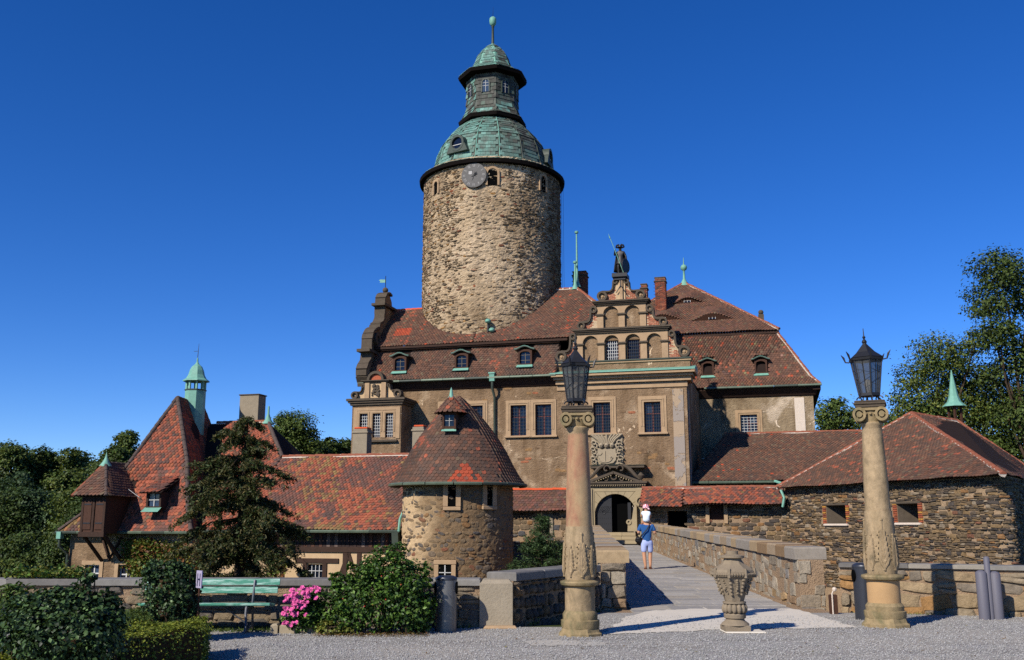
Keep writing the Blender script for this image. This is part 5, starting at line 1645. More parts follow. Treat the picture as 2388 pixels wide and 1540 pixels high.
tur_open(1143, 1128, 1180, .3, .2, 'loophole')
tur_open(1050, 1317, 1354, .55, .18, 'window', True)
# roof
TPROF = [(2.98, 3.38), (2.72, 3.72), (2.42, 4.25), (2.12, 4.85), (1.72, 5.5), (1.22, 6.15), (.72, 6.72), (.3, 7.12), (.05, 7.34)]
roof = MB().lathe(TPROF, 56, caps=False).build('roof', MAT['roofbase'], tur, fix=False)
MB().lathe([(2.95, 3.36), (2.3, 3.42)], 48, caps=False).build('eave_soffit', MAT['beam'], tur, fix=False)
tp = Pieces(roof, 'tile', 'tile', TILES)
hoodc = Vector((at(1052, 963, 42.55).x-TX, 42.55-TY, 0)); hz0, hz1 = at(1052, 964, 42.55).z, at(1052, 928, 42.55).z
tot = 0; seg = [math.hypot(TPROF[i+1][0]-TPROF[i][0], TPROF[i+1][1]-TPROF[i][1]) for i in range(len(TPROF)-1)]
L = sum(seg); rows = int(L/.165)
for k in range(rows):
    s = (k+.5)*L/rows; i = 0
    while s > seg[i]: s -= seg[i]; i += 1
    t = s/seg[i]; r = lerp(TPROF[i][0], TPROF[i+1][0], t); z = lerp(TPROF[i][1], TPROF[i+1][1], t)
    sl = Vector((TPROF[i+1][0]-TPROF[i][0], 0, TPROF[i+1][1]-TPROF[i][1])).normalized()
    n = max(6, int(2*PI*r/.19))
    for q in range(n):
        w = 2*PI*(q+(.5 if k % 2 else 0))/n
        out = Vector((math.sin(w), -math.cos(w), 0))
        if out.y > .45: continue
        p = out*r+Vector((0, 0, z))
        if (p-hoodc).xy.length < .33 and 5.6 < z < hz0+.1 and p.y < 0: continue
        al = Vector((math.cos(w), math.sin(w), 0)); up = out*sl.x+Vector((0, 0, sl.z)); nn = al.cross(up)
        if nn.dot(out) < 0: nn = -nn
        up = (up-nn*(.08+r4.uniform(-.02, .02))).normalized(); nn = al.cross(up).normalized()
        wd = math.degrees(w)
        wd = wd-360 if wd > 180 else wd
        red = abs(wd-9) < 15*(1-(k-0)/8.0) and k < 8
        c = pick(PAL_NEW, r4) if red and r4.random() < .75 else (pick(PAL_RED, r4) if r4.random() < .03 + (.3 if wd < -50 and z > 5 else 0) else pick(PAL_DARK if r4.random() < .6 else PAL_BROWN, r4))
        tp.add(r4.randrange(4), basis(p+nn*.012, al, up, nn, 2*PI*r/n*1.0, .165*1.35, .024), c)
# hood over the tiny dormer
hood = MB().lathe([(.66, hz0), (.42, hz0+.28), (.2, hz1-.05), (.08, hz1)], 20, (hoodc.x, hoodc.y), caps=False).build('dormer_hood', MAT['roofbase'], tur, fix=False)
hp = Pieces(hood, 'tile', 'tile', TILES, 80)
for k in range(5):
    t = (k+.5)/5; r = lerp(.68, .1, t); z = lerp(hz0-.01, hz1, t)
    n = max(5, int(2*PI*r/.19))
    for q in range(n):
        w = 2*PI*(q+(.5 if k % 2 else 0))/n; out = Vector((math.sin(w), -math.cos(w), 0)); al = Vector((math.cos(w), math.sin(w), 0))
        up = (out*-.62+Vector((0, 0, .72))).normalized(); nn = al.cross(up).normalized(); up = (up-nn*.08).normalized(); nn = al.cross(up).normalized()
        hp.add(r4.randrange(4), basis(out*r+Vector((hoodc.x, hoodc.y, z))+nn*.02, al, up, nn, 2*PI*r/n, .24, .024), pick(PAL_RED if r4.random() < .25 else PAL_BROWN, r4))
hp.finish()
tp.finish(lambda x, y, c: x > 1215)
MB().lathe([(.18, hz1-.04), (.09, hz1+.1), (.05, hz1+.35), (.0, hz1+.48)], 10, (hoodc.x, hoodc.y)).build('finial', MAT['copper'], tur, smooth=True)
dz0_ = at(1047, 1002, 42.2).z
m = MB(); m.box(-.30, -.22, -.52, .3, dz0_, hz0+.05); m.box(.22, .30, -.52, .3, dz0_, hz0+.05); m.box(-.22, .22, -.5, -.4, dz0_, dz0_+.14); m.box(-.22, .22, -.5, -.4, hz0-.1, hz0+.05)
m.tfm(Matrix.Translation((hoodc.x, hoodc.y+.12, 0)) @ Matrix.Rotation(-.12, 4, 'Z')); d = m.build('dormer', MAT['wood'], tur)
m = MB(); m.box(-.22, .22, -.42, -.40, dz0_+.14, hz0-.1); m.tfm(Matrix.Translation((hoodc.x, hoodc.y+.12, 0)) @ Matrix.Rotation(-.12, 4, 'Z')); m.build('pane', MAT['glass'], d)
m = MB(); m.box(-.009, .009, -.45, -.43, dz0_+.14, hz0-.1); m.box(-.22, .22, -.45, -.43, dz0_+.38, dz0_+.395); m.tfm(Matrix.Translation((hoodc.x, hoodc.y+.12, 0)) @ Matrix.Rotation(-.12, 4, 'Z')); m.build('glazing_bar', MAT['whitebar'], d)
m = MB(); m.add([(-.33, -.6, dz0_-.08), (.33, -.6, dz0_-.08), (.3, -.48, dz0_+.04), (-.3, -.48, dz0_+.04)], [(0, 1, 2, 3)]); m.tfm(Matrix.Translation((hoodc.x, hoodc.y+.12, 0)) @ Matrix.Rotation(-.12, 4, 'Z')); m.build('apron', MAT['copper'], d)
for k in range(10):
    a0_, a1_ = -PI/2+math.radians(-115+23*k), -PI/2+math.radians(-115+23*(k+1)-.8)
    MB().tube([(3.03*math.cos(lerp(a0_, a1_, q/4)), 3.03*math.sin(lerp(a0_, a1_, q/4)), 3.36+.01*math.sin(k)) for q in range(5)], .07, 6).build('gutter', MAT['gutter'] if k < 6 else MAT['copper_dark'], tur, smooth=True)

# ================================================================== HALF-TIMBERED WING
wg = thing('half_timbered_wing', 'low half-timbered wing with long lichen-spotted red tile roof', 'wing', P.m)
EZ, RZ, ED, RDg = 1.42, 5.03, -16.15, -12.05
sl_ = (RZ-EZ)/(RDg-ED)
HD = ED+(7.15-EZ)/sl_
WL, WR = -17.6, -4.6
hu = P.u(625, 986, HD)
m = MB()
m.add([(WL-3.2, ED, EZ), (WR, ED, EZ), (WR, RDg, RZ), (-15.25, RDg, RZ), (hu, HD, 7.15), (-21.0, HD, 7.15)], [(0, 1, 2, 3, 4, 5)])
m.add([(-15.25, RDg, RZ), (WR, RDg, RZ), (WR, -8, EZ), (-13, -8, EZ)], [(0, 1, 2, 3)])
m.add([(hu, HD, 7.15), (-15.25, RDg, RZ), (-13.0, -8, EZ+1), (-13.0, -4, EZ)], [(0, 1, 2, 3)])
wroof = m.build('roof', MAT['roofbase'], wg, fix=False)
def col_wing(c, a, b):
    if c.z > RZ or c.x < -15.6: return pick(PAL_RED, r4) if r4.random() < .8 else pick(PAL_BROWN, r4)
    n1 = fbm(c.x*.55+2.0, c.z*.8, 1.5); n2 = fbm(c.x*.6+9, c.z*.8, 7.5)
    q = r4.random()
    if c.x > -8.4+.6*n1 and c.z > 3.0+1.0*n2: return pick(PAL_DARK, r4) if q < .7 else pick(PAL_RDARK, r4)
    if q < .10+1.6*max(0, n1): return pick(PAL_RDARK, r4)
    if r4.random() < .10+1.2*max(0, n2): return pick(PAL_LICH, r4)
    return pick(PAL_RED, r4) if r4.random() < .82 else pick(PAL_BROWN, r4)
tp = Pieces(wroof, 'tile', 'tile', TILES)
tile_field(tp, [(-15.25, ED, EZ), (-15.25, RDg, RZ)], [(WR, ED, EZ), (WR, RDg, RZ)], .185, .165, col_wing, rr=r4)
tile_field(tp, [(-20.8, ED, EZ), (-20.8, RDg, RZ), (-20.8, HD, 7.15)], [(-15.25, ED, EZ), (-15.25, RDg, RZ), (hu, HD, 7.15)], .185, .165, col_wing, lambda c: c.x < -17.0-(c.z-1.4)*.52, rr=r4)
tp.finish(lambda x, y, c: x > 940 or (430 < x < 640 and y > 1090))
ridge_tiles(wroof, (-15.2, RDg, RZ+.03), (-7.2, RDg, RZ+.03), 'ridge', .12, .36)
ridge_tiles(wroof, (-20.6, HD, 7.18), (hu, HD, 7.18), 'ridge', .12, .36)
ridge_tiles(wroof, (hu, HD, 7.18), (-15.25, RDg, RZ+.04), 'ridge_grey', .12, .36, False)
MB().lathe([(.32, 7.05), (.16, 7.3), (.06, 7.6), (.05, 8.0), (0, 8.05)], 10, (hu, HD)).build('finial', MAT['copper'], wg, smooth=True)
for i in range(7):
    a, b = lerp(-17.2, -7.1, i/7), lerp(-17.2, -7.1, (i+1)/7)
    MB().tube([(a, ED-.08, EZ-.05), (b-.015, ED-.08, EZ-.05)], .07, 6).build('gutter', MAT['gutter'] if i % 3 else MAT['copper_dark'], wg, smooth=True)
MB().tube([(-7.15, ED-.1, EZ-.05), (-7.12, ED-.05, EZ+.5), (-7.0, ED+.1, EZ+.9)], .06, 6).build('rain_pipe', MAT['copper'], wg, smooth=True)
m = MB(); m.prismx([(ED-.2, EZ-.1), (ED+.12, EZ-.1), (ED+.1, EZ-.75), (ED-.1, EZ-.75)], -7.45, -7.15); m.build('rain_hopper', MAT['copper_dark'], wg)
# timber wall
FD = -15.5
wn_ = (P.u(717, 1330, FD), P.u(752, 1330, FD), P.z(735, 1353, FD)-.5, P.z(735, 1316, FD))
m = wall_holes(MB(), WL, WR, -7.2, .62, [wn_], FD, .2, .4); m.build('infill', MAT['plaster_cream'], wg, fix=False)
MB().box(WL, WR, FD+.42, FD+.45, -3, .6).build('dark_interior', MAT['black'], wg)
MB().box(WL, WR, FD-.02, FD+.3, .62, 1.5).build('plank_backing', MAT['black'], wg)
x = -16.5
PLK = [([(-.5, -.5, 0), (.5, -.5, 0), (.5, .5, 0), (-.5, .5, 0), (-.48, -.5, 1), (.48, -.5, 1), (.48, .5, 1), (-.48, .5, 1)], [(4, 5, 6, 7), (0, 1, 5, 4), (1, 2, 6, 5), (2, 3, 7, 6), (3, 0, 4, 7)])]
pk = Pieces(wg, 'plank', 'plank', PLK)
while x < -7.0:
    w = r4.uniform(.16, .24)
    c = pick([(5, srgb(60, 46, 42)), (2, srgb(88, 60, 48)), (.7, srgb(112, 94, 84)), (1, srgb(108, 64, 46))], r4)
    pk.add(0, basis(Vector((x+w/2, FD-.02, 1.02)), Vector((1, 0, 0)), Vector((0, 0, 1)), Vector((0, -1, 0)), w-.012, .8, r4.uniform(.02, .05)), c)
    x += w
pk.finish()
def beam(a, b, w=.2, t=.06):
    a, b = Vector(a), Vector(b); d = (b-a).normalized(); n = Vector((-d.z, 0, d.x))*(w/2)
    m = MB(); m.prism([((a-n).x, (a-n).z), ((b-n).x, (b-n).z), ((b+n).x, (b+n).z), ((a+n).x, (a+n).z)], FD-t, FD+.1); return m.build('beam', MAT['beam'], wg)
bz_ = .56
beam((-16.8, 0, bz_), (WR, 0, bz_), .24, .08)
for px in (805, 838, 930, 660):
    u = P.u(px, 1300, FD); beam((u, 0, bz_-.1), (u, 0, -3), .2, .055)
u = P.u(812, 1300, FD); beam((u+.02, 0, .4), (P.u(785, 1350, FD), 0, -1.1), .18, .05); beam((u+.02, 0, .4), (P.u(826, 1330, FD), 0, -.4), .16, .05)
z_ = wn_[3]+.16
beam((P.u(690, 1310, FD), 0, z_), (P.u(790, 1310, FD), 0, z_), .2, .062)
beam((wn_[0]-.12, 0, z_-.08), (wn_[0]-.12, 0, -3), .2, .058); beam((wn_[1]+.12, 0, z_-.08), (wn_[1]+.12, 0, -3), .2, .058)
window(wg, *wn_, y=FD, rev=.12, sur=0, cross=(1, 1), grille=(4, 4), bar='whitebar', sill=False, frame='beam', bw=.014)
for (x0, x1, y0, y1, d, cp) in ((823, 862, 1001, 1075, -11.95, True), (962, 994, 996, 1080, -11.95, True)):
    u0, z1 = P.hit(x0, y0, d); u1, z0 = P.hit(x1-8, y1, d)
    c = MB().bbox(u0, u1, d, d+.62, z0-.8, z1, .02).build('chimney', MAT['concrete_grey'], wg)
    MB().bbox(u0-.05, u1+.05, d-.05, d+.67, z1-.22, z1-.12, .02).build('chimney_band', MAT['concrete_grey'], c)
    MB().bbox(u0+.05, u1-.02, d+.05, d+.6, z1+.003, z1+.1, .03).build('chimney_bricks', MAT['ridge_red'], c)
# ================================================================== STEEP-ROOFED HOUSE at the left
hs_ = thing('steep_roof_house', 'plastered house with tall steep red tile roof and green copper cupola', 'house', P.m)
HE, HZ = -16.85, 1.36
apu_, apz_ = P.hit(415, 929, -13.0)
kn_l = [(-24.35, HE, HZ), (-23.2, -16.3, 2.35), (-21.85, -15.3, 4.65), (apu_, -13.0, apz_)]
kn_r = [(-17.15, HE, HZ), (-17.75, -16.3, 2.35), (-18.6, -15.3, 4.65), (apu_, -13.0, apz_)]
RB = -9.3
kb_r = [(-20.0, RB+3, HZ), (-20.5, RB+2.5, 2.35), (-20.9, RB+1.5, 4.65), (apu_-.9, RB, apz_)]
kb_l = [(-24.35, RB+3, HZ), (-23.2, RB+2.5, 2.35), (-22.9, RB+1.5, 4.65), (apu_-.9, RB, apz_)]
m = MB()
for A_, B_ in ((kn_l, kn_r), (kn_r, kb_r), (kb_l, kn_l), (kb_r, kb_l)):
    for i in range(3): m.add([A_[i], B_[i], B_[i+1], A_[i+1]], [(0, 1, 2, 3)])
hroof = m.build('roof', MAT['roofbase'], hs_, fix=False)
def col_house(c, a, b):
    n = fbm(c.x*.6, c.z*.6, c.y*.6+3)
    if r4.random() < .14+1.6*max(0, n): return pick(PAL_RDARK, r4)
    if c.z < 2.4 and c.x < -22: return pick(PAL_LICH, r4)
    return pick(PAL_RED, r4) if r4.random() < .8 else pick(PAL_BROWN, r4)
tp = Pieces(hroof, 'tile', 'tile', TILES)
tile_field(tp, kn_l, kn_r, .2, .17, col_house, lambda c: -22.5 < c.x < -21.0 and c.z < 3.8 and c.z > 2.9, rr=r4)
tile_field(tp, kn_r, kb_r, .2, .17, col_house, rr=r4)
tile_field(tp, kb_l, kn_l, .2, .17, col_house, rr=r4)
tp.finish(lambda x, y, c: x > 470)
for A_ in (kn_l, kn_r):
    for i in range(3): ridge_tiles(hroof, Vector(A_[i])+Vector((0, -.03, .03)), Vector(A_[i+1])+Vector((0, -.03, .03)), 'ridge_grey', .12, .36, False)
ridge_tiles(hroof, kn_l[3], kb_l[3], 'ridge_grey', .13, .36, False); ridge_tiles(hroof, kb_r[3], kb_r[2], 'ridge_grey', .13, .36, False)
# walls and windows
HWd = -16.4
w1_ = (P.u(199, 1330, HWd), P.u(232, 1330, HWd), P.z(215, 1350, HWd)-.4, P.z(215, 1318, HWd)); w2_ = (P.u(276, 1330, HWd), P.u(306, 1330, HWd), P.z(290, 1362, HWd)-.3, P.z(290, 1318, HWd))
m = wall_holes(MB(), -24.05, -17.3, -7.2, 1.5, [w1_, w2_], HWd, .25, .5); m.build('wall', MAT['plaster'], hs_, fix=False)
MB().box(-23.9, -17.4, HWd+.52, HWd+.55, -3, 1.4).build('dark_interior', MAT['black'], hs_)
m = MB(); m.box(-17.9, -17.303, HWd+.5, -8, -7.2, 1.4); m.box(-24.047, -23.5, HWd+.5, -8, -7.2, 1.4); m.build('side_wall', MAT['plaster'], hs_)
for w in (w1_, w2_): window(hs_, *w, y=HWd, rev=.2, sur=.2, cross=(2, 2), sill=False, frame='whitebar', moulded=False)
for i in range(6):
    a, b = lerp(-24.5, -17.3, i/6), lerp(-24.5, -17.3, (i+1)/6)
    MB().tube([(a, HE-.08, HZ-.05), (b-.015, HE-.08, HZ-.05)], .07, 6).build('gutter', MAT['gutter'] if i % 2 else MAT['copper_dark'], hs_, smooth=True)
ug = P.u(150, 1260, HWd-.2)
m = MB(); m.box(ug-.12, ug+.12, HE-.2, HE+.05, HZ-.35, HZ-.02); m.build('rain_hopper', MAT['copper'], hs_)
MB().tube([(ug, HE-.08, HZ-.3), (ug, HE-.08, HZ-.7), (ug+.2, HWd-.12, HZ-1.1), (ug+.2, HWd-.12, -4)], .07, 7).build('downpipe', MAT['copper_dark'], hs_, smooth=True)
# wooden bay on brackets
OD = -18.0
o0, o1 = P.u(189, 1200, OD), P.u(245, 1200, OD); oz0, oz1 = P.z(217, 1246, OD), P.z(217, 1156, OD)
ob = MB().box(o0+.03, o1-.03, OD+.03, -14.6, oz0+.02, oz1).build('wooden_bay', MAT['wood'], hs_)
m = MB()
for x in (o0, (o0+o1)/2-.06, o1-.12): m.box(x, x+.12, OD-.02, OD+.12, oz0, oz1)
m.box(o0+.12, o1-.12, OD-.015, OD+.12, oz1-.14, oz1); m.box(o0-.04, o1+.04, OD-.05, OD+.16, oz0-.12, oz0+.1); m.build('bay_frame', MAT['beam'], ob)
for k in (0, 1):
    a = lerp(o0, o1, .5*k)+.14; b = lerp(o0, o1, .5*(k+1))-.1
    MB().bbox(a, b, OD-.012, OD+.03, oz0+.2, oz1-.2, .01).build('shutter', MAT['wood'], ob)
    g = MB()
    for z in (oz0+.5, oz1-.4): g.box(a+.02, b-.02, OD-.03, OD-.013, z-.03, z+.03)
    g.build('strap_hinge', MAT['black_iron'], ob)
for x in (o0+.1, o1-.1):
    MB().tube([(x, OD+.1, oz0), (x+.02, HWd-.02, oz0-1.25)], .085, 4).build('bracket', MAT['beam'], ob)
MB().tube([(o0+.1, HWd-.1, oz0-.1), ((o0+o1)/2-.05, HWd-.12, oz0-1.2), (o1-.12, HWd-.1, oz0-.15)], .08, 4).build('bracket', MAT['beam'], ob)
oa, oaz = P.hit(247, 1080, -16.7)
rl = [(o0-.32, OD-.3, oz1-.03), (oa, -16.7, oaz)]; rr2 = [(o1+.2, OD-.3, oz1-.03), (oa, -16.7, oaz)]
bk = [(o1+.2, -14.2, oz1-.03), (oa, -14.2, oaz)]; bl = [(o0-.32, -14.2, oz1-.03), (oa, -14.2, oaz)]
m = MB(); m.add([rl[0], rr2[0], rr2[1]], [(0, 1, 2)]); m.add([rr2[0], bk[0], bk[1], rr2[1]], [(0, 1, 2, 3)]); m.add([bl[0], rl[0], rl[1], bl[1]], [(0, 1, 2, 3)]); m.add([rl[0], bl[0], bk[0], rr2[0]], [(0, 1, 2, 3)])
br = m.build('bay_roof', MAT['roofbase'], hs_, fix=False)
tp = Pieces(br, 'tile', 'tile', TILES, 200)
tile_field(tp, rl, rr2, .2, .17, lambda c, a, b: pick(PAL_BROWN, r4), rr=r4); tile_field(tp, rr2, bk, .2, .17, lambda c, a, b: pick(PAL_BROWN, r4), rr=r4); tile_field(tp, bl, rl, .2, .17, lambda c, a, b: pick(PAL_BROWN, r4), rr=r4)
tp.finish()
ridge_tiles(br, rr2[0], rr2[1], 'ridge_grey', .1, .32, False); ridge_tiles(br, rl[0], rl[1], 'ridge', .1, .32, False); ridge_tiles(br, rr2[1], bk[1], 'ridge_grey', .1, .32, False)
MB().lathe([(.3, oaz-.16), (.14, oaz+.08), (.05, oaz+.3), (0, oaz+.55)], 8, (oa, -16.7)).build('finial', MAT['copper'], hs_, smooth=True)
MB().tube([(oa+.1, -16.75, oaz+.05), (oa+.45, -16.5, oz1+.8), (o1+.55, -16.3, oz1-.05)], .014, 4).build('lightning_cable', MAT['whitebar'], hs_)
# small shed dormer
SDd = -16.8
du0, dz1 = P.hit(342, 1148, SDd); du1, dz0 = P.hit(374, 1186, SDd)
m = MB(); m.box(du0, du0+.1, SDd, -15.4, dz0, dz1); m.box(du1-.1, du1, SDd, -15.4, dz0, dz1); m.box(du0+.1, du1-.1, SDd, SDd+.1, dz0, dz0+.1)
sd = m.build('shed_dormer', MAT['beam'], hs_)
MB().box(du0+.1, du1-.1, SDd+.09, SDd+.11, dz0+.1, dz1).build('pane', MAT['glass'], sd)
m = MB(); c_ = (du0+du1)/2; m.box(c_-.02, c_+.02, SDd+.05, SDd+.08, dz0+.1, dz1); m.box(du0+.1, du1-.1, SDd+.05, SDd+.08, (dz0+dz1)/2, (dz0+dz1)/2+.03); m.build('glazing_bar', MAT['whitebar'], sd)
m = MB(); m.add([(du0-.06, SDd-.3, dz0-.16), (du1+.06, SDd-.3, dz0-.16), (du1+.04, SDd+.02, dz0+.05), (du0-.04, SDd+.02, dz0+.05)], [(0, 1, 2, 3)]); m.build('apron', MAT['copper'], sd)
ra, rb_ = [(du0-.2, SDd-.3, dz1-.02), (du0-.1, -15.0, dz1+1.05)], [(du1+.2, SDd-.3, dz1-.02), (du1+.3, -15.0, dz1+1.05)]
m = MB(); m.add([*ra, *rb_], [(0, 2, 3, 1)]); sr = m.build('shed_roof', MAT['roofbase'], hs_, fix=False)
sm = sr.modifiers.new('t', 'SOLIDIFY'); sm.thickness = .06
tp = Pieces(sr, 'tile', 'tile', TILES, 150); tile_field(tp, ra, rb_, .2, .17, col_house, rr=r4); tp.finish()
# cupola
cu_ = P.u(455, 930, -11.3); cz0, cz1, cz2, cz3 = P.z(455, 985, -11.3), P.z(455, 888, -11.3), P.z(455, 847, -11.3), P.z(455, 802, -11.3)
czm = P.z(455, 912, -11.3)
cp8 = PI/8+A15
MB().lathe([(.56, cz0-1.6), (.54, czm)], 8, (cu_, -11.3), cp8).build('cupola_base', MAT['copper'], hs_)
MB().lathe([(.58, czm+.002), (.58, czm+.06)], 8, (cu_, -11.3), cp8).build('cupola_rail', MAT['copper_dark'], hs_)
for k in range(8):
    w = cp8+2*PI*k/8
    MB().tube([(cu_+.48*math.cos(w), -11.3+.48*math.sin(w), czm+.06), (cu_+.48*math.cos(w), -11.3+.48*math.sin(w), cz1)], .065, 4).build('cupola_post', MAT['copper'], hs_)
MB().lathe([(.71, cz1-.06), (.69, cz1), (.54, cz1+.1), (.43, cz1+.3), (.37, cz1+.55), (.27, cz1+.76), (.12, cz2-.08), (.05, cz2+.05), (.04, cz2+.25), (.0, cz2+.3)], 8, (cu_, -11.3), cp8).build('cupola_roof', MAT['copper'], hs_, smooth=False)
m = MB(); m.tube([(cu_, -11.3, cz2+.3), (cu_+.03, -11.3, cz3)], [.02, .008], 4); m.tube([(cu_-.25, -11.3, cz2+.65), (cu_, -11.3, cz2+.65)], .015, 4); m.build('vane', MAT['black_iron'], hs_)
u0, z1 = P.hit(560, 923, -9.2); u1, z0 = P.hit(600, 990, -9.2)
c = MB().bbox(u0, u1, -9.2, -8.4, z0-1.5, z1, .02).build('chimney', MAT['concrete_grey'], hs_); MB().bbox(u0-.05, u1+.05, -9.25, -8.35, z1, z1+.07, .02).build('chimney_cap', MAT['darkstone'], c)

# ================================================================== CURTAIN WALLS beside the gate, and the low roof behind
def rubble_wall(parent, o_, al, L, z0, z1, pal, hh, ww, prot, thin=.08, limit=300, skip=None, hide=None, name='stone', rot=.06, gap=.02, tpl=None):
    pc = Pieces(parent, name, 'stone', tpl or STONES, limit)
    S = plane_S(o_, al, (0, 0, 1))
    rubble(pc, S, 0, L, z0, z1, hh, ww, prot, lambda p, u, v: pick(pal, r4), skip, gap, r4, rot, thin)
    pc.finish(hide)
PAL_BARN = [(4, srgb(122, 103, 78)), (3, srgb(107, 91, 71)), (3, srgb(96, 84, 71)), (2, srgb(136, 112, 80)), (2, srgb(84, 76, 69)), (.8, srgb(142, 106, 70)), (1.5, srgb(150, 134, 112)), (.5, srgb(126, 88, 68))]
cw = thing('gate_side_wall', 'rubble wall with small orange-ridged tile roof between turret and gate', 'wall', P.m)
CD = -6.0
m = MB(); m.box(-5.2, -1.15, CD-.5, CD+.4, -7.2, 2.5); w_ = m.build('wall', MAT['mortar_dark'], cw)
rubble_wall(w_, (-5.2, CD-.5, 0), (1, 0, 0), 4.05, -2.5, 2.3, PAL_T, (.18, .34), (.25, .6), (.03, .07), .12, 120)
L_, R_ = [(-5.4, CD-1.0, 2.38), (-5.4, CD+.1, 3.5)], [(-1.0, CD-1.0, 2.38), (-1.0, CD+.1, 3.5)]
m = MB(); m.add([L_[0], R_[0], R_[1], L_[1]], [(0, 1, 2, 3)]); m.add([L_[1], R_[1], (-1.0, CD+1.2, 2.4), (-5.4, CD+1.2, 2.4)], [(0, 1, 2, 3)]); m.add([L_[0], (-5.4, CD+1.2, 2.36), (-1, CD+1.2, 2.36), R_[0]], [(0, 1, 2, 3)])
rf = m.build('roof', MAT['roofbase'], cw, fix=False)
tp = Pieces(rf, 'tile', 'tile', TILES, 200); tile_field(tp, L_, R_, .2, .17, lambda c, a, b: pick(PAL_BROWN if r4.random() < .5 else PAL_RDARK, r4), rr=r4); tp.finish(lambda x, y, c: x > 1322)
ridge_tiles(rf, L_[1], R_[1], 'ridge_red', .12, .36, False)
m = MB(); u = P.u(1277, 1215, CD-.5)
MB().bbox(u-.3, u+.3, CD-.58, CD-.5, 1.1, 2.2, .02).build('loophole', MAT['concrete_grey'], cw); MB().box(u-.12, u+.12, CD-.6, CD-.585, 1.2, 2.1).build('dark_opening', MAT['black'], cw)

cw2 = thing('gate_flank_wall', 'shaded rubble wall under narrow orange tile roof right of the gate', 'wall', P.m)
m = MB(); gu1 = 9.6
wx = (P.u(1654, 1190, -1.5), P.u(1688, 1190, -1.5), P.z(1670, 1213, -1.5), P.z(1670, 1172, -1.5))
ax = (P.u(1556, 1200, -1.5), P.u(1602, 1200, -1.5), 1.0, P.z(1580, 1192, -1.5))
wall_holes(m, 1.75, gu1, -7.2, 2.9, [wx, ax], -1.5, .5, .9); w_ = m.build('wall', MAT['mortar_dark'], cw2, fix=False)
MB().box(1.8, gu1, -.98, -.95, -2, 2.8).build('dark_interior', MAT['black'], cw2)
rubble_wall(w_, (1.75, -1.5, 0), (1, 0, 0), gu1-1.75, -2.5, 2.7, PAL_BARN, (.16, .3), (.25, .6), (.03, .08), .1, 220, lambda p, u, v: (wx[0]-.1 < p.x < wx[1]+.1 and wx[2]-.1 < v < wx[3]+.1) or (ax[0]-.1 < p.x < ax[1]+.1 and v > .9))
m = MB(); m.bbox(wx[0]-.2, wx[0], -1.62, -1.4, wx[2]-.2, wx[3]+.1, .02); m.bbox(wx[1], wx[1]+.2, -1.62, -1.4, wx[2]-.2, wx[3]+.1, .02); m.build('window_surround', MAT['sandstone'], cw2)
MB().box(wx[0], wx[1], -1.3, -1.26, wx[2], wx[3]).build('shutter', MAT['wood'], cw2)
split = P.u(1592, 1190, -2.3)
for (a, b, ez, ed, rd_) in ((1.65, split, P.z(1560, 1183, -2.6), -2.6, -1.0), (split+.003, gu1-.1, P.z(1700, 1177, -2.3), -2.3, -1.0)):
    zr = 3.72
    L_, R_ = [(a, ed, ez), (a, rd_, zr)], [(b, ed, ez), (b, rd_, zr)]
    m = MB(); m.add([L_[0], R_[0], R_[1], L_[1]], [(0, 1, 2, 3)]); m.add([L_[1], R_[1], (b, -.1, 3.0), (a, -.1, 3.0)], [(0, 1, 2, 3)]); m.add([L_[0], (a, -.1, ez), (b, -.1, ez), R_[0]], [(0, 1, 2, 3)])
    rf = m.build('roof', MAT['roofbase'], cw2, fix=False)
    tp = Pieces(rf, 'tile', 'tile', TILES, 260)
    tile_field(tp, L_, R_, .19, .15, lambda c, a_, b_: pick(PAL_LICH, r4) if r4.random() < .05 else pick(PAL_RED if r4.random() < .55 else PAL_RDARK, r4), rr=r4); tp.finish()
    ridge_tiles(rf, L_[1], R_[1], 'ridge', .12, .36)
lr_ = thing('low_roofed_wing', 'long low wing with shaded brown tile roof below the pale wing', 'wing', P.m)
le, lz0 = 1.0, 4.12
rz_ = 7.3
L_ = [(P.u(1602, 1124, le), le, lz0), (P.u(1690, 1019, 6.2), 6.2, rz_)]; R_ = [(14.6, le, lz0), (14.6, 6.2, rz_)]
m = MB(); m.add([L_[0], R_[0], R_[1], L_[1]], [(0, 1, 2, 3)]); m.add([L_[1], R_[1], (14.6, 9.9, lz0), (L_[0][0]+.2, 9.9, lz0)], [(0, 1, 2, 3)]); m.add([L_[0], L_[1], (L_[0][0]+.2, 9.9, lz0)], [(0, 1, 2)])
rf = m.build('roof', MAT['roofbase'], lr_, fix=False)
def col_low(c, a, b):
    if r4.random() < .006 or (r4.random() < .02 and c.x < 7): return pick(PAL_NEW, r4)
    return pick(PAL_BROWN if r4.random() < .75 else PAL_DARK, r4)
tp = Pieces(rf, 'tile', 'tile', TILES); tile_field(tp, L_, R_, .19, .145, col_low, rr=r4); tp.finish(lambda x, y, c: x > 1990 or (x > 1830 and y > 1105))
ridge_tiles(rf, (L_[1][0], 6.2, rz_+.03), (14.4, 6.2, rz_+.03), 'ridge', .12, .36)
MB().box(L_[0][0]+.4, 14.4, le+.5, le+1.0, -7.2, lz0).build('wall', MAT['plaster'], lr_)
for i in range(4):
    a, b = lerp(L_[0][0], 9.1, i/4), lerp(L_[0][0], 9.1, (i+1)/4); MB().tube([(a, le-.08, lz0-.04), (b-.02, le-.08, lz0-.04)], .075, 6).build('gutter', MAT['gutter'], lr_, smooth=True)
MB().tube([(9.0, le-.1, lz0), (9.5, le-.6, lz0-.2), (9.75, le-1.2, lz0-.25)], .08, 6).build('gutter', MAT['copper'], lr_, smooth=True)
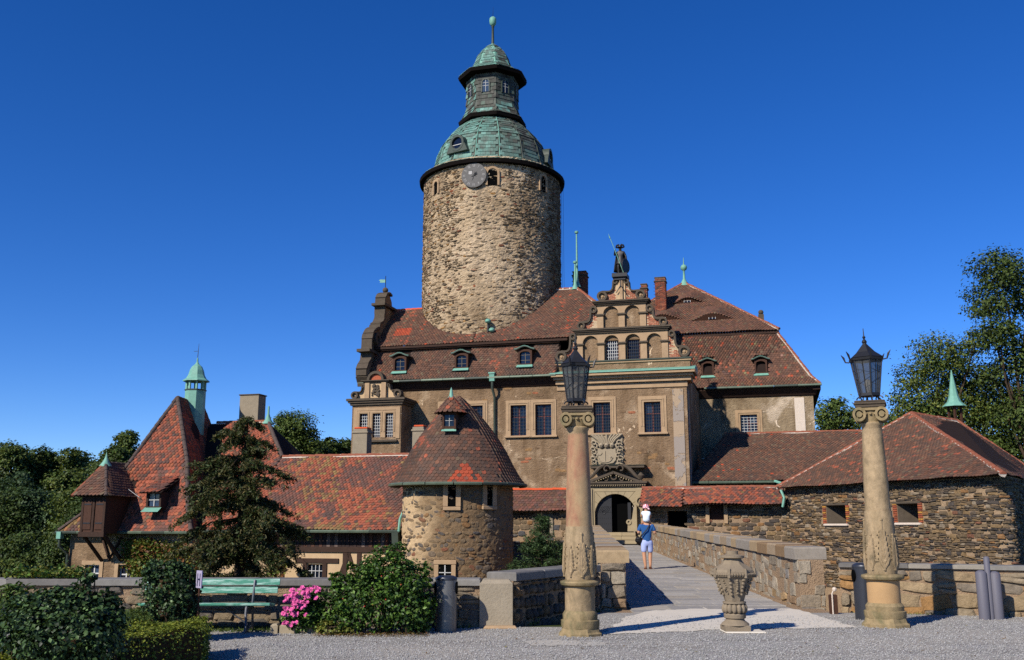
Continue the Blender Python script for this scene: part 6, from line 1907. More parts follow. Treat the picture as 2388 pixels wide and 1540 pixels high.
MB().tube([(9.3, -2.35, 3.5), (9.45, -2.5, 3.1), (9.35, -2.45, 2.6)], .07, 6).build('rain_pipe', MAT['copper'], lr_, smooth=True)

# ================================================================== STONE BARN at the right
Bf = Frame(14.9, 54.0, math.atan2(.943, .332))
barn = thing('stone_barn', 'rubble stone outbuilding with broad hipped tile roof and slit windows', 'barn', Bf.m)
ez = 3.62; BL = 14.6; RC = 0.5; AR = math.radians(125)
pk_u, pk_z = Bf.hit(2125, 966, 4.7)
def wall_xy(s):
    """plan of the wall: straight, round corner, then back"""
    if s < BL-RC: return Vector((s, 0, 0)), Vector((1, 0, 0))
    a = (s-(BL-RC))/RC
    if a < AR: return Vector((BL-RC+RC*math.sin(a), RC-RC*math.cos(a), 0)), Vector((math.cos(a), math.sin(a), 0))
    q = s-(BL-RC)-RC*AR; tv = Vector((math.cos(AR), math.sin(AR), 0))
    return Vector((BL-RC+RC*math.sin(AR), RC-RC*math.cos(AR), 0))+tv*q, tv
SL = BL-RC+RC*AR+9
lps = [(3.45, 5.0, 1.72, 2.62), (8.65, 10.0, 1.76, 2.6)]
ss = sorted(set([0, BL-RC] + [x for l in lps for x in l[:2]] + list(np.linspace(BL-RC, BL-RC+RC*AR, 12)) + [SL]))
zz_ = sorted(set([-7.2, ez+.05] + [x for l in lps for x in l[2:]]))
m = MB()
for i in range(len(ss)-1):
    for j in range(len(zz_)-1):
        sc_, zc_2 = (ss[i]+ss[i+1])/2, (zz_[j]+zz_[j+1])/2
        if any(l[0] < sc_ < l[1] and l[2] < zc_2 < l[3] for l in lps): continue
        a, b = wall_xy(ss[i])[0], wall_xy(ss[i+1])[0]
        m.add([(a.x, a.y, zz_[j]), (b.x, b.y, zz_[j]), (b.x, b.y, zz_[j+1]), (a.x, a.y, zz_[j+1])], [(0, 1, 2, 3)])
m.add([(0, 0, -7.2), (0, 0, ez), (0, 8, ez), (0, 8, -7.2)], [(0, 1, 2, 3)])
MAT['barn_mortar'] = m_plain('barn_mortar', srgb(156, 132, 104), 0.95, 0.08, 0, 0.4, 4, 0.9, 0.05)
bwall = m.build('wall', MAT['barn_mortar'], barn, fix=False)
for (a, b, z0, z1) in lps:
    c0, c1 = lerp(a, b, .45), lerp(a, b, .7); d = 1.3
    m = MB()
    m.add([(a, 0, z0), (c0, d, z0+.12), (c0, d, z1-.1), (a, 0, z1)], [(0, 1, 2, 3)]); m.add([(b, 0, z0), (b, 0, z1), (c1, d, z1-.1), (c1, d, z0+.12)], [(0, 1, 2, 3)])
    m.add([(a, 0, z1), (c0, d, z1-.1), (c1, d, z1-.1), (b, 0, z1)], [(0, 1, 2, 3)]); m.add([(a, 0, z0), (b, 0, z0), (c1, d, z0+.12), (c0, d, z0+.12)], [(0, 1, 2, 3)])
    lw = m.build('loophole', MAT['darkstone'], barn, fix=False)  # darker stone puts the shade of the splayed recess into the colour
    MB().box(c0-.02, c1+.02, d-.01, d+.05, z0, z1).build('slit_stone', MAT['darkstone'], lw)
    MB().box(lerp(c0, c1, .35), lerp(c0, c1, .65), d-.02, d-.012, z0+.3, z1-.25).build('dark_slit', MAT['black'], lw)
    MB().bbox(a-.25, b+.2, -.06, .2, z1, z1+.12, .02).build('lintel', MAT['darkstone'], lw); MB().bbox(a-.15, b+.15, -.12, .1, z0-.12, z0-.002, .03).build('sill', MAT['limewash'], lw)
    bq = Pieces(lw, 'brick', 'stone', BRICK, 60)
    for sd_ in (a-.14, b+.14):
        z = z0
        while z < z1:
            bq.add(0, basis(Vector((sd_, 0, z+.05)), Vector((1, 0, 0)), Vector((0, 0, 1)), Vector((0, -1, 0)), .26, .085, .05), pick([(2, srgb(166, 92, 64)), (1, srgb(196, 142, 70)), (1, srgb(140, 84, 64))], r4)); z += .1
    bq.finish()
def barnS(u, v):
    p, t = wall_xy(u); n = Vector((t.y, -t.x, 0))
    return (p+Vector((0, 0, v)), t, Vector((0, 0, 1)), n)
pc = Pieces(bwall, 'stone', 'stone', FLATS, 300)
rubble(pc, barnS, 0, SL-4, -1.4, ez-.05, (.07, .19), (.15, .48), (.02, .10), lambda p, u, v: pick(PAL_BARN, r4), lambda p, u, v: any(l[0]-.35 < u < l[1]+.35 and l[2]-.15 < v < l[3]+.15 for l in lps), .012, r4, .14, .12)
pc.finish(lambda x, y, c: y > 1305 or 1990 < x < 2085)
eA, eB = Vector((-.1, -.5, ez)), Vector((BL+.85, -.5, ez)); pkv = Vector((pk_u, 4.7, pk_z))
q_u, q_z = Bf.hit(2232, 984, 7.6); qv = Vector((q_u, 7.6, q_z)); eC = Vector((BL+.85-.568*13, -.5+.825*13, ez)); eD = Vector((-.1, 12.5, ez))
m = MB(); m.add([eA, eB, pkv], [(0, 1, 2)]); m.add([eB, eC, qv, pkv], [(0, 1, 2, 3)]); m.add([eC, eD, qv], [(0, 1, 2)]); m.add([eD, eA, pkv, qv], [(0, 1, 2, 3)]); m.add([eA, eD, eC, eB], [(0, 1, 2, 3)])
rf = m.build('roof', MAT['roofbase'], barn, fix=False)
tp = Pieces(rf, 'tile', 'tile', TILES)
cb = lambda c, a, b: pick(PAL_RED, r4) if r4.random() < .05 else pick(PAL_BROWN if r4.random() < .7 else PAL_DARK, r4)
tile_field(tp, [eA, pkv], [eB, pkv], .2, .16, cb, rr=r4); tile_field(tp, [eB, pkv], [eC, qv], .2, .16, cb, rr=r4)
tp.finish(lambda x, y, c: 2000 < x < 2062)
for (a, b) in ((eA, pkv), (eB, pkv), (pkv, qv), (qv, eC)): ridge_tiles(rf, a+Vector((0, 0, .03)), b+Vector((0, 0, .03)), 'ridge', .12, .38)
# slender spire on its ridge
su, sz_ = Bf.hit(2229, 985, 8.0)
s0, s1_, s2_ = Bf.z(2229, 975, 8.0), Bf.z(2229, 946, 8.0), Bf.z(2225, 862, 8.0)
for k in range(4):
    w = PI/4+PI/2*k
    MB().tube([(su+.3*math.cos(w), 8+.3*math.sin(w), s0-.6), (su+.3*math.cos(w), 8+.3*math.sin(w), s1_+.02)], .07, 4).build('spire_post', MAT['wood'], barn)
MB().lathe([(.62, s1_-.05), (.58, s1_), (.36, s1_+.2), (.25, s1_+.5), (.02, s2_)], 8, (su, 8.0)).build('spire', MAT['copper'], barn)
# ================================================================== BRIDGE, PARAPETS, YARD WALLS
r5 = random.Random(61)
def deckz(y): return max(0.0, (y-19.9)*.0158)
def deck_l(y): return lerp(2.36, 4.6, (y-20)/35.5)
def deck_r(y): return lerp(5.62, 7.0, (y-20)/35.5)
bridge = thing('stone_bridge', 'grey flagstone bridge leading across the moat to the gate', 'bridge', None)
m = MB()
m.add([(deck_l(19.4)-.6, 19.4, -.02), (deck_r(19.4)+.6, 19.4, -.02), (deck_r(56)+.5, 56.2, deckz(56)-.02), (deck_l(56)-.6, 56.2, deckz(56)-.02)], [(0, 1, 2, 3)])
m.add([(deck_l(19.4)-.6, 19.4, -.02), (deck_l(56)-.6, 56.2, deckz(56)-.02), (deck_l(56)-.6, 56.2, -7), (deck_l(19.4)-.6, 19.4, -7)], [(0, 1, 2, 3)])
m.add([(deck_r(19.4)+.6, 19.4, -.02), (deck_r(19.4)+.6, 19.4, -7), (deck_r(56)+.5, 56.2, -7), (deck_r(56)+.5, 56.2, deckz(56)-.02)], [(0, 1, 2, 3)])
m.build('bridge_body', MAT['mortar_dark'], bridge)
FLAG = [([(-.5, -.5, 0), (.5, -.5, 0), (.5, .5, 0), (-.5, .5, 0), (-.485, -.485, 1), (.485, -.485, 1), (.485, .485, 1), (-.485, .485, 1)], [(4, 5, 6, 7), (0, 1, 5, 4), (1, 2, 6, 5), (2, 3, 7, 6), (3, 0, 4, 7)])]
fp = Pieces(bridge, 'flagstone', 'slab', FLAG, 300)
y = 19.5
while y < 55.6:
    dy = r5.uniform(.45, .75); x = deck_l(y); xr = deck_r(y)
    while x < xr-.05:
        w = r5.uniform(.6, 1.2)
        if xr-(x+w) < .35: w = xr-x
        c = pick([(5, srgb(164, 158, 149)), (3, srgb(156, 151, 144)), (1.5, srgb(168, 159, 146))], r5); k_ = .93+.14*r5.random(); c = tuple(q*k_ for q in c)
        fp.add(0, basis(Vector((x+w/2, y+dy/2, deckz(y+dy/2)-.03)), Vector((1, 0, 0)), Vector((0, 1, .0158)), Vector((0, 0, 1)), w-.012, dy-.012, .036+r5.uniform(0, .006)), c)
        x += w
    y += dy
fp.finish()
PAL_PAR = [(3, srgb(160, 148, 128)), (3, srgb(148, 134, 114)), (2, srgb(172, 158, 136)), (1, srgb(150, 124, 96)), (1.2, srgb(132, 126, 118)), (1, srgb(170, 142, 104))]
PAL_CAP = [(3, srgb(168, 144, 110)), (2, srgb(152, 132, 106)), (2, srgb(150, 140, 126)), (1, srgb(140, 114, 84))]
def wall_run(name, label, p0, p1, zf, h, th, cap, pal, stone, cat='wall', capw=None, capt=.12, caplen=(.7, 1.1), thin=.1, side=1, limit=300, prot=(.02, .07), both=False, coat='mortar_dark', capmat='slab', pal_cap=None, tpl=None, end=False, gap=.015):
    """free-standing wall from p0 to p1: core, stones on the seen side, cap stones"""
    p0, p1 = Vector((*p0, 0)), Vector((*p1, 0)); d = p1-p0; L = d.length; d.normalize()
    n = Vector((d.y, -d.x, 0))*side           # faces the viewer
    t = thing(name, label, cat, None)
    m = MB()
    nseg = max(1, int(L/4))
    for i in range(nseg):
        a, b = p0+d*(L*i/nseg), p0+d*(L*(i+1)/nseg)
        za, zb2 = zf(a.y), zf(b.y)
        q = [(a, za), (b, zb2)]
        vs = []
        for (pt, z) in q:
            for off in (0, -th):
                pp_ = pt+n*off
                vs += [(pp_.x, pp_.y, -7), (pp_.x, pp_.y, z+h)]
        m.add(vs, [(0, 4, 5, 1), (2, 3, 7, 6), (1, 5, 7, 3), (0, 1, 3, 2), (4, 6, 7, 5)])
    core = m.build('core', MAT[coat], t)
    faces = [(p0, d, n, L)]
    if end: faces.append((p0-n*th, n, -d, th))
    pc = Pieces(core, 'stone', 'stone', tpl or FLATS, limit)
    for (o_, al, nn, LL) in faces:
        S = lambda u, v, o_=o_, al=al, nn=nn: (o_+al*u+Vector((0, 0, v+zf((o_+al*u).y))), al, Vector((0, 0, 1)), nn)
        rubble(pc, S, 0, LL, -.15, h-.01, stone[0], stone[1], prot, lambda p, u, v: pick(pal, r5), None, gap, r5, .12, thin)
    pc.finish()
    cw_ = capw or th+.12
    cpz = Pieces(t, 'cap_stone', 'slab', [([(-.5, -.5, 0), (.5, -.5, 0), (.5, .5, 0), (-.5, .5, 0), (-.5, -.5, .86), (.5, -.5, .86), (.5, .5, .86), (-.5, .5, .86), (-.48, -.46, 1), (.48, -.46, 1), (.48, .46, 1), (-.48, .46, 1)], [(3, 2, 1, 0), (0, 1, 5, 4), (1, 2, 6, 5), (2, 3, 7, 6), (3, 0, 4, 7), (4, 5, 9, 8), (5, 6, 10, 9), (6, 7, 11, 10), (7, 4, 8, 11), (8, 9, 10, 11)])], 300)
    x = 0
    while x < L-.02:
        w = min(r5.uniform(*caplen), L-x)
        c = p0+d*(x+w/2)-n*(th/2)+Vector((0, 0, 0)); c.z = zf((p0+d*(x+w/2)).y)+h+r5.uniform(-.006, .006)
        dd = d.copy(); dd.z = (zf((p0+d*(x+w)).y)-zf((p0+d*x).y))/w
        cpz.add(0, basis(c, dd.normalized(), -n, Vector((0, 0, 1)), w-.008, cw_+r5.uniform(-.02, .03), capt), pick(pal_cap or PAL_CAP, r5)); x += w
    cpz.finish()
    return t
PAL_GREYCAP = [(3, srgb(136, 132, 124)), (2, srgb(116, 112, 106)), (1, srgb(150, 142, 128))]
# right parapet of the bridge, left parapet, and the yard walls
wall_run('right_parapet', 'long sandstone-capped parapet wall along the right side of the bridge', (5.85, 20.5), (7.05, 51.5), deckz, .95, .5, True, PAL_PAR, ((.14, .34), (.2, .55)), 'parapet', capw=.62, capt=.25, thin=.3, side=-1, end=True, prot=(-.01, .035), coat='mortar_dark', gap=.0)
wall_run('left_parapet', 'short-looking stone parapet with thick slab cap left of the bridge', (1.78, 20.2), (3.95, 51.5), deckz, .9, .5, True, PAL_PAR, ((.14, .34), (.25, .6)), 'parapet', capw=.64, capt=.25, side=-1, thin=.05, end=True, prot=(.03, .1), gap=.01)
wall_run('yard_wall', 'low grey rubble wall behind the green bench and rose bushes', (-13, 16.62), (-.52, 16.62), lambda y: 0, .68, .5, True, [(3, srgb(128, 116, 98)), (2, srgb(110, 102, 92)), (2, srgb(146, 128, 102))], ((.08, .22), (.16, .6)), caplen=(.9, 1.5), capt=.1, pal_cap=PAL_GREYCAP, thin=.04, prot=(.02, .06), gap=.01)
MAT['render_grey'] = m_plain('old_render', srgb(150, 138, 118), 0.95, 0.1, 0, 0.25, 4, 0.6, 0.02)
pil = thing('rendered_pillar', 'rough grey rendered wall pillar between the bin and the cobble wall', 'pillar', T3(-.26, 16.7))
m = MB(); m.bbox(-.27, .27, -.16, .5, -.1, .77, .06); o = m.build('shaft', MAT['render_grey'], pil, smooth=False); MB().bbox(-.2, .34, -.3, -.12, -.02, .05, .03).build('foot_stone', MAT['sandstone'], pil)
wall_run('cobble_wall', 'low wall of round brown field stones beside the left column', (.02, 16.75), (1.72, 20.0), lambda y: 0, .74, .45, True, [(3, srgb(122, 104, 82)), (3, srgb(104, 92, 78)), (2, srgb(138, 112, 82)), (1, srgb(90, 84, 78))], ((.14, .24), (.14, .26)), caplen=(.8, 1.4), capt=.14, pal_cap=PAL_GREYCAP, thin=.08, prot=(.05, .11), tpl=stone_templates(10, 9, 8, (.2, .6), .72), gap=.02)
PAL_RW = [(3, srgb(146, 130, 106)), (3, srgb(160, 138, 106)), (2, srgb(128, 116, 100)), (1.5, srgb(166, 126, 80))]
wall_run('forecourt_wall', 'low wall of wide flat stones behind the right column and bin', (6.42, 19.75), (12.5, 17.1), lambda y: 0, .84, .45, True, PAL_RW, ((.09, .28), (.2, .75)), caplen=(1.0, 1.8), capt=.08, pal_cap=PAL_GREYCAP, thin=.05, prot=(.02, .10), gap=.012, tpl=STONES)

# ================================================================== THE TWO LANTERN COLUMNS
def m_col(name, c1, c2, c3):
    t = NT(name)
    a = t.noise(2.0, 6, .62, t.stretch(1.6, 1.6, .8), .8); b = t.noise(11, 7, .7); s = t.noise(2.4, 4, .6, t.stretch(2.5, 2.5, .25))
    c = t.ramp(a, [(.34, c3), (.46, c1), (.58, c2), (.7, c1)])
    c = t.mix(.6, c, t.ramp(b, [(.3, (.55, .55, .55)), (.65, (1.15, 1.12, 1.08))]), 'MULTIPLY')
    c = t.mix(.5, c, t.ramp(s, [(.45, (1, 1, 1)), (.68, (.55, .54, .46))]), 'MULTIPLY')
    return t.done(c, .88, t.bump(b, .6, .02), .12)
MAT['col_tan'] = m_col('column_sandstone', srgb(154, 134, 104), srgb(168, 146, 114), srgb(124, 110, 86))
def m_colred():
    t = NT('stained_sandstone')
    a = t.noise(1.6, 5, .6, t.stretch(2.2, 2.2, .55), 1.0); b = t.noise(9, 6, .65)
    c = t.ramp(a, [(.36, srgb(162, 138, 104)), (.48, srgb(160, 130, 98)), (.6, srgb(152, 110, 86)), (.68, srgb(134, 120, 88))])
    c = t.mix(.35, c, t.ramp(b, [(.3, (.5, .5, .5)), (.7, (1.25, 1.2, 1.15))]), 'MULTIPLY')
    return t.done(c, .85, t.bump(b, .45, .012), .15)
MAT['col_red'] = m_colred()
MAT['col_orange'] = m_plain('orange_sandstone', srgb(176, 142, 100), 0.85, 0.15, 0, 0.22, 2.2, 0.35, 0.012)
MAT['col_grey'] = m_col('lichened_sandstone', srgb(140, 124, 92), srgb(156, 136, 102), srgb(108, 104, 76))
def m_lampglass():
    t = NT('old_lamp_glass')
    t.done(srgb(96, 98, 98), 0.25, t.bump(t.noise(40, 2), .3, .01), .5)
    tr = t.add('ShaderNodeBsdfTransparent'); tr.inputs[0].default_value = (.55, .57, .58, 1)
    mx = t.add('ShaderNodeMixShader'); mx.inputs[0].default_value = .42
    t.l.new(tr.outputs[0], mx.inputs[1]); t.l.new(t.b.outputs[0], mx.inputs[2]); t.l.new(mx.outputs[0], t.out.inputs['Surface'])
    return t.m
MAT['lampglass'] = m_lampglass()
def column(label, x, y, pxc, ys, rz, upper, drum, group, kl=1.0, kc=1.0, ks=1.0):
    """ys: picture heights of foot, plinth top, base top, drum top, collar top, carved top, shaft top, capital top"""
    t = thing('lantern_column', label, 'column', T3(x, y, 0, rz), group)
    z = [max(0, at(pxc, q, y).z) for q in ys]
    z0, z1, z2, z3, z4, z5, z6, z7 = z
    m = MB(); m.lathe([(.40*kl, 0), (.40*kl, z1*.35), (.36*kl, z1*.55), (.34*kl, z1)], 8, (0, 0), PI/8); m.build('plinth', MAT['col_grey'], t)
    h = z2-z1
    m = MB(); m.lathe([(q[0]*kl, q[1]) for q in [(.325, z1-.001), (.335, z1+h*.2), (.335, z1+h*.45), (.30, z1+h*.5), (.305, z1+h*.8), (.27, z2), (.262, z2+.005)]], 32); m.build('base', MAT['col_grey'], t, smooth=True)
    m = MB(); m.lathe([(.262*kl, z2), (.262*kl, z3)], 32); m.build('drum', MAT[drum], t, smooth=True)
    m = MB(); m.lathe([(.262*kl, z3-.01), (.33*kl, z3+.015), (.345*kl, z3+.05), (.335*kl, z4-.02), (.27*kc, z4)], 32); m.build('collar', MAT['col_grey'], t, smooth=True)
    hh = z5-z4
    prof = [(.262*kc, z4-.005), (.285*kc, z4+hh*.12), (.285*kc, z4+hh*.3), (.268*kc, z4+hh*.6), (.25*kc, z5)]
    m = MB(); m.lathe(prof, 32); low = m.build('carved_shaft', MAT['col_tan'], t, smooth=True)
    def rad(zz):
        for i in range(len(prof)-1):
            if prof[i][1] <= zz <= prof[i+1][1]: return lerp(prof[i][0], prof[i+1][0], (zz-prof[i][1])/(prof[i+1][1]-prof[i][1]))
        return prof[-1][0]
    # acanthus leaves in relief
    for k in range(8):
        w0 = 2*PI*k/8 + .2
        m = MB()
        tall = .86 if k % 2 == 0 else .62
        def cp(w, q): r = rad(z4+hh*q)+.004; return (r*math.cos(w), r*math.sin(w), z4+hh*q)
        m.tube([cp(w0, .06), cp(w0, .35), cp(w0, tall)], [.022, .024, .012], 5)
        for s in (-1, 1):
            for j in range(6):
                q0 = .12+j*.10*tall; q1 = q0+.12
                ww = (.30-.03*j)*s
                if k % 2: ww *= .75
                m.tube([cp(w0, q0-.04), cp(w0+ww*.6, q0+.05), cp(w0+ww, q1+.02), cp(w0+ww*1.12, q1-.02)], [.014, .026, .024, .018], 5)
            m.ball(cp(w0+.34*s, .72*tall), .018, 6)
        m.ball(cp(w0, tall), .024, 7)
        m.build('acanthus_leaf', MAT['col_tan'], low, smooth=True)
    m = MB(); m.box(-.09, .09, -.3*kc, -.27*kc, z4+hh*.2, z4+hh*.235); m.build('carved_band', MAT['col_tan'], low)
    # upper shaft, breaking off against the carved part on a slant
    n = 36; vs = []
    prf = [(0, .246), (.03, .244), (.35, .238), (.7, .215), (1, .192)]
    for j, (q, r) in enumerate(prf):
        for i in range(n):
            w = 2*PI*i/n
            zz = lerp(z5-.03, z6, q)
            if j < 2: zz += .05*math.sin(w*1.0+.5)+.02*math.sin(w*3+1)
            vs.append((r*ks*math.cos(w), r*ks*math.sin(w), zz))
    fs = [(j*n+i, j*n+(i+1) % n, (j+1)*n+(i+1) % n, (j+1)*n+i) for j in range(len(prf)-1) for i in range(n)]
    zmid = lerp(z5, z6, .32)
    o = MB().add(vs, fs).build('upper_shaft', MAT[upper], t, smooth=True, fix=False)
    m = MB(); m.lathe([(.193*ks+.004, z6-.25), (.193*ks+.002, z6-.02), (.215*ks, z6), (.215*ks, z6+.03), (.18*ks, z6+.05)], 28); m.build('neck', MAT['col_tan'], t, smooth=True)
    # Ionic capital
    hc = z7-z6
    m = MB(); m.lathe([(.18*ks, z6+.04), (.2*ks, z6+hc*.25), (.23*ks, z6+hc*.55), (.23*ks, z6+hc*.6)], 24); cap = m.build('capital', MAT['col_grey'], t, smooth=True)
    m = MB()
    zc2 = z6+hc*.42; rv = hc*.30
    for s in (-1, 1):
        m.ring(s*.2, zc2, rv, rv*.62, -.27, -.19, 20); m.ring(s*.2, zc2, rv*.42, 0, -.26, -.15, 14); m.ring(s*.2, zc2, rv, rv*.62, .19, .27, 20)
        m.ring(s*.2, zc2, rv*.86, 0, -.2, .2, 18)
    m.box(-.2, .2, -.25, .25, zc2+rv*.55, zc2+rv*.98)
    m.v = [(a*(ks+.06), b*(ks+.06), c) for a, b, c in m.v]
    m.build('volute', MAT['col_grey'], cap)
    m = MB()
    for k in (-1, 0, 1): m.ball((k*.07, -.22*(ks+.06), zc2+.01), .026, 7)
    m.build('egg_moulding', MAT['col_grey'], cap, smooth=True)
    m = MB(); m.bbox(-.27, .27, -.27, .27, z6+hc*.70, z6+hc*.82, .012); m.bbox(-.29, .29, -.29, .29, z6+hc*.82+.002, z6+hc*.92, .012); m.bbox(-.275, .275, -.275, .275, z6+hc*.92+.002, z7, .01); m.v = [(a*(ks+.06), b*(ks+.06), c) for a, b, c in m.v]; m.build('abacus', MAT['darkstone'], cap)
    return t, z7
def lantern(label, x, y, z, rz, h, rt, rb, group, lean=0.0):
    t = thing('iron_lantern', label, 'lantern', T3(x, y, z, rz) @ Matrix.Rotation(lean, 4, 'Y'), group)
    zb, zt = h*.115, h*.66
    n = 6
    for k in range(n):
        w = 2*PI*k/n
        m = MB(); pts = []
        for q in range(9):
            a = q*.7; r = .05*(1-q*.07); pts.append((math.cos(w)*(rb*1.0+.0+r*math.cos(a)), math.sin(w)*(rb+r*math.cos(a)), .045+r*math.sin(a)))
        m.tube(pts, .012, 5); m.build('scroll_foot', MAT['black_iron'], t, smooth=True)
    m = MB(); m.lathe([(rb*.9, zb-.04), (rb*1.06, zb-.03), (rb*1.06, zb+.02), (rb*.9, zb+.02)], n); m.build('bottom_ring', MAT['black_iron'], t)
    m = MB(); m.lathe([(rt*.9, zt-.01), (rt*1.1, zt), (rt*1.14, zt+.04), (rt*1.0, zt+.05)], n); m.build('top_ring', MAT['black_iron'], t)
    for k in range(n):
        w, w2 = 2*PI*k/n, 2*PI*(k+1)/n
        a, b = Vector((rb*math.cos(w), rb*math.sin(w), zb)), Vector((rt*math.cos(w), rt*math.sin(w), zt)); a2, b2 = Vector((rb*math.cos(w2), rb*math.sin(w2), zb)), Vector((rt*math.cos(w2), rt*math.sin(w2), zt))
        MB().tube([a, b], .014, 5).build('post', MAT['black_iron'], t)
        m = MB(); k1 = .985; m.add([a*1, a2*1, b2*1, b*1], [(0, 1, 2, 3)]); m.tfm(Matrix.Translation((0, 0, 0)) @ Matrix.Diagonal((k1, k1, 1, 1))); m.build('pane', MAT['lampglass'], t, fix=False)
        m = MB(); c0, c1 = (a+a2)/2, (b+b2)/2; m.tube([c0, c1], .006, 4)
        m.tube([a.lerp(b, .3), a2.lerp(b2, .5)], .005, 4); m.tube([a.lerp(b, .75), a2.lerp(b2, .62)], .005, 4); m.build('leaded_wire', MAT['black_iron'], t)
        # leaf crockets on the corners
        m = MB(); o = Vector((math.cos(w), math.sin(w), 0))
        m.tube([o*rt*1.1+Vector((0, 0, zt)), o*(rt*1.35)+Vector((0, 0, zt+.01)), o*(rt*1.45)+Vector((0, 0, zt+.09)), o*(rt*1.62)+Vector((0, 0, zt+.15))], [.012, .014, .02, .005], 5); m.build('crocket', MAT['black_iron'], t, smooth=True)
    m = MB(); m.lathe([(rt*1.12, zt+.05), (rt*.62, h*.80), (rt*.16, h*.93), (.03, h*.95)], n); m.build('lantern_roof', MAT['black_iron'], t)
    m = MB(); m.lathe([(.03, h*.94), (.045, h*.97), (.03, h), (.012, h+.02), (.03, h+.05), (.01, h+.08), (.006, h+.2), (0, h+.22)], 10); m.build('finial', MAT['black_iron'], t, smooth=True)
    m = MB(); m.lathe([(.03, zb), (.03, zb+.06), (.06, zb+.12), (.07, zb+.18), (.04, zb+.25), (0, zb+.27)], 10); m.build('bulb', MAT['limewash'], t, smooth=True)
    return t
LCX, LCY = 1.045, 15.55
c1, zt1 = column('left weathered sandstone column with reddish shaft, beside the bridge entrance', LCX, LCY, 1353, (1489, 1464, 1424, 1366, 1352, 1228, 1003, 950), math.radians(-6), 'col_red', 'col_tan', 'sandstone columns flanking the bridge', .88, .84, .82)
lantern('black iron lantern on the left column, before the castle front', LCX-.02, LCY, zt1, .15, .98, .215, .145, 'iron lanterns on the columns')
RCX, RCY = 6.20, 16.85
c2, zt2 = column('right tan sandstone column with orange drum, standing by the dark bin', RCX, RCY, 2045, (1462, 1440, 1406, 1352, 1338, 1192, 992, 937), math.radians(-22), 'col_tan', 'col_orange', 'sandstone columns flanking the bridge', 1.0, .9, .84)
lantern('black iron lantern on the right column, seen against the sky', RCX, RCY, zt2, .4, 1.08, .265, .175, 'iron lanterns on the columns', -.03)

# ================================================================== STONE URN
MAT['urn'] = m_plain('weathered_urn_stone', srgb(132, 118, 98), 0.9, 0.12, 0, 0.3, 7, 0.5, 0.012)
UY = 15.95; ux = at(1714, 1440, UY).x
urn = thing('stone_urn', 'carved grey-brown stone urn on a pale slab in front of the bridge', 'urn', T3(ux, UY))
def uz(py): return at(1714, py, UY).z
pxm = 1/ (F/(UY*ct-.9*st))
U = lambda px, py: (px*pxm*.99, uz(py))
sz1 = uz(1470)
m = MB(); m.bbox(-.2, .42, -.26, .24, 0, sz1, .03); m.build('slab', MAT['concrete'], urn)
ph8 = PI/8
m = MB(); m.lathe([(.235, sz1+.002), (.235, uz(1459)), (.2, uz(1457))], 4, (0, 0), PI/4); m.v = [(a*1.18, b*1.18, c) for a, b, c in m.v]; m.build('foot_plinth', MAT['urn'], urn)
m = MB(); m.lathe([U(33, 1457.5), U(31, 1453), U(24, 1448), U(21, 1443), U(25, 1441), U(26, 1433), U(24, 1430)], 20); m.build('foot', MAT['urn'], urn, smooth=True)
for k in range(14):
    w = 2*PI*k/14
    MB().ball((math.cos(w)*24*pxm, math.sin(w)*24*pxm, uz(1419)), 8.6*pxm, 10, (.75, .75, 1.25)).tfm(Matrix.Identity(4)).build('gadroon', MAT['urn'], urn, smooth=True)
m = MB(); m.lathe([U(20, 1431), U(23, 1425), U(24, 1413), U(22, 1409), U(27, 1407), U(27, 1403), U(22, 1402)], 20); m.build('waist', MAT['urn'], urn, smooth=True)
m = MB(); m.lathe([U(22, 1402), U(26, 1390), U(43, 1350), U(47, 1344)], 8, (0, 0), ph8); bowl = m.build('bowl', MAT['urn'], urn)
m = MB(); m.lathe([U(47, 1345), U(51, 1343), U(51, 1332), U(49, 1328), U(40, 1323), U(28, 1315), U(21, 1306), U(20, 1302)], 8, (0, 0), ph8); m.build('shoulder', MAT['urn'], urn)
m = MB(); m.lathe([U(20, 1303), U(28, 1301), U(28, 1296), U(17, 1294), U(14, 1293), U(14, 1285), U(0, 1285)], 16); m.build('lip', MAT['urn'], urn, smooth=True)
for k in range(8):
    w = ph8+2*PI*k/8; m = MB()
    for q in range(5):
        t = q/4; r = lerp(40, 30, t)*pxm; m.ball((math.cos(w)*r, math.sin(w)*r, lerp(uz(1350), uz(1385), t)), (5.2-q*.6)*pxm*r5.uniform(.9, 1.2), 7)
    m.tube([(math.cos(w)*49*pxm, math.sin(w)*49*pxm, uz(1325)), (math.cos(w)*50*pxm, math.sin(w)*50*pxm, uz(1346))], 4*pxm, 6)
    m.build('fruit_garland', MAT['urn'], bowl, smooth=True)
    w += PI/8; m = MB()
    for q in range(7): m.ball((math.cos(w)*lerp(39, 30, q/6)*pxm+r5.uniform(-.02, .02), math.sin(w)*lerp(39, 30, q/6)*pxm, lerp(uz(1352), uz(1382), q/6)), r5.uniform(.014, .026), 6)
    m.build('relief', MAT['urn'], bowl, smooth=True); m = MB()
    for q in range(-3, 4): m.ball((math.cos(w)*47*pxm-math.sin(w)*q*.042, math.sin(w)*47*pxm+math.cos(w)*q*.042, uz(1338)), .026, 6)
    m.build('bead_moulding', MAT['urn'], bowl, smooth=True)

